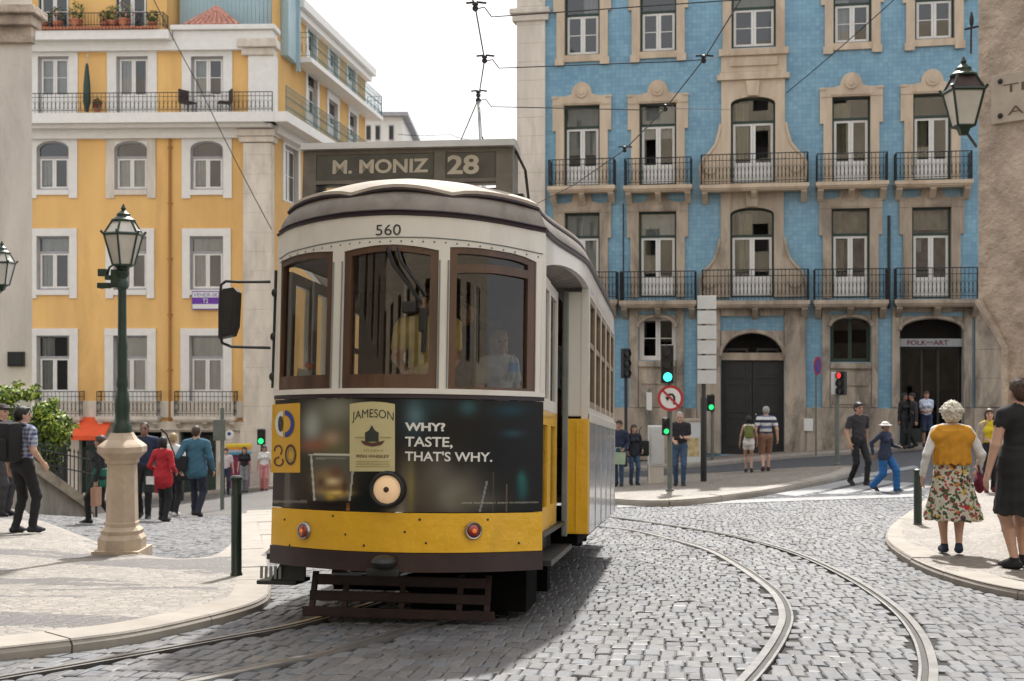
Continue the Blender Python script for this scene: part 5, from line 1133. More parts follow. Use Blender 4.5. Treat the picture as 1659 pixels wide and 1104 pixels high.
# ================================================================ cobblestones near the camera, laid stone by stone
def seg_dist(P, L):
    """smallest distance of points P (n,2) to polyline L"""
    d = np.full(len(P), 1e9); L = np.array([(p.x, p.y) for p in L])
    for a, c in zip(L[:-1], L[1:]):
        ab = c-a; t = np.clip(((P-a)@ab)/max(1e-9, ab@ab), 0, 1); d = np.minimum(d, np.hypot(*(P-a-t[:, None]*ab).T))
    return d
def in_poly(P, poly):
    r = np.zeros(len(P), bool); n = len(poly); j = n-1
    for i in range(n):
        a, b = poly[i], poly[j]; c = ((a[1] > P[:, 1]) != (b[1] > P[:, 1])); dy = (b[1]-a[1]) or 1e-9
        r ^= c & (P[:, 0] < (b[0]-a[0])*(P[:, 1]-a[1])/dy+a[0]); j = i
    return r
def cobbles():
    rot = -.13; cr, sr = math.cos(rot), math.sin(rot); cs = []; v = -2.0
    while v < 31:
        dv = RNG.uniform(.16, .21); u = -15.5+RNG.uniform(0, .2)
        W = RNG.uniform(.078, .118, 460); us = u+np.cumsum(W)-W/2; k = us < 15.5
        wob = .035*np.sin(us*.9+v*.35)+.02*np.sin(us*2.3+v)
        cs.append(np.stack([us[k], np.full(k.sum(), v+dv/2)+wob[k], W[k], np.full(k.sum(), dv)], 1)); v += dv
    C = np.concatenate(cs); X = C[:, 0]*cr-C[:, 1]*sr; Y = C[:, 0]*sr+C[:, 1]*cr
    k = (Y > 5.9) & (Y < YN-.02) & (np.abs(X) < .44*Y+.5); C, X, Y = C[k], X[k], Y[k]; P = np.stack([X, Y], 1)
    ok = np.ones(len(P), bool)
    for poly in (L_out, I_front+I_back, R_out): ok &= ~in_poly(P, poly)
    C, P = C[ok], P[ok]
    for R in RAILS: q = seg_dist(P, R) > .07; C, P = C[q], P[q]
    n = len(P); X, Y = P[:, 0], P[:, 1]; hw_ = C[:, 2]/2-RNG.uniform(.002, .006, n); hd = C[:, 3]/2-RNG.uniform(.002, .006, n)
    th = rot+RNG.normal(0, .03, n); ct, stt = np.cos(th), np.sin(th); top = RNG.normal(.001, .003, n); tx, ty = RNG.normal(0, .011, n), RNG.normal(0, .009, n)
    V = []
    for (ins, dz, jit) in ((0.0, -.034, 0), (.0, -.006, 1), (.009, .0, 1)):
        for (sx_, sy_) in ((-1,-1),(1,-1),(1,1),(-1,1)):
            jx = RNG.normal(0, .0028, n)*jit; jy = RNG.normal(0, .0028, n)*jit
            a = sx_*(hw_-ins)+jx; b = sy_*(hd-ins)+jy; x = X+a*ct-b*stt; y = Y+a*stt+b*ct
            V.append(np.stack([x, y, g(x, y)+top+dz+a*tx+b*ty], 1))
    V = np.stack(V, 1).reshape(-1, 3); base = np.arange(n)*12
    F = [(8,9,10,11)] + [(l+i, l+(i+1) % 4, l+4+(i+1) % 4, l+4+i) for l in (0, 4) for i in range(4)]
    F = (base[:, None, None]+np.array(F)[None]).reshape(-1, 4)
    me = bpy.data.meshes.new('cobblestones'); me.vertices.add(len(V)); me.vertices.foreach_set('co', V.ravel()); me.loops.add(F.size); me.loops.foreach_set('vertex_index', F.ravel())
    me.polygons.add(len(F)); me.polygons.foreach_set('loop_start', np.arange(0, F.size, 4)); me.polygons.foreach_set('loop_total', np.full(len(F), 4)); me.update(calc_edges=True); me.validate()
    me.polygons.foreach_set('use_smooth', np.tile(np.array([False]+[True]*4+[False]*4), n))
    tone = RNG.normal(1, .11, n).clip(.65, 1.35); warm = RNG.normal(0, .025, n); col = np.stack([.154*tone*(1+warm), .157*tone, .167*tone*(1-warm), np.ones(n)], 1).repeat(12, 0)
    at = me.color_attributes.new('tone', 'FLOAT_COLOR', 'POINT'); at.data.foreach_set('color', col.astype(np.float32).ravel())
    m, t, b = nodes('granite_setts'); vc = N(t, 'VertexColor', layer_name='tone'); v = coords(t)
    c = mixc(t, 1, vc.outputs[0], ramp(t, noise(t, v, 38, 4), .3, .7, (.78,.78,.78), (1.18,1.17,1.15)), 'MULTIPLY'); c = mixc(t, 1, c, ramp(t, noise(t, v, .5, 6), .3, .72, (.74,.74,.76), (1.1,1.09,1.06)), 'MULTIPLY'); c = mixc(t, 1, c, ramp(t, noise(t, v, 1.4, 7, .7, .8), .56, .70, (1,1,1), (.70,.68,.66)), 'MULTIPLY')
    t.links.new(c, b.inputs['Base Color']); b.inputs['Roughness'].default_value = .55; bump(t, b, noise(t, v, 26, 3), .3, .006); me.materials.append(m)
    o = bpy.data.objects.new('cobblestones', me); COL.objects.link(o); tag(o, 'worn grey granite cobblestones paving the street', 'paving', kind='stuff'); return n
print('stones', cobbles())

# ================================================================ street furniture
M['lamp_stone'] = mat('pedestal_stone', (.56,.45,.34), .8, var=.14, vs=4, bmp=.3, bs=40, bd=.006, dirt=(.30,.21,.15), dirt_amt=.5)
M['coping'] = mat('lichen_coping', (.30,.26,.20), .9, var=.3, vs=6, bmp=.4, bs=25, bd=.01)
def lantern(parent, c, s, n=6, kind=0):
    """glazed street lantern hanging/standing at c (bottom centre), s = height of the glazed body"""
    rt, rb = s*.62, s*.34; e = MB(); th = PI/n
    def P(r, z, k): t = 2*PI*(k+.5)/n+th*0; return (c[0]+r*math.cos(t), c[1]+r*math.sin(t), c[2]+z)
    for k in range(n):
        e.tube([P(rb,0,k), P(rt,s,k)], s*.035, 5); e.tube([P(rb,0,k), P(rb,0,k+1)], s*.035, 5); e.tube([P(rt,s,k), P(rt,s,k+1)], s*.05, 5); e.tube([P(rt*1.0,s,k), P(rt*.55,s*1.45,k)], s*.035, 5); e.tube([P(rt*1.02,s,k), P(rt*1.16,s*1.10,k)], s*.045, 5)
        e.tube([P(rt*.55,s*1.45,k), P(rt*.55,s*1.45,k+1)], s*.045, 5)
    e.lathe([(rb*.95,-s*.02),(rb*.6,-s*.08),(rb*.4,-s*.25),(rb*.3,-s*.25)][::-1], n, c=c)
    e.lathe([(rt*.62,s*1.42),(rt*.62,s*1.47),(rt*.35,s*1.58),(rt*.35,s*1.66),(rt*.22,s*1.72),(rt*.10,s*1.78),(rt*.14,s*1.84),(rt*.03,s*1.98)], 12, c=c)
    fr_ = e.build('lantern', M['green_iron'], parent, smooth=True)
    p = MB()
    for k in range(n): p.add([P(rb*.98,.01,k), P(rb*.98,.01,k+1), P(rt*.98,s*.99,k+1), P(rt*.98,s*.99,k)], [(0,1,2,3)]); p.add([P(rt*.97,s*1.01,k), P(rt*.97,s*1.01,k+1), P(rt*.54,s*1.44,k+1), P(rt*.54,s*1.44,k)], [(0,1,2,3)], 1 if kind else 0)
    p.build('lamp_glass', [M['lamp_glass'], M['rust']], fr_); return fr_
base = G(198, 897, HL); s = base.y/FPX
lp = thing('street_lamp', 'green iron street lamp on an octagonal stone pedestal on the left pavement', 'street lamp', base)
H = lambda y: (897-y)*s
b = MB(); b.box(-.28,.28,-.28,.28,-.06,H(888)); b.lathe([(38*s,H(889)),(38*s,H(871)),(36*s,H(868)),(33*s,H(864)),(34*s,H(858)),(27*s,H(852)),(27*s,H(846)),(25.5*s,H(844)),(23.5*s,H(752)),(27*s,H(749)),(27*s,H(744)),(30*s,H(741)),(37*s,H(734)),(39*s,H(732)),(39*s,H(723)),(36*s,H(720)),(25*s,H(712)),(20*s,H(705)),(18*s,H(701))], 8)
b.build('pedestal', M['lamp_stone'] if 'lamp_stone' in M else M['stone'], lp)
b = MB(); b.lathe([(16*s,H(702)),(16*s,H(690)),(12*s,H(684)),(11*s,H(672)),(12*s,H(665)),(12.5*s,H(655)),(10*s,H(640)),(8*s,H(630)),(9.5*s,H(624)),(9*s,H(618)),(8*s,H(610)),(8.5*s,H(560)),(7*s,H(550)),(6.6*s,H(470)),(10*s,H(466)),(10*s,H(458)),(7*s,H(452)),(11*s,H(445)),(11*s,H(440)),(7*s,H(436))], 14); b.build('pole', M['green_iron'], lp, smooth=True)
b = MB(); b.tube([(0,0,H(462)),(-34*s,-.02,H(466))], .022, 6); b.tube([(-6*s,0,H(462)),(-4*s,0,H(440)),(-12*s,-.02,H(428)),(-20*s,-.02,H(434)),(-24*s,0,H(446))], .014, 6); br_ = b.build('bracket', M['green_iron'], lp)
for (px, py, w_, h_) in ((-31,442,14,12),(-29,463,20,9),(-8,450,18,26),(-22,450,9,8)): b = MB(); b.box((px-w_/2)*s,(px+w_/2)*s,-.05,.05,H(py+h_/2),H(py-h_/2),bev=.008); b.build('floodlight', M['green_iron'], br_)
lantern(lp, (2*s,0,H(430)), 50*s, 6)
# the two wall lanterns
q = pt(3, 462, 24); sc_ = 24/FPX
wl_ = thing('wall_lantern', 'iron wall lantern cut by the left picture edge in front of pale stone', 'lantern', q)
lantern(wl_, (0,0,0), 36*sc_, 4); b = MB(); b.tube([(0,0,-.1),(-.6,1.2,-.14),(-1.7,2.95,-.14)], .03, 6); b.build('bracket', M['green_iron'], wl_)
q = pt(1561, 205, 14.6); sc_ = 14.6/FPX
wl_ = thing('wall_lantern', 'big dark lantern in front of the corner wall with the carved street name', 'lantern', q)
lantern(wl_, (0,0,0), 57*sc_, 4, 1); b = MB(); b.tube([(12*sc_,0,118*sc_*1.0),(13*sc_,0,185*sc_)], .012, 6); b.ell((13*sc_,0,172*sc_), (.028,.028,.08), 8, 6); b.tube([(2*sc_,0,157*sc_),(24*sc_,0,162*sc_)], .014, 5); b.build('finial_rod', M['iron'], wl_); b = MB(); b.tube([(0,0,-.04),(.2,.4,-.03),(.66,1.36,-.02)], .02, 6); b.build('bracket', M['iron'], wl_)
# bollards
M['bollard'] = mat('dark_green_bollard', (.012,.030,.022), .35, var=.2, coat=.3)
def bollard(px, py, top, hw_px, label):
    p = G(px, py, .072); s = p.y/FPX; h = (py-top)*s; r = hw_px*s; o = thing('bollard', label, 'bollard', p, group='green bollards on the pavements')
    b = MB(); b.lathe([(r*1.15,-.05),(r*1.15,.02),(r,.03),(r,h*.80),(r*1.06,h*.805),(r*1.06,h*.825),(r,h*.83),(r,h*.955)], 16); b.build('post', M['bollard'], o, smooth=True)
    b = MB(); b.lathe([(r*1.02,h*.956),(r*1.18,h*.96),(r*1.18,h*.985),(r*.9,h),(r*.2,h*1.005)], 16); b.build('cap', M['bollard'], o, smooth=True)
bollard(383, 933, 771, 8.5, 'dark green bollard beside the left side of the tram'); bollard(1487, 851, 760, 6.5, 'dark green bollard on the right kerb behind the flowered skirt')
# low ramp wall, iron fence and shrub on the left
M['stained'] = mat('stained_render', (.42,.40,.35), .9, var=.15, vs=3, dirt=(.12,.11,.09), dirt_amt=.75, streak=True)
p0, p1 = pt(-25, 850, 22.8), pt(147, 853, 24.4); p0.z = -3.9; p1.z = -4.0; d = (p1-p0); d.z = 0; L = d.length; rz = math.atan2(d.y, d.x)
rw = thing('ramp_wall', 'low stained ramp wall with a sloping stone coping behind the men on the left', 'wall', p0, rz)
zt0 = (CY-704)/FPX*p0.y-p0.z; zt1 = (CY-826)/FPX*p1.y-p0.z; zb1 = p1.z-p0.z-.05
b = MB(); b.prism([(0,-.4),(L,-.4),(L,zt1),(0,zt0)], 0, .3); b.build('wall', M['stained'], rw)
b = MB(); b.prism([(0,zt0-.08),(L+.02,zt1-.08),(L+.02,zt1+.13),(0,zt0+.16)], -.13, .42); b.build('coping', M['coping'] if 'coping' in M else M['warm_stone'], rw)
f0, f1 = pt(48, 700, 24.6), pt(152, 700, 25.4); fn = thing('iron_fence', 'dark iron railing fence above the ramp wall', 'fence', (f0.x, f0.y, 0), math.atan2(f1.y-f0.y, f1.x-f0.x)); L = (f1-f0).length
b = MB(); za = [(CY-720)/FPX*24.6, (CY-742)/FPX*25.4]; zb_ = [(CY-752)/FPX*24.6, (CY-826)/FPX*25.4]
for i in range(17):
    u = i/16; x = L*u; a, c = zb_[0]+(zb_[1]-zb_[0])*u-.5, za[0]+(za[1]-za[0])*u; b.tube([(x,0,a),(x,0,c)], .012, 5); b.lathe([(.004,.0),(.022,.03),(.004,.10)], 6, c=(x,0,c))
for k in (.06,.34): b.tube([(0,0,za[0]-k),(L,0,za[1]-k)], .014, 5)
b.build('railing', M['iron'], fn)
for i, u in enumerate((0,.5,1)):
    b = MB(); x = L*u; b.tube([(x+.06,.03,zb_[0]-1.2),(x+.06,.03,za[0]+(za[1]-za[0])*u+.08)], .028, 6); b.ell((x+.06,.03,za[0]+(za[1]-za[0])*u+.11), (.04,.04,.05), 8, 6); b.build('post', M['iron'], fn)
def foliage(name, clumps, n, size, mats, parent, seed):
    R = np.random.default_rng(seed); b = MB(); wts = np.array([c[3]*c[4]*c[5] for c in clumps]); wts = wts/wts.sum()
    for i in range(n):
        c = clumps[R.choice(len(clumps), p=wts)]; d = R.normal(size=3); d /= np.linalg.norm(d); rr = R.uniform(.35, 1)**.5
        p = Vector((c[0]+d[0]*c[3]*rr, c[1]+d[1]*c[4]*rr, c[2]+d[2]*c[5]*rr)); nrm = (Vector(d)+Vector(R.normal(size=3))*.55+Vector((0,0,.35))).normalized(); u = nrm.orthogonal().normalized(); u = (Matrix.Rotation(R.uniform(0, 6.28), 3, nrm) @ u); v = nrm.cross(u); k = size*R.uniform(.6, 1.25)
        b.add([p-u*k, p-u*k*.2+v*k*.42, p+u*k*.55+v*k*.34+nrm*k*.08, p+u*k*1.15, p+u*k*.55-v*k*.34+nrm*k*.08, p-u*k*.2-v*k*.42], [(0,1,2,3),(0,3,4,5)], int(R.choice(len(mats), p=c[6] if len(c) > 6 else None)))
    return b.build(name, mats, parent, fix=False)
q = pt(50, 735, 25.7); sh = thing('shrub', 'leafy shrub with lime green tips beside the stone building', 'shrub', (q.x, q.y, q.z-1.6)); S = 25.7/FPX
def cl(px, py, r, ry=None, dy=0, p=(.5,.25,.25)): return ((px-50)*S, dy, (735-py)*S+1.6, r*S, r*S*1.1, (ry or r)*S, p)
foliage('foliage', [cl(118,702,9,6,-.2,(.2,.7,.1)), cl(128,690,7,5,-.2,(.1,.8,.1)), cl(88,650,9,6,0,(.1,.8,.1)), cl(58,627,9,5,0,(.1,.8,.1)), cl(30,622,10,5,0,(.1,.8,.1)), cl(10,640,26,16,0,(.35,.45,.2)), cl(45,640,18,10,.1,(.3,.5,.2)), cl(75,665,22,16,0,(.35,.45,.2)), cl(95,690,24,26,-.1,(.3,.5,.2)), cl(80,720,30,24,.1,(.5,.1,.4)), cl(60,700,30,30,.2,(.5,.15,.35)), cl(20,690,30,34,.25,(.5,.15,.35)), cl(100,715,16,16,-.1,(.45,.3,.25)), cl(70,750,26,20,.2,(.5,.0,.5))], 7500, .055, [M['leaf'], M['leaf_backlit'], M['leaf_dark']], sh, 5)  # more dark leaves low in the middle paint the shrub's inner shade
b = MB()
for a in range(7): b.tube([(.1*a-.3,.2,0),(.14*a-.45,.2,.9),(.2*a-.6,.15*(a % 3-1),1.7)], [.035,.025,.008], 6)
b.build('stem', M['rust'], sh)

# ---- traffic lights, signs and cabinets on the island and beyond
M['pole_grey'] = mat('grey_green_pole', (.13,.145,.125), .5, var=.15); M['sign_white'] = mat('sign_white', (.72,.72,.70), .4, var=.03); M['sign_redp'] = mat('sign_red', (.42,.03,.04), .4, var=.06); M['sign_blue'] = mat('sign_blue', (.04,.07,.30), .4); M['cab_white'] = mat('cabinet_grey_white', (.60,.61,.60), .5, var=.05, dirt=(.35,.34,.3), dirt_amt=.4)
M['lit_cyan'] = glow('lit_green_signal', (.05,.9,.75), 1.6); M['lit_green'] = glow('lit_green_man', (.02,.65,.18), 1.1); M['lit_red'] = glow('lit_red_signal', (.9,.03,.03), 1.2); M['dead_lens'] = mat('unlit_lens', (.02,.02,.02), .25)
def disc(mb, c, r, y, n=20, mi=0, th=.004, ry=None): mb.prism([(c[0]+r*math.cos(2*PI*k/n), c[1]+(ry or r)*math.sin(2*PI*k/n)) for k in range(n)], y, y+th, mi)
def head(parent, x, z, w_, h_, nl, lit, mlit, y=-.02, rz=0):
    b = MB(); b.box(-w_/2,w_/2,-.05,.09,-h_/2,h_/2,bev=.012)
    for k in range(nl):
        zz = h_/2-h_*(k+.5)/nl; r = min(w_*.36, h_/nl*.38); b.ring([(r*1.12*math.cos(t),zz+r*1.12*math.sin(t)) for t in np.linspace(0,2*PI,17)[:-1]], [(r*math.cos(t),zz+r*math.sin(t)) for t in np.linspace(0,2*PI,17)[:-1]], -.12, -.051)
    o = b.build('signal_head', M['black'], parent); o.location = (x, y, z); o.rotation_euler = (0,0,rz)
    for k in range(nl):
        zz = h_/2-h_*(k+.5)/nl; r = min(w_*.36, h_/nl*.38); l = MB(); disc(l, (0,zz), r, -.066, 16, 0, .012); l.build('signal_lens', mlit if k == lit else M['dead_lens'], o)
    return o
p = G(1085, 796, .12); s = p.y/FPX; Hh = lambda y, b0=796: (b0-y)*s
ta_ = thing('traffic_light', 'traffic light showing green with a round no turn sign on the island tip', 'traffic light', p)
b = MB(); b.lathe([(.09,-.03),(.09,.04),(.055,.06),(.055,Hh(640)),(.045,Hh(560))], 10); b.build('pole', M['pole_grey'], ta_, smooth=True)
head(ta_, -5*s, Hh(590), 20*s, 62*s, 3, 2, M['lit_cyan'], -.09); head(ta_, -7*s, Hh(691), 12*s, 28*s, 2, 1, M['lit_green'], -.09)
b = MB(); disc(b, (0,Hh(645)), 21*s, -.13, 28, 0, .01); sg = b.build('round_sign', M['sign_redp'], ta_); b = MB(); disc(b, (0,Hh(645)), 16.5*s, -.134, 28, 0, .003); b.build('sign_face', M['sign_white'], sg)
b = MB(); z0 = Hh(645); b.tube([(6*s,-.137,z0-10*s),(6*s,-.137,z0+2*s),(3*s,-.137,z0+6*s),(-2*s,-.137,z0+6*s),(-5*s,-.137,z0+2*s)], 1.9*s, 6, flat=.1); b.prism([(-9*s,z0+2*s),(-1*s,z0+2*s),(-5*s,z0-5*s)], -.139, -.136); b.build('turn_arrow', M['black'], sg); b = MB(); b.prism([(-14*s,z0+11.5*s),(-11.5*s,z0+14*s),(14*s,z0-11.5*s),(11.5*s,z0-14*s)], -.146, -.142); b.build('red_bar', M['sign_redp'], sg)
p = G(1052, 780, .12); s = p.y/FPX; o = thing('sign_post', 'grey post with a small white sign turned edge on beside the white cabinet', 'sign post', p); b = MB(); b.tube([(0,0,-.03),(0,0,150*s)], .045, 8); b.build('pole', M['pole_grey'], o); b = MB(); b.box(-3*s, 2*s, -.30, .22, 116*s, 144*s); b.build('sign_plate', M['sign_white'], o)
p = G(1064, 783, .12); s = p.y/FPX; o = thing('utility_cabinet', 'white street cabinet on a pale plinth behind the traffic light', 'cabinet', p); b = MB(); b.box(-11*s,11*s,-.02,.34,-.03,27*s,bev=.01); b.build('plinth', M['stone'], o); b = MB(); b.box(-12*s,12*s,-.04,.36,27*s+.001,92*s,bev=.015); bd_ = b.build('cabinet_body', M['cab_white'], o); b = MB(); b.box(-10*s,10*s,-.052,-.041,31*s,88*s,bev=.004); b.build('cabinet_door', M['cab_white'], bd_)
p = pt(1122, 745, 38.2); p.z = float(g(p.x, p.y))+.1; s = p.y/FPX; o = thing('utility_cabinet', 'street cabinet with faded poster between the phone man and the black post', 'cabinet', p); b = MB(); b.box(-14*s,14*s,0,.5,-.1,66*s,bev=.02); bd_ = b.build('cabinet_body', M['cab_white'], o); b = MB(); b.box(-15*s,15*s,-.02,.52,66*s+.001,70*s,bev=.01); b.build('cabinet_top', M['warm_stone'], o)
b = MB(); b.box(-11*s,11*s,-.006,-.001,10*s,40*s); b.build('poster', mat('faded_poster', (.50,.40,.20), .7, var=.4, vs=6), bd_)
p = G(1140, 780, .12); s = p.y/FPX; o = thing('direction_sign', 'black post with a stack of white direction signs seen from behind', 'sign post', p); b = MB(); b.lathe([(5*s,-.03),(5*s,134*s),(3.5*s,136*s),(3.5*s,300*s)], 12); b.build('post', M['black'], o, smooth=True)
for k in range(6): b = MB(); z = (158+k*24.2)*s; b.box(-10*s, 20*s, -.06, .03, z, z+21.5*s, bev=.008); b.build('sign_board', M['cab_white'], o)
p = G(1154, 752, .0); s = p.y/FPX; o = thing('pedestrian_light', 'pedestrian signal lit green beside the great arched door', 'traffic light', p); b = MB(); b.tube([(0,0,-.03),(0,0,114*s)], .05, 8); b.build('pole', M['pole_grey'], o); head(o, -3*s, 99*s, 12*s, 26*s, 2, 1, M['lit_green'], -.07)
p = G(1014, 757, .12); s = p.y/FPX; o = thing('traffic_light', 'dark unlit traffic light on a tall post against the blue tiles by the tram', 'traffic light', p); b = MB(); b.tube([(0,0,-.03),(0,0,190*s)], .05, 8); b.build('pole', M['iron'], o); head(o, 0, 168*s, 15*s, 48*s, 3, 9, M['lit_red'], -.08, .6)
p = G(1322, 737, .12); s = p.y/FPX; o = thing('no_parking_sign', 'round blue and red no parking sign on a thin post between door and window', 'sign', p); b = MB(); b.tube([(0,0,-.03),(0,0,158*s)], .03, 8); b.build('pole', M['pole_grey'], o)
b = MB(); disc(b, (0,0), 15*s, -.06, 24, 0, .012); sg = b.build('round_sign', M['sign_redp'], o); sg.location = (0,0,144*s); sg.rotation_euler = (0,0,.9); b = MB(); disc(b, (0,0), 11.5*s, -.064, 24, 0, .003); b.build('sign_face', M['sign_blue'], sg); b = MB(); b.prism([(-9.5*s,7.5*s),(-7.5*s,9.5*s),(9.5*s,-7.5*s),(7.5*s,-9.5*s)], -.068, -.065); b.build('red_bar', M['sign_redp'], sg)
p = G(1356, 753, .12); s = p.y/FPX; o = thing('traffic_light', 'traffic light showing red at the end of the island before the plinth', 'traffic light', p); b = MB(); b.lathe([(.09,-.03),(.09,.04),(.06,.06),(.055,150*s)], 10); b.build('pole', M['pole_grey'], o, smooth=True); hd_ = head(o, 5*s, 132*s, 17*s, 38*s, 3, 0, M['lit_red'], -.06, -.85); b = MB(); b.box(-9*s,-1*s,-.05,.05,114*s,150*s,bev=.006); b.build('signal_back', M['cab_white'], o)
a, c, z0, z1 = BX.box(1302, 678, 1317, 698); b = MB(); b.box(a, c, -.18, -.131, z0, z1, bev=.01); o = b.build('meter_box', M['sign_white']); o.matrix_world = Matrix.Translation(FBl.o) @ Matrix.Rotation(FBl.rz, 4, 'Z'); tag(o, 'small white meter box on the plinth right of the arched door', 'meter box')
# left background pieces
p = G(360, 826); s = p.y/FPX; o = thing('sign_post', 'grey green post with sign backs in front of the ochre building shops', 'sign post', p); b = MB(); b.tube([(0,0,-.03),(0,0,165*s)], .05, 8); b.build('pole', M['pole_grey'], o)
b = MB(); b.box(-14*s,6*s,-.06,-.02,112*s,146*s,bev=.01); b.build('sign_plate', M['pole_grey'], o); b = MB(); disc(b, (12*s,122*s), 7*s, -.05, 18, 0, .02); q_ = b.build('round_sign', M['sign_white'], o); b = MB(); disc(b, (12*s,123*s), 3*s, -.053, 12, 0, .002); b.build('sign_mark', M['sign_blue'], q_)
p = G(298, 800); s = p.y/FPX; o = thing('lamp_post', 'plain grey green post behind the two people in red and white', 'post', p); b = MB(); b.lathe([(.11,-.03),(.11,.5),(.07,.6),(.06,132*s)], 10); b.build('pole', M['pole_grey'], o, smooth=True)
b = MB(); b.ell((0,0,132*s), (.08,.08,.06), 10, 6); b.build('cap', M['pole_grey'], o, smooth=True)
p = G(288, 812); s = p.y/FPX; o = thing('litter_bin', 'dark litter bin behind the woman in the red jacket', 'litter bin', p); b = MB(); b.lathe([(9*s,0),(10*s,10*s),(11*s,60*s),(10*s,64*s)], 14); b.build('body', M['iron'], o, smooth=True); b = MB(); b.lathe([(11.5*s,64*s+.002),(11.5*s,68*s),(7*s,74*s),(2*s,76*s)], 14); b.build('lid', M['black'], o, smooth=True)
p = pt(424, 800, 45.5); p.z = float(g(p.x, p.y))+.12; s = p.y/FPX; zz = (CY-708)/FPX*p.y-p.z; o = thing('pedestrian_light', 'pedestrian signal lit green at the corner of the ochre building', 'traffic light', p); b = MB(); b.tube([(0,0,-.03),(0,0,zz+.3)], .045, 8); b.build('pole', M['pole_grey'], o); head(o, 0, zz, 13*s, 25*s, 2, 1, M['lit_green'], -.07)
p = pt(387, 770, 46.5); p.z = float(g(p.x, p.y))+.12; s = p.y/FPX; zz = (CY-736)/FPX*p.y-p.z; o = thing('street_stall', 'small street stall with a striped yellow and blue top at the far corner', 'stall', p, .1)
b = MB(); b.box(-.38,.38,-.25,.25,0,zz-.001,bev=.02); b.build('stall_body', mat('magenta_stall', (.22,.03,.09), .7), o)
for k, c_ in enumerate(((.08,.30,.45),(.45,.50,.55),(.70,.30,.03),(.72,.52,.04))): b = MB(); b.box(-.45,.45,-.32,.32,zz+k*.095,zz+k*.095+.093,bev=.01); b.build('striped_top', mat('stripe%d' % k, c_, .6), o)
# for-sale banner, balcony things
a, c, z0, z1 = FY.box(311, 472, 355, 502, -.12); b = MB(); b.box(a, c, -.13, -.115, z0, z1); o = b.build('sale_banner', mat('violet_banner', (.13,.03,.34), .6, var=.05)); o.matrix_world = Matrix.Translation(FY.o) @ Matrix.Rotation(FY.rz, 4, 'Z'); tag(o, 'violet and white for sale banner under a window of the ochre building', 'banner')
b = MB(); w_ = c-a; h_ = z1-z0; b.box(a+.02,c-.02,-.137,-.131,z0+.05*h_,z0+.30*h_); b.box(a+.02,c-.02,-.137,-.131,z0+.66*h_,z0+.95*h_); b.build('white_band', M['sign_white'], o)
b = MB(); text_into(b, 'VENDE-SE', a+.06, c-.06, z0+.71*h_, z0+.89*h_, lambda x, z: (x, -.139, z), .01); b.build('lettering', M['sign_blue'], o, fix=False); b = MB(); text_into(b, 'T2', a+w_*.4, a+w_*.6, z0+.36*h_, z0+.60*h_, lambda x, z: (x, -.139, z), .01); b.build('lettering', M['sign_white'], o, fix=False)
YM = Matrix.Translation(FY.o) @ Matrix.Rotation(FY.rz, 4, 'Z')
def potplant(lx, ly, lz, s, label, flower, group='potted plants on the top balcony'):
    o = thing('potted_plant', label, 'plant', YM @ Vector((lx, ly, lz)), FY.rz, group); b = MB(); b.lathe([(.10*s,0),(.14*s,.24*s),(.155*s,.24*s),(.155*s,.28*s),(.12*s,.27*s)], 12); b.build('pot', M['terracotta'], o, smooth=True)
    ms = [M['leaf'], M['leaf_dark']] + ([flower] if flower else []); pr = (.5,.5) if not flower else (.4,.35,.25)
    foliage('foliage', [(0,0,.48*s,.22*s,.2*s,.24*s,pr)], 150, .06, ms, o, int(abs(lx)*100) % 97)
fl_r = mat('red_flowers', (.45,.03,.05), .6); fl_p = mat('pink_flowers', (.6,.25,.3), .6)
for i, (px, fl, lb_) in enumerate(((70,None,'first green plant from the left on the top balcony'),(92,fl_r,'red flowering plant second from the left on the top balcony'),(122,None,'green plant under the ochre wall on the top balcony'),(168,fl_r,'red flowers beside the second attic window'),(182,None,'bushy green plant before the second attic window'),(200,fl_p,'pink flowering plant before the second attic window'),(246,None,'green plant at the right end of the top balcony'))):
    x = FY(px, 50, -.5)[0]; potplant(x, -.42, ztop+.37, 1.15+.25*(i % 3), lb_, fl)
x = FY(140, 180, -.6)[0]; zf = zc+.01; o = thing('parasol', 'closed dark green parasol leaning on the long white balcony', 'parasol', YM @ Vector((x, -.55, zf)), FY.rz); b = MB(); b.tube([(0,0,0),(.03,0,2.35)], .02, 6); b.build('pole', M['steel'], o); b = MB(); b.lathe([(.05,.1),(.15,.5),(.13,1.2),(.06,1.9),(.02,2.0)], 10); b.build('canopy', M['dark_green'], o, smooth=True)
potplant(FY(156,180,-.6)[0], -.5, zf, .9, 'small red potted plant beside the closed parasol', fl_r, None)
xx = FY(333, 180, -.6)[0]; o = thing('balcony_table', 'small white table on the long balcony under the open window', 'table', YM @ Vector((xx, -.5, zf)), FY.rz); b = MB(); b.box(-.32,.32,-.22,.22,.70,.73,bev=.008); b.build('table_top', M['white_paint'], o)
for sx_ in (-.28,.28):
    for sy_ in (-.18,.18): b = MB(); b.tube([(sx_,sy_,0),(sx_,sy_,.70)], .015, 5); b.build('leg', M['white_paint'], o)
for sg_, lb_ in ((-1,'dark wicker chair left of the balcony table'),(1,'dark wicker chair right of the balcony table')):
    o = thing('balcony_chair', lb_, 'chair', YM @ Vector((xx+sg_*.72, -.5, zf)), FY.rz+sg_*.5, 'wicker chairs on the long balcony'); b = MB(); b.box(-.25,.25,-.23,.23,.40,.46,bev=.015); b.build('seat', M['rust'], o); b = MB(); b.box(sg_*.2,sg_*.26,-.24,.24,.461,.95,bev=.015); b.build('backrest', M['rust'], o)
    for lx_ in (-.22,.22):
        for ly_ in (-.2,.2): b = MB(); b.tube([(lx_,ly_,0),(lx_,ly_,.40)], .02, 5); b.build('leg', M['rust'], o)
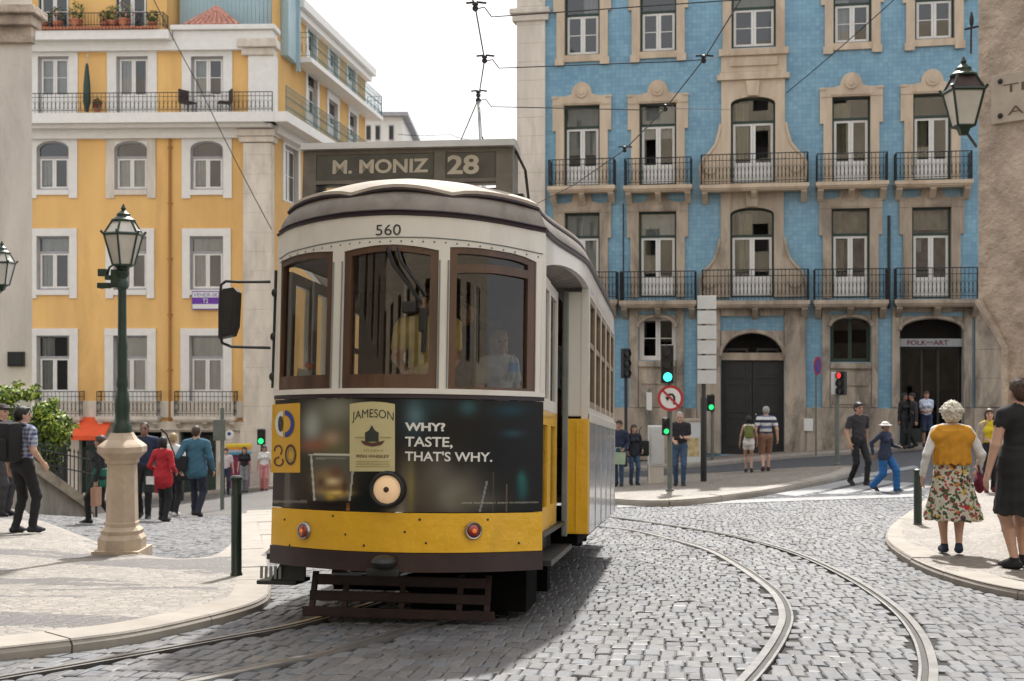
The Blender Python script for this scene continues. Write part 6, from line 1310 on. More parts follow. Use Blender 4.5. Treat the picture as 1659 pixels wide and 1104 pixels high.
# unseen house fronts, added for pane reflections, bounced light and to block sky
bh = thing('unseen_house', 'unseen tan house front added behind the viewpoint for reflections and bounced light', 'house', (-6, -13, -1.5), PI+.1)
ops_ = [(x-.6, x+.6, z, z+2.1) for x in np.arange(-21, 22, 2.9) for z in (.8, 4.6, 8.2, 11.6, 15.2, 18.8)]; b = MB(); wall_open(b, -24, 24, 0, 24, ops_, .25, 0, 1, 2); b.build('wall', [mat('tan_render', (.62,.54,.42), .85, var=.12, vs=.8, dirt=(.35,.28,.2)), M['stone'], M['dark_room']], bh, fix=False)
bh = thing('unseen_house', 'unseen grey house front added left of the view to block sky light', 'house', (-13.5, 2, -1.5), PI/2)
ops_ = [(x-.6, x+.6, z, z+2.1) for x in np.arange(-11, 12, 2.9) for z in (.8, 4.6, 8.2, 11.6, 15.2)]; b = MB(); wall_open(b, -13, 13, 0, 22, ops_, .25, 0, 1, 2); b.build('wall', [mat('grey_render', (.50,.46,.40), .85, var=.1), M['stone'], M['dark_room']], bh, fix=False)


# ================================================================ people: one smooth skin grown from a skeleton (signed distances, surface nets)
def surfnet(D, org, h):
    S = D < 0; nx, ny, nz = D.shape
    c = S[:-1,:-1,:-1].astype(np.int8)
    tot = np.zeros((nx-1,ny-1,nz-1), np.int8)
    for a in (0,1):
        for b in (0,1):
            for d in (0,1): tot += S[a:nx-1+a, b:ny-1+b, d:nz-1+d]
    act = (tot > 0) & (tot < 8); I = np.argwhere(act); idx = -np.ones(act.shape, np.int64); idx[act] = np.arange(len(I))
    acc = np.zeros((len(I), 3)); cnt = np.zeros(len(I)); cor = [(a,b,d) for a in (0,1) for b in (0,1) for d in (0,1)]
    for p in cor:
        for ax in range(3):
            if p[ax] == 1: continue
            q = list(p); q[ax] = 1
            d0 = D[I[:,0]+p[0], I[:,1]+p[1], I[:,2]+p[2]]; d1 = D[I[:,0]+q[0], I[:,1]+q[1], I[:,2]+q[2]]
            k = (d0 < 0) != (d1 < 0); t = np.where(k, d0/np.where(k, d0-d1, 1), 0)
            for e in range(3): acc[:, e] += np.where(k, p[e]+(t if e == ax else 0), 0)
            cnt += k
    V = (I+acc/cnt[:, None])*h+org; F = []
    for ax in range(3):
        u, v = [(1,2),(2,0),(0,1)][ax]
        s0 = [slice(0,n) for n in D.shape]; s1 = list(s0); s0[ax] = slice(0, D.shape[ax]-1); s1[ax] = slice(1, D.shape[ax])
        a, b = S[tuple(s0)], S[tuple(s1)]; E_ = np.argwhere(a != b); sg = a[tuple(E_.T)]
        ok = (E_[:,u] > 0) & (E_[:,v] > 0) & (E_[:,u] < D.shape[u]-1) & (E_[:,v] < D.shape[v]-1); E_ = E_[ok]; sg = sg[ok]
        def at(du, dv): q = E_.copy(); q[:,u] += du; q[:,v] += dv; return idx[tuple(q.T)]
        Q = np.stack([at(-1,-1), at(0,-1), at(0,0), at(-1,0)], 1); Q[~sg] = Q[~sg][:, ::-1]; F.append(Q)
    F = np.concatenate(F); F = F[(F >= 0).all(1)]; return V, F
class Body:
    def __init__(s): s.P = {}
    def cone(s, a, b, ra, rb, m, k=.02, lay='body', fl=(1,1,1)): s.P.setdefault(lay, []).append(('c', np.array(a, float), np.array(b, float), ra, rb, m, k, np.array(fl, float)))
    def ell(s, c, r, m, k=.02, lay='body', sub=False, nz=0): s.P.setdefault(lay, []).append(('s' if sub else 'e', np.array(c, float), np.array(r, float), nz, 0, m, k, None))
    def fun(s, f, lo, hi, m, k=.01, lay='body'): s.P.setdefault(lay, []).append(('f', np.array(lo, float), np.array(hi, float), f, 0, m, k, None))
    def solve(s, lay, h, wr=.004):
        pr = s.P[lay]; los, his = [], []
        for q in pr:
            if q[0] == 'c': r = max(q[3], q[4])*max(1, q[7].max()); los.append(np.minimum(q[1], q[2])-r); his.append(np.maximum(q[1], q[2])+r)
            elif q[0] in 'e': los.append(q[1]-q[2]); his.append(q[1]+q[2])
            elif q[0] == 'f': los.append(q[1]); his.append(q[2])
        lo = np.min(los, 0)-4*h; hi = np.max(his, 0)+4*h; n = np.ceil((hi-lo)/h).astype(int)+1
        D = np.full(n, .2); MM = np.full(n, -1, np.int16); B = np.full(n, .2); ax = [lo[i]+h*np.arange(n[i]) for i in range(3)]
        for q in pr:
            if q[0] == 'c': r = max(q[3], q[4])*max(1, q[7].max()); a, b = np.minimum(q[1], q[2])-r, np.maximum(q[1], q[2])+r
            elif q[0] in 'es': a, b = q[1]-q[2], q[1]+q[2]
            else: a, b = q[1], q[2]
            pad = q[6]+3*h; i0 = np.maximum(0, np.floor((a-pad-lo)/h).astype(int)); i1 = np.minimum(n, np.ceil((b+pad-lo)/h).astype(int)+1); sl = tuple(slice(i0[i], i1[i]) for i in range(3))
            X = ax[0][sl[0]][:,None,None]; Y = ax[1][sl[1]][None,:,None]; Z = ax[2][sl[2]][None,None,:]
            if q[0] == 'c':
                fl = q[7]; A, Bb = q[1]/fl, q[2]/fl; d = Bb-A; L = max(1e-9, d@d); x, y, z = X/fl[0]-A[0], Y/fl[1]-A[1], Z/fl[2]-A[2]
                t = np.clip((x*d[0]+y*d[1]+z*d[2])/L, 0, 1); di = (np.sqrt((x-t*d[0])**2+(y-t*d[1])**2+(z-t*d[2])**2)-(q[3]+(q[4]-q[3])*t))*fl.min()
            elif q[0] in 'es':
                c, r = q[1], q[2]; k0 = np.sqrt(((X-c[0])/r[0])**2+((Y-c[1])/r[1])**2+((Z-c[2])/r[2])**2); k1 = np.sqrt(((X-c[0])/r[0]**2)**2+((Y-c[1])/r[1]**2)**2+((Z-c[2])/r[2]**2)**2)+1e-9; di = k0*(k0-1)/k1
                if q[3]: di = di - q[3]*np.sin(X*95+1)*np.sin(Y*88+2)*np.sin(Z*92) - q[3]*.6*np.sin(X*190)*np.sin(Y*170+1)*np.sin(Z*180+2)
            else: di = q[3](X, Y, Z)
            di = np.broadcast_to(di, D[sl].shape); cur = D[sl]; k = q[6]
            if q[0] == 's': hh = np.clip(.5-.5*(cur+di)/k, 0, 1); D[sl] = cur*(1-hh)+(-di)*hh+k*hh*(1-hh); continue
            hh = np.clip(.5+.5*(di-cur)/k, 0, 1); D[sl] = di*(1-hh)+cur*hh-k*hh*(1-hh)
            w_ = di < B[sl]; MM[sl] = np.where(w_, q[5], MM[sl]); B[sl] = np.minimum(B[sl], di)
        if wr:
            X, Y, Z = ax[0][:,None,None], ax[1][None,:,None], ax[2][None,None,:]
            W = np.sin(Z*26+X*17+np.sin(Y*14)*2)*np.sin(X*21-Z*9+1)*.6+np.sin(Z*55+X*31+Y*23)*.4
            D = D+np.where(MM >= 10, W*wr, 0)
        V, F = surfnet(D, lo, h); ii = np.clip(np.rint((V-lo)/h).astype(int), 0, n-1); mm = MM[tuple(ii.T)]; return V, F, mm[F[:,0]]
def two_bone(a, c, l1, l2, pole):
    a, c, pole = map(lambda q: np.array(q, float), (a, c, pole)); d = c-a; L = np.linalg.norm(d); Lc = min(L, (l1+l2)*.999); u = d/max(L, 1e-6); x = (l1*l1-l2*l2+Lc*Lc)/(2*Lc); hgt = math.sqrt(max(0, l1*l1-x*x)); p = pole-u*(pole@u); p = p/max(1e-6, np.linalg.norm(p)); return a+u*x+p*hgt, a+u*Lc
SKIN, SHOE, EYE, LIP, TOP, BOT, HAIR, HAT, SOCK, XTR = 0, 1, 2, 3, 10, 11, 4, 12, 5, 13
PM = {}
def cloth(name, col, var=.12, rough=.85): 
    if name not in PM: PM[name] = mat('cloth_'+name, col, rough, var=var, vs=9, bmp=.15, bs=140, bd=.003)
    return PM[name]
PM['eye'] = mat('eye_dark', (.02,.015,.012), .3); PM['lip'] = mat('lips', (.32,.12,.10), .5)
def skin(name, col):
    if name not in PM:
        m, t, b = nodes('skin_'+name); c = mixc(t, noise(t, coords(t), 9, 4), tuple(x*.88 for x in col), tuple(min(1, x*1.1) for x in col)); t.links.new(c, b.inputs['Base Color']); b.inputs['Roughness'].default_value = .5; b.inputs['Subsurface Weight'].default_value = .08; b.inputs['Subsurface Radius'].default_value = (.01,.004,.002); PM[name] = m
    return PM[name]
SK1, SK2, SK3 = skin('fair', (.54,.33,.24)), skin('tan', (.42,.24,.16)), skin('brown', (.24,.13,.085))
HR = {k: mat('hair_'+k, c, .55, var=.35, vs=30, bmp=.5, bs=90, bd=.006) for k, c in (('black',(.012,.010,.010)), ('brown',(.055,.030,.018)), ('grey',(.30,.29,.28)), ('white',(.62,.58,.48)), ('blond',(.36,.25,.12)))}
def person(label, px, py, top, yaw, h=None, lay=.012, group=None, at=None, sx=1.0, skin_=SK1, hair='brown', hairkind='short', topm=None, botm=None, shoem=None, xm=None, hatm=None, sleeve='long', bottom='trousers', female=False,
           lf=(0,0,0), rf=(0,0,0), lh=None, rh=None, curl=.5, lean=0.0, hd=(0,0), jacket=0.0, belly=0.0, sock=False, extra=None, hl=.118):
    """px, py: where the feet stand in the photo, top: pixel of the crown. yaw 0 faces the camera, +90 deg faces picture right.
    lf/rf feet offsets and lh/rh hand targets are metres for a 1.70 m body; x is the person's left, y negative is ahead."""
    p = at if at is not None else G(px, py, hl); Hh = h or (py-top)/FPX*p.y; s = Hh/1.70
    B = Body(); sh = (.158 if female else .180)*sx; hipx = .085*sx
    hipz = .90-max(0, max(abs(lf[1]), abs(rf[1]))-.05)*.22; dz = hipz-.90
    ly = lambda z: -lean*max(0, z-.9)       # lean forward
    def J(x, y, z): return np.array((x, y+ly(z), z+dz))
    sk = SKIN
    # legs
    for sg, f in ((1, lf), (-1, rf)):
        hip = J(sg*hipx, 0, .90); an = np.array((sg*(.075*sx)+f[0], f[1], .085+f[2])); kn, an = two_bone(hip, an, .425, .415, (sg*.08, -1, 0.05))
        if bottom in ('trousers', 'wide'):
            w_ = 1.25 if bottom == 'wide' else 1.0; B.cone(hip, kn, .088*sx*w_**.3, .064*sx*w_, BOT, .03); B.cone(kn, an+np.array((0,0,-.02)), .062*sx*w_, .052*w_**2, BOT, .02)
        elif bottom == 'shorts': B.cone(hip, hip+(kn-hip)*.95, .092*sx, .080*sx, BOT, .03); B.cone(hip, kn, .07*sx, .050*sx, sk, .015); B.cone(kn, an, .050*sx, .034, sk, .015); B.cone(kn*.65+an*.35+np.array((0,.015,0)), kn*.4+an*.6+np.array((0,.008,0)), .048*sx, .036, sk, .02)
        elif bottom == 'minishorts': B.cone(hip, hip+(kn-hip)*.35, .095*sx, .092*sx, BOT, .03); B.cone(hip, kn, .08*sx, .050*sx, sk, .015); B.cone(kn, an, .048*sx, .032, sk, .015); B.cone(kn*.65+an*.35+np.array((0,.015,0)), kn*.4+an*.6, .046*sx, .034, sk, .02)
        else: B.cone(hip, kn, .080*sx, .054*sx, sk, .015); B.cone(kn, an, .050*sx, .034, sk, .015); B.cone(kn*.65+an*.35+np.array((0,.018,0)), kn*.4+an*.6+np.array((0,.008,0)), .050*sx, .036, sk, .02)
        if sock: B.cone(an+np.array((0,0,.05)), an+np.array((0,0,-.02)), .04, .038, SOCK, .005)
        # foot: heel raised when the foot trails behind
        tip = -.05 if f[1] > .12 else 0; he = an+np.array((0,.045,-.035)); to = an+np.array((sg*.02,-.165,-.058+tip-f[2]*.4)); ba = an+np.array((sg*.012,-.10,-.052+tip*.5-f[2]*.2))
        B.cone(an, ba, .040, .040, SHOE, .015); B.cone(he, ba, .042, .043, SHOE, .02, fl=(1,1,.9)); B.cone(ba, to, .043, .030, SHOE, .015, fl=(1,1,.8))
    # trunk
    bm_ = TOP if bottom == 'dress' or jacket else BOT
    fl = (1, .70, 1); wa, ch, hp = ((.105,.125,.150) if female else (.122,.150,.140)); wa += belly*.5
    B.cone(J(-.05*sx,.0,.93), J(.05*sx,.0,.93), hp*.86*sx, hp*.86*sx, bm_, .03, fl=(1,.85,1))
    if female and bottom != 'wide': B.ell(J(0,.045,.90), (.15*sx,.10,.10), bm_, .04)
    if jacket: B.cone(J(-.05*sx,0,.93-jacket), J(-.04*sx,0,1.1), (hp+.02)*sx*.86, wa*sx, TOP, .03, fl=(1,.8,1)); B.cone(J(.05*sx,0,.93-jacket), J(.04*sx,0,1.1), (hp+.02)*sx*.86, wa*sx, TOP, .03, fl=(1,.8,1))
    B.cone(J(0,-.005,.99), J(0,-.005-belly*.3,1.10), hp*.98*sx, (wa+.012)*sx, TOP, .03, fl=fl)
    B.cone(J(0,-.005-belly*.3,1.10), J(0,0,1.29), (wa+.012)*sx, ch*sx, TOP, .04, fl=fl)
    B.cone(J(-sh*.55,.008,1.375), J(sh*.55,.008,1.375), .085*sx, .085*sx, TOP, .05, fl=(1,.85,1))
    if female:
        for sg in (-1,1): B.ell(J(sg*.07*sx,-.085*sx,1.265), (.062,.060,.062), TOP, .05)
    B.cone(J(-sh*.4,.012,1.425), J(sh*.4,.012,1.425), .045, .045, TOP, .04)
    # neck, head
    t_, nod = hd; hc = J(0,-.018,1.585); ct, st_ = math.cos(t_), math.sin(t_)
    def hp_(x, y, z):
        z2, y2 = z*math.cos(nod)-y*math.sin(nod)*-1, y*math.cos(nod)-z*math.sin(nod); return hc+np.array((x*ct-y2*st_, x*st_+y2*ct, z2))
    B.cone(J(0,.015,1.41), hp_(0,.012,-.06), .054*(.9 if female else 1), .050*(.9 if female else 1), sk, .03)
    B.ell(hp_(0,.012,.022), (.074,.092,.090), sk, .02); B.ell(hp_(0,-.022,-.035), (.056,.064,.075), sk, .03); B.ell(hp_(0,-.062,-.088), (.024,.022,.020), sk, .025)
    B.cone(hp_(0,-.085,.008), hp_(0,-.106,-.026), .009, .013, sk, .012)
    for sg in (-1,1):
        B.ell(hp_(sg*.076,.012,-.008), (.010,.020,.030), sk, .008); B.ell(hp_(sg*.031,-.083,.010), (.017,.012,.010), sk, .012, sub=True); B.ell(hp_(sg*.031,-.074,.009), (.012,.010,.010), EYE, .003); B.cone(hp_(sg*.016,-.086,.028), hp_(sg*.046,-.074,.028), .006, .005, HAIR if hair != 'white' else sk, .006)
    B.cone(hp_(-.020,-.083,-.055), hp_(.020,-.083,-.055), .007, .007, LIP, .006)
    L = 'hair'
    if hairkind in ('short', 'long', 'bun', 'bob', 'pony', 'cropped', 'bald'):
        cr = {'cropped': .004, 'bald': -.004}.get(hairkind, .012)
        if hairkind != 'bald':
            B.ell(hp_(0,.026,.040), (.076+cr,.088+cr,.078+cr), HAIR, .02, L, nz=.004); B.ell(hp_(0,.055,-.005), (.070+cr,.055+cr,.072+cr), HAIR, .03, L, nz=.004)
            if hairkind not in ('cropped',): B.ell(hp_(0,-.045,.082), (.055,.04,.024), HAIR, .02, L, nz=.004)
    if hairkind in ('long', 'bob'):
        dn = -.22 if hairkind == 'long' else -.09
        for sg in (-1, 0, 1): B.cone(hp_(sg*.062,.035,.0), hp_(sg*.068,.055 if hairkind == 'long' else .03,dn), .036, .030, HAIR, .03, L)
    if hairkind == 'bun': B.ell(hp_(0,.10,.055), (.042,.042,.042), HAIR, .015, L, nz=.006)
    if hairkind == 'pony': B.cone(hp_(0,.10,.03), hp_(0,.13,-.15), .035, .02, HAIR, .03, L)
    if hairkind == 'curly':
        B.ell(hp_(0,.022,.032), (.108,.116,.112), HAIR, .02, L, nz=.018); B.ell(hp_(0,.05,-.025), (.098,.075,.075), HAIR, .03, L, nz=.012)
        for a in range(9): B.ell(hp_(.095*math.cos(a*.7), .03+.085*math.sin(a*.7), .035), (.040,.040,.036), HAIR, .02, L, nz=.012)
    if hatm is not None:
        if hairkind == 'cap' : pass
    if hairkind in ('cap', 'hat'):
        B.ell(hp_(0,.045,-.01), (.072,.058,.070), HAIR, .03, L, nz=.004); B.ell(hp_(0,.015,.062), (.086,.100,.062), HAT, .01, 'hat')
        if hairkind == 'cap': B.cone(hp_(-.03,-.10,.055), hp_(.03,-.10,.055), .05, .05, HAT, .02, 'hat', fl=(1,1,.25))
        else: B.cone(hp_(-.01,.01,.035), hp_(.01,.01,.035), .150, .150, HAT, .02, 'hat', fl=(1,1,.12))
    # arms and hands
    for sg, tgt in ((1, lh), (-1, rh)):
        so = J(sg*sh, .010, 1.385); tg = np.array(tgt, float)+np.array((0, 0, dz)) if tgt is not None else J(sg*(sh+.085), .0, .86)
        el, wr_ = two_bone(so, tg, .285, .245, (sg*.45, 1.0, -.2)); up = .052*sx*(.86 if female else 1); fo = .034*(.9 if female else 1)
        if sleeve == 'long': B.cone(so, el, up+.008, up-.002, TOP, .04); B.cone(el, wr_, up-.004, fo+.006, TOP, .015)
        elif sleeve == 'short': B.cone(so, so+(el-so)*.62, up+.012, up+.010, TOP, .04); B.cone(so, el, up-.006, up-.012, sk, .01); B.cone(el, wr_, up-.012, fo-.006, sk, .015)
        elif sleeve == 'cap': B.cone(so, so+(el-so)*.30, up+.008, up+.010, TOP, .04); B.cone(so, el, up-.001, up-.008, sk, .012); B.cone(el, wr_, up-.008, fo-.005, sk, .015)
        else: B.cone(so, el, up-.002, up-.012, sk, .02); B.cone(el, wr_, up-.012, fo-.006, sk, .015)
        d = (wr_-el)/np.linalg.norm(wr_-el); fw = np.array((-.15*sg,-1.0,0)) if abs(d[2]) > .5 else np.array((-sg*.6,0,1.0)); a = fw-d*(fw@d); a /= np.linalg.norm(a); nrm = np.cross(d, a); nrm = nrm*np.sign(nrm[0]*-sg+1e-6) if abs(d[2]) > .5 else (nrm if nrm[2] < 0 else -nrm)
        B.cone(wr_-d*.03, wr_+d*.02, fo-.008, .023, sk, .01); kn0 = wr_+d*.085
        for i, (o, ln) in enumerate(((.030,.072),(.010,.080),(-.010,.074),(-.029,.058))):
            k = kn0+a*o; B.cone(wr_+d*.015+a*o*.6, k, .0165, .0125, sk, .010); d1 = d*math.cos(curl*.6)+nrm*math.sin(curl*.6); d2 = d*math.cos(curl*1.6)+nrm*math.sin(curl*1.6); m_ = k+d1*ln*.55; B.cone(k, m_, .0105, .0095, sk, .004); B.cone(m_, m_+d2*ln*.5, .0095, .0075, sk, .004)
        tb = wr_+d*.025+a*.024; tm = tb+(d*.6+a*.65+nrm*.35)*.040; B.cone(tb, tm, .014, .0115, sk, .008); B.cone(tm, tm+(d*.9+a*.15+nrm*.4)*.032, .0115, .008, sk, .004)
    if extra: extra(B, J, dict(sx=sx, hp_=hp_))
    names = {'body': 'person'}; root = None
    mats = {SKIN: skin_, SHOE: shoem or cloth('dark_shoes', (.02,.02,.022)), EYE: PM['eye'], LIP: PM['lip'], HAIR: HR[hair], SOCK: cloth('white_socks', (.7,.7,.68)), TOP: topm, BOT: botm or topm, HAT: hatm or topm, XTR: xm or topm}
    for lay_ in ['body'] + [q for q in B.P if q != 'body']:
        V, F, fm = B.solve(lay_, lay, .006 if lay_ != 'hair' else 0); used = sorted(set(int(q) for q in fm)); me = bpy.data.meshes.new('person' if lay_ == 'body' else lay_)
        V = V*s; me.vertices.add(len(V)); me.vertices.foreach_set('co', V.ravel()); me.loops.add(F.size); me.loops.foreach_set('vertex_index', F.ravel().astype(np.int32)); me.polygons.add(len(F)); me.polygons.foreach_set('loop_start', np.arange(0, F.size, 4)); me.polygons.foreach_set('loop_total', np.full(len(F), 4))
        lut = {u: i for i, u in enumerate(used)}
        for u in used: me.materials.append(mats.get(u, skin_))
        me.update(calc_edges=True); me.polygons.foreach_set('material_index', np.array([lut[int(q)] for q in fm], np.int32)); me.polygons.foreach_set('use_smooth', [True]*len(F)); me.update()
        o = bpy.data.objects.new(me.name, me); COL.objects.link(o)
        if root is None: root = o; o.location = p; o.rotation_euler = (0, 0, yaw); tag(o, label, 'person', group)
        else: o.parent = root
    root['_s'] = s; return root
def skirt_fun(cx, cy, z0, z1, r0, r1, flat, wave, nw, ph=0, th=.012, shell=True):
    def f(X, Y, Z):
        t = np.clip((z0-Z)/(z0-z1), 0, 1); an = np.arctan2((Y-cy)/flat, X-cx); R = r0+(r1-r0)*t**.85+wave*t**1.3*(np.sin(an*nw+ph)+.5*np.sin(an*(nw*2+1)+ph*2+Z*4)); r = np.sqrt((X-cx)**2+((Y-cy)/flat)**2)
        d = (r-R)*.75; d = np.maximum(d, np.maximum(Z-z0, z1+.012*np.sin(an*nw*1.5+1)-Z)); return d
    return f
def hold(o, name, build, label, cat, mats, loc, rz=None, smooth=True):
    """a thing carried by person o, given in the person's own metres (1.70 m body)"""
    s = o['_s']; b = MB(); build(b); ob = b.build(name, mats, smooth=smooth); ob.matrix_world = Matrix.Translation(o.location) @ Matrix.Rotation(o.rotation_euler[2], 4, 'Z') @ Matrix.Scale(s, 4) @ Matrix.Translation(loc); tag(ob, label, cat); return ob
def R_(d): return math.radians(d)
c_ = cloth
blk = c_('black', (.014,.014,.016)); navy = c_('navy', (.02,.03,.065)); denim = c_('denim', (.045,.085,.15)); wht = c_('white', (.68,.67,.65)); red = c_('red', (.42,.02,.03)); teal = c_('teal', (.045,.13,.19)); grn = c_('green', (.01,.11,.075)); yelc = c_('yellow', (.62,.50,.02)); pink = c_('pink', (.50,.20,.20)); must = c_('mustard', (.62,.29,.025)); brn = c_('brown', (.16,.085,.03)); gryc = c_('grey', (.22,.22,.23)); blu = c_('blue', (.015,.11,.32)); burg = c_('burgundy', (.13,.012,.03)); khaki = c_('khaki', (.50,.40,.15)); olive = c_('olive', (.16,.19,.05)); tan = c_('tan', (.42,.27,.13))
# patterned cloth: flowered skirt, striped polo, checked shirt
def floral():
    m, t, b = nodes('flowered_cotton'); v = coords(t); vo = N(t, 'TexVoronoi'); vo.inputs['Scale'].default_value = 15; t.links.new(v, vo.inputs['Vector']); sp = N(t, 'SeparateColor'); t.links.new(vo.outputs['Color'], sp.inputs[0])
    r = N(t, 'ValToRGB'); r.color_ramp.interpolation = 'CONSTANT'; E_ = r.color_ramp.elements
    cols = [(.60,.57,.46),(.45,.03,.04),(.60,.55,.42),(.03,.10,.045),(.62,.42,.05),(.50,.20,.05),(.60,.57,.48),(.02,.03,.07),(.25,.36,.22),(.55,.10,.12)]
    E_[0].position = 0; E_[0].color = c4(cols[0]); E_[1].position = .1; E_[1].color = c4(cols[1])
    for k, cc in enumerate(cols[2:]): e = E_.new(.2+k*.1); e.color = c4(cc)
    t.links.new(sp.outputs[0], r.inputs[0]); core = ramp(t, vo.outputs['Distance'], .40, .46); c = mixc(t, core, r.outputs[0], (.58,.55,.45))
    v2 = N(t, 'TexVoronoi'); v2.inputs['Scale'].default_value = 42; t.links.new(v, v2.inputs['Vector']); s2 = N(t, 'SeparateColor'); t.links.new(v2.outputs['Color'], s2.inputs[0]); k2 = ramp(t, s2.outputs[1], .70, .72); c = mixc(t, k2, c, (.05,.09,.035)); k3 = ramp(t, s2.outputs[2], .86, .88); c = mixc(t, k3, c, (.42,.05,.05))
    t.links.new(c, b.inputs['Base Color']); b.inputs['Roughness'].default_value = .85; return m
def stripes(name, cols, per, off=0):
    m, t, b = nodes(name); tc = N(t, 'TexCoord'); sp = N(t, 'SeparateXYZ'); t.links.new(tc.outputs['Object'], sp.inputs[0]); md = N(t, 'Math', operation='MULTIPLY_ADD'); md.inputs[1].default_value = 1/per; md.inputs[2].default_value = off; t.links.new(sp.outputs[2], md.inputs[0]); fr = N(t, 'Math', operation='FRACT'); t.links.new(md.outputs[0], fr.inputs[0])
    r = N(t, 'ValToRGB'); r.color_ramp.interpolation = 'CONSTANT'; E_ = r.color_ramp.elements; E_[0].color = c4(cols[0]); E_[1].position = 1/len(cols); E_[1].color = c4(cols[1])
    for k in range(2, len(cols)): e = E_.new(k/len(cols)); e.color = c4(cols[k])
    t.links.new(fr.outputs[0], r.inputs[0]); t.links.new(r.outputs[0], b.inputs['Base Color']); b.inputs['Roughness'].default_value = .85; return m
def checks(name, a, c):
    m, t, b = nodes(name); tc = N(t, 'TexCoord'); sp = N(t, 'SeparateXYZ'); t.links.new(tc.outputs['Object'], sp.inputs[0]); out_ = []
    for i in (0, 2):
        md = N(t, 'Math', operation='MULTIPLY'); md.inputs[1].default_value = 17; t.links.new(sp.outputs[i], md.inputs[0]); fr = N(t, 'Math', operation='FRACT'); t.links.new(md.outputs[0], fr.inputs[0]); out_.append(ramp(t, fr.outputs[0], .45, .55))
    x = mixc(t, .5, out_[0], out_[1]); t.links.new(mixc(t, x, a, c), b.inputs['Base Color']); b.inputs['Roughness'].default_value = .85; return m
FLOR = floral(); POLO = stripes('striped_polo', [(.62,.62,.62),(.02,.03,.06),(.62,.62,.62),(.10,.13,.25)], .30, .08); CHK = checks('checked_shirt', (.05,.07,.17), (.40,.42,.52))
VSTR = stripes('dark_pinstripe', [(.02,.02,.02),(.05,.05,.05)], .2)

# --- the two women on the right kerb
def ex1(B, J, k):
    B.fun(skirt_fun(0, .01, 1.03, .40, .150, .305, .80, .026, 7), (-.40,-.34,.38), (.40,.36,1.04), XTR, .01, 'skirt')
    B.cone(J(-.14,.055,1.33), J(.14,.055,1.33), .105, .105, HAT, .03, 'shawl', fl=(1,.75,1)); B.fun(skirt_fun(0, .03, 1.40, 1.02, .175, .205, .72, .012, 9, .4), (-.27,-.2,1.0), (.27,.28,1.42), HAT, .03, 'shawl')
    for q in range(4): B.cone(J(-.12+.02*q,.10,1.41-.02*q), J(.02+.03*q,.135,1.34-.035*q), .022, .016, HAT, .02, 'shawl')
    B.cone(J(-.13,.06,1.42), J(.13,.06,1.42), .045, .045, HAT, .03, 'shawl')
o = person('woman with white curly hair, mustard shawl and long flowered skirt on the right kerb', 1542, 899, 652, R_(168), hl=HR_, lay=.0095, sx=1.12, hair='white', hairkind='curly', topm=wht, botm=FLOR, xm=FLOR, hatm=must, shoem=navy, sleeve='long', bottom='skirt', female=True, lf=(-.02,-.10,0), rf=(.02,.08,.03), lh=(.31,.02,.90), rh=(-.30,-.10,.98), extra=ex1, sock=False)
def bag1(b): b.ell((0,0,0), (.06,.14,.115), 16, 10); b.ell((0,-.02,.07), (.045,.11,.05), 12, 8); b.tube([(0,-.09,.08),(.02,-.08,.2),(.03,-.02,.26),(.02,.05,.2),(0,.09,.08)], .010, 6)
hold(o, 'handbag', bag1, 'burgundy handbag hanging from the arm of the white haired woman', 'handbag', burg, Vector((-.30,-.06,.80)))
def ex2(B, J, k): B.fun(skirt_fun(0, .01, 1.08, .50, .150, .245, .82, .014, 6, 1), (-.31,-.3,.48), (.31,.32,1.1), TOP, .05)
o = person('woman in black dress with her hair in a bun, cut by the right picture edge', 1652, 921, 614, R_(-165), hl=HR_, lay=.0095, sx=1.16, hair='brown', hairkind='bun', topm=blk, botm=blk, shoem=blk, sleeve='cap', bottom='dress', female=True, lf=(0,.05,0), rf=(0,-.06,0), lh=(.33,.0,.86), rh=(-.30,.02,.86), extra=ex2)
# --- right background
person('man in dark t-shirt and black trousers walking over the crossing', 1391, 787, 650, R_(18), hl=0, skin_=SK2, hair='black', hairkind='short', topm=c_('charcoal', (.035,.032,.038)), botm=blk, sleeve='short', lf=(0,-.16,0), rf=(0,.18,.03), lh=(.27,.12,.88), rh=(-.27,-.10,.90))
def vneck(B, J, k): pass
o = person('woman in white sun hat and blue trousers striding over the crossing', 1434, 796, 680, R_(40), hl=0, sx=1.12, skin_=SK3, hair='black', hairkind='hat', topm=navy, botm=blu, hatm=wht, sleeve='long', bottom='wide', female=True, lf=(0,-.26,0), rf=(0,.28,.05), lh=(.22,-.24,1.10), rh=(-.26,.16,.95), jacket=.05)
o = person('woman in yellow top and dark skirt with folded arms beyond the flowered skirt', 1603, 797, 662, R_(-12), hl=HR_, skin_=SK1, hair='brown', hairkind='bob', topm=yelc, botm=blk, shoem=burg, sleeve='none', female=True, lh=(.10,-.20,1.10), rh=(-.02,-.21,1.06), lf=(0,.03,0), rf=(0,-.08,0), extra=lambda B, J, k: [B.fun(skirt_fun(0,0,1.0,.55,.14,.18,.8,.01,5), (-.25,-.25,.53), (.25,.25,1.02), BOT, .02), *[B.cone(J(sg*.165,.02,1.36), J(sg*.21,.02,1.12), .052, .058, XTR, .02, 'cardigan') for sg in (-1,1)], *[B.cone(J(sg*.09,.0,1.40), J(sg*.155,.0,1.0), .06, .055, XTR, .02, 'cardigan', fl=(1,1.3,1)) for sg in (-1,1)]], xm=c_('greige', (.36,.30,.26)))
o = person('woman with long dark hair in white shorts walking away on the island', 1213, 766, 673, R_(172), skin_=SK2, hair='black', hairkind='long', topm=wht, botm=wht, sleeve='none', bottom='minishorts', female=True, lf=(0,-.13,0), rf=(0,.12,.03), lh=(.26,.02,.88), rh=(-.25,-.08,.9), sx=.95)
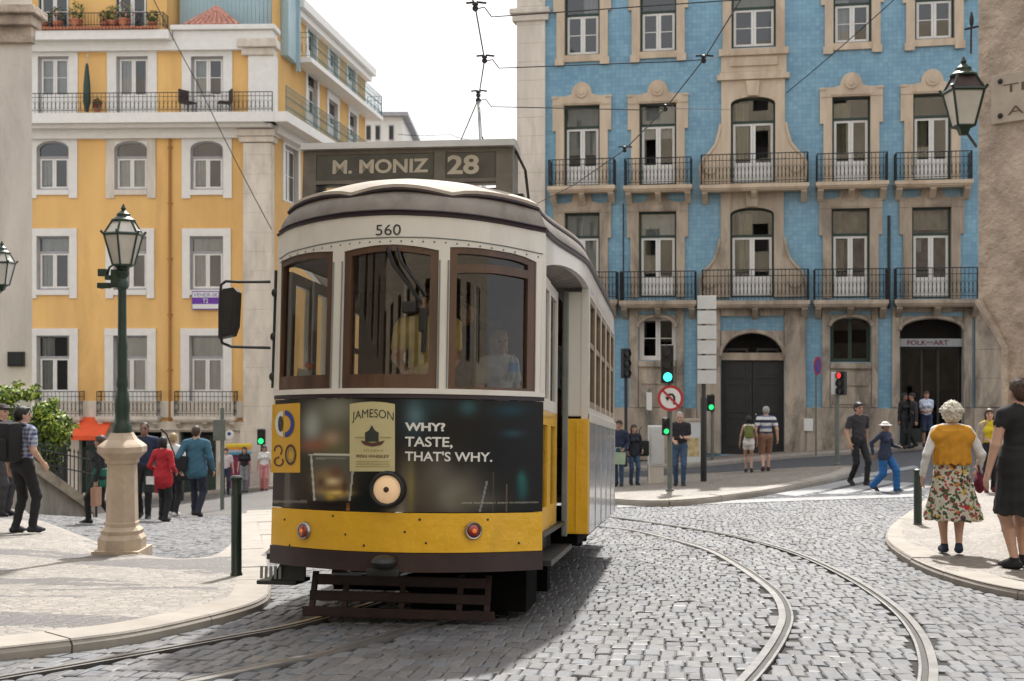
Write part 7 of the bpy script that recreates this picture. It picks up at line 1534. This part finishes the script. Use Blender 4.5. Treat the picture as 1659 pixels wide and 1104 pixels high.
def bp(b): b.bbox(-.13,.13,-.07,.07,-.19,.19,.05); b.bbox(-.10,.10,.071,.10,-.15,.02,.012); b.tube([(-.09,-.06,.17),(-.10,-.16,.12),(-.09,-.12,-.1)], .014, 5); b.tube([(.09,-.06,.17),(.10,-.16,.12),(.09,-.12,-.1)], .014, 5)
hold(o, 'backpack', bp, 'small green backpack on the woman in white shorts', 'backpack', olive, Vector((0,.175,1.22)))
person('man in broad striped polo and brown shorts walking away on the island', 1241, 764, 658, R_(178), skin_=SK1, hair='grey', hairkind='short', topm=POLO, botm=brn, shoem=c_('brown_shoes', (.06,.02,.02)), sleeve='short', bottom='shorts', lf=(0,.10,.02), rf=(0,-.12,0), lh=(.29,-.03,.9), rh=(-.29,.04,.88), sx=1.06, sock=False)
o = person('grey haired man in black polo and jeans looking at his phone on the island', 1101, 787, 667, R_(-8), skin_=SK1, hair='grey', hairkind='cropped', topm=c_('black_polo', (.016,.016,.02)), botm=denim, sleeve='short', lh=(.10,-.25,1.14), rh=(-.12,-.24,1.04), lf=(0,-.10,0), rf=(0,.06,0), hd=(0,.25), sx=1.08, belly=.03)
def phone(b): b.bbox(-.035,.035,-.006,.006,-.07,.07,.004)
hold(o, 'phone', phone, 'dark phone in the hand of the man in the black polo', 'phone', M['black'], Vector((.06,-.34,1.17)), smooth=False)
o = person('man in navy jumper carrying a pale green bag beside the tram', 1003, 788, 681, R_(-15), skin_=SK2, hair='black', hairkind='short', topm=navy, botm=denim, sleeve='long', lh=(.16,-.16,.98), rh=(-.20,-.12,.98), lf=(0,-.08,0), rf=(0,.06,0))
def tote(b): b.prism([(-.17,-.17),(.17,-.17),(.19,.13),(-.19,.13)], -.05, .05); b.tube([(-.09,0,.13),(-.06,0,.25),(.06,0,.25),(.09,0,.13)], .010, 6)
hold(o, 'shopping_bag', tote, 'pale green shopping bag held by the man in the navy jumper', 'bag', c_('pale_green', (.36,.46,.33)), Vector((.02,-.23,.76)), smooth=False)
o = person('woman in dark jacket and jeans standing beside the white cabinet', 1027, 786, 688, R_(10), skin_=SK1, hair='brown', hairkind='bob', topm=c_('ink', (.018,.022,.035)), botm=denim, sleeve='long', female=True, lh=(.22,-.10,.98), rh=(-.22,-.06,.95), lf=(0,-.06,0), rf=(0,.05,0), jacket=.06)
def sbag(b): b.bbox(-.16,.16,-.07,.07,-.22,.22,.05); b.tube([(-.10,0,.2),(-.14,-.06,.5),(-.05,-.02,.62)], .013, 5)
hold(o, 'shoulder_bag', sbag, 'large black shoulder bag on the woman beside the white cabinet', 'bag', blk, Vector((.29,.04,1.02)))
for lab, px, py, tp, yw, kw in (('person in black standing at the left of the shop doorway', 1465, 716, 640, 30, dict(topm=blk, botm=blk, skin_=SK3, hair='black', hairkind='bob', female=True, lh=(.1,-.2,1.1))), ('person in dark grey walking past the shop doorway', 1478, 718, 638, -80, dict(topm=c_('charcoal', (.035,.032,.038)), botm=blk, skin_=SK2, hair='black', lf=(0,-.15,0), rf=(0,.15,.02))), ('person in white and blue top with bare legs in the shop doorway', 1501, 712, 631, -10, dict(topm=c_('pale_blue', (.50,.56,.68)), botm=navy, skin_=SK2, hair='brown', hairkind='bun', female=True, sleeve='short', bottom='shorts', lh=(.05,-.2,1.12), rh=(-.06,-.2,1.08)))):
    q = pt(px, py, 37.4); q.z = float(g(q.x, q.y))+.118; person(lab, px, py, tp, R_(yw), h=1.68, at=q, lay=.014, **kw)
# --- left side
o = person('man in checked shirt with a big black backpack on the left pavement', 36, 864, 658, R_(150), hl=HL, skin_=SK1, hair='black', hairkind='short', topm=CHK, botm=blk, sleeve='short', shoem=c_('dark_trainers', (.025,.025,.035)), lh=(.27,.0,.88), rh=(-.27,-.12,.94), lf=(0,.05,0), rf=(-.02,-.08,0), hd=(-.5,0), sx=1.08)
def bp2(b): b.bbox(-.17,.17,-.12,.11,-.27,.26,.07); b.bbox(-.13,.13,.111,.16,-.22,.05,.02); b.tube([(-.11,-.10,.24),(-.13,-.27,.16),(-.12,-.22,-.18)], .022, 6); b.tube([(.11,-.10,.24),(.13,-.27,.16),(.12,-.22,-.18)], .022, 6)
hold(o, 'backpack', bp2, 'big black backpack on the man in the checked shirt', 'backpack', blk, Vector((0,.23,1.24)))
person('person in dark cap, black jacket and striped trousers at the left picture edge', 3, 836, 655, R_(75), hl=HL, skin_=SK1, hair='brown', hairkind='cap', topm=blk, botm=stripes_v if 0 else c_('dark_stripe', (.05,.05,.055)), hatm=c_('brown_cap', (.035,.028,.026)), sleeve='long', bottom='wide', lh=(.20,-.14,.98), rh=(-.2,-.1,.96), jacket=.06)
o = person('person in black jumper and green apron carrying a paper bag behind the lamp pedestal', 163, 849, 703, R_(-100), hl=0, skin_=SK2, hair='brown', hairkind='pony', topm=blk, botm=blk, sleeve='long', female=True, lf=(0,-.20,0), rf=(0,.22,.04), lh=(.25,.05,.88), rh=(-.26,-.06,.86), extra=lambda B, J, k: B.fun(skirt_fun(0,0,1.05,.70,.15,.20,.8,.008,5), (-.25,-.25,.68), (.25,.25,1.07), XTR, .01, 'apron'), xm=grn)
def pbag(b): b.prism([(-.11,-.18),(.11,-.18),(.12,.16),(-.12,.16)], -.05, .05); b.tube([(-.06,0,.16),(-.04,0,.24),(.04,0,.24),(.06,0,.16)], .007, 5)
hold(o, 'paper_bag', pbag, 'tan paper bag carried low by the person in the green apron', 'bag', tan, Vector((.26,.05,.56)), smooth=False)
o = person('dark haired man in navy shirt facing the viewer beside the lamp pedestal', 234, 841, 683, R_(8), hl=0, skin_=SK3, hair='black', hairkind='cropped', topm=navy, botm=blk, sleeve='short', lf=(0,-.14,0), rf=(0,.12,.02), lh=(.30,-.06,.92), rh=(-.26,.02,.88), sx=1.05)
hold(o, 'shopping_bag', pbag, 'red shopping bag held by the man in the navy shirt', 'bag', red, Vector((.31,-.08,.64)), smooth=False)
o = person('woman in bright red jacket walking away past the lamp pedestal', 264, 845, 708, R_(165), hl=0, skin_=SK1, hair='black', hairkind='bob', topm=red, botm=blk, sleeve='long', female=True, jacket=.10, lf=(0,-.08,0), rf=(0,.08,0), lh=(.20,-.12,1.0), rh=(-.22,-.12,1.0), sx=1.1)
hold(o, 'paper', lambda b: b.bbox(-.09,.09,-.006,.006,-.08,.08,.003), 'white folded paper held by the woman in the red jacket', 'paper', wht, Vector((.17,.2,.84)), smooth=False)
o = person('pale haired person in white shirt and black trousers beyond the red jacket', 281, 837, 701, R_(170), hl=0, skin_=SK1, hair='blond', hairkind='cropped', topm=wht, botm=blk, shoem=c_('white_trainers', (.6,.6,.6)), sleeve='long', lf=(0,-.07,0), rf=(0,.09,.01), lh=(.28,.0,.9), rh=(-.27,-.04,.9))
hold(o, 'shoulder_bag', sbag, 'black bag on the hip of the pale haired person in white', 'bag', blk, Vector((-.26,.05,.96)))
o = person('man in blue denim jacket and dark trousers walking away on the side street', 318, 838, 688, R_(176), hl=0, skin_=SK1, hair='brown', hairkind='cropped', topm=teal, botm=c_('dark_navy', (.016,.02,.035)), sleeve='long', lf=(0,-.14,0), rf=(0,.16,.05), lh=(.28,.06,.92), rh=(-.30,-.06,.9), sx=1.1, jacket=.05)
def mbag(b): b.bbox(-.14,.14,-.06,.06,-.15,.13,.03); b.tube([(.10,-.04,.12),(.28,-.10,.52),(.36,-.02,.62)], .014, 5)
hold(o, 'shoulder_bag', mbag, 'black messenger bag on the man in the blue denim jacket', 'bag', blk, Vector((-.24 if 0 else .27,.12,1.0)))
for lab, px, py, tp, kw in (('person in pale shirt and dark trousers at the far shop front', 366, 808, 735, dict(topm=c_('pale_pink', (.60,.52,.52)), botm=navy, hair='brown', hairkind='short', sleeve='short')), ('woman in black off shoulder top and grey skirt at the far corner', 396, 806, 733, dict(topm=blk, botm=gryc, hair='brown', hairkind='long', female=True, sleeve='short', bottom='wide')), ('woman in white top and pink trousers by the corner of the ochre building', 428, 806, 728, dict(topm=wht, botm=pink, skin_=SK2, hair='black', hairkind='long', female=True, sleeve='short', bottom='wide', lf=(0,-.1,0), rf=(0,.1,0)))):
    q = pt(px, py, 44.0 if px < 380 else 45.2); q.z = float(g(q.x, q.y)); person(lab, px, py, tp, R_(10), h=1.66, at=q, lay=.015, **kw)
# --- aboard the tram
def aboard(label, lx, ly_, h, yaw, **k): q = TW @ Vector((lx, ly_, .835)); return person(label, 0, 0, 0, yaw, h=h, at=q, **k)
aboard('tram driver in khaki shirt behind the centre windscreen', .10, .34, 1.62, R_(6), topm=khaki, botm=navy, skin_=SK2, hair='brown', hairkind='short', sleeve='short', lh=(.12,-.30,1.02), rh=(-.20,-.34,1.05), sx=1.1, hd=(.35,.1))
aboard('pale haired passenger in white shirt behind the right windscreen', .52, 1.15, 1.36, R_(25), topm=c_('offwhite', (.55,.55,.55)), botm=navy, skin_=SK1, hair='blond', hairkind='bob', sleeve='short', female=True)
aboard('passenger in dark coat standing in the tram behind the right windscreen', .20, 1.55, 1.70, R_(-30), topm=c_('ink', (.018,.022,.035)), botm=blk, skin_=SK2, hair='brown', hairkind='short')
for i, (lx, ly_, tm, hr, lab) in enumerate(((-.62,2.6,red,'brown','standing passenger in red deep inside the tram'), (.66,3.3,gryc,'black','passenger in grey near the right side windows of the tram'), (-.25,3.9,wht,'grey','grey haired passenger at the back of the tram'))): aboard(lab, lx, ly_, 1.66, R_(20-30*i), topm=tm, botm=blk, skin_=SK1, hair=hr, lay=.016)
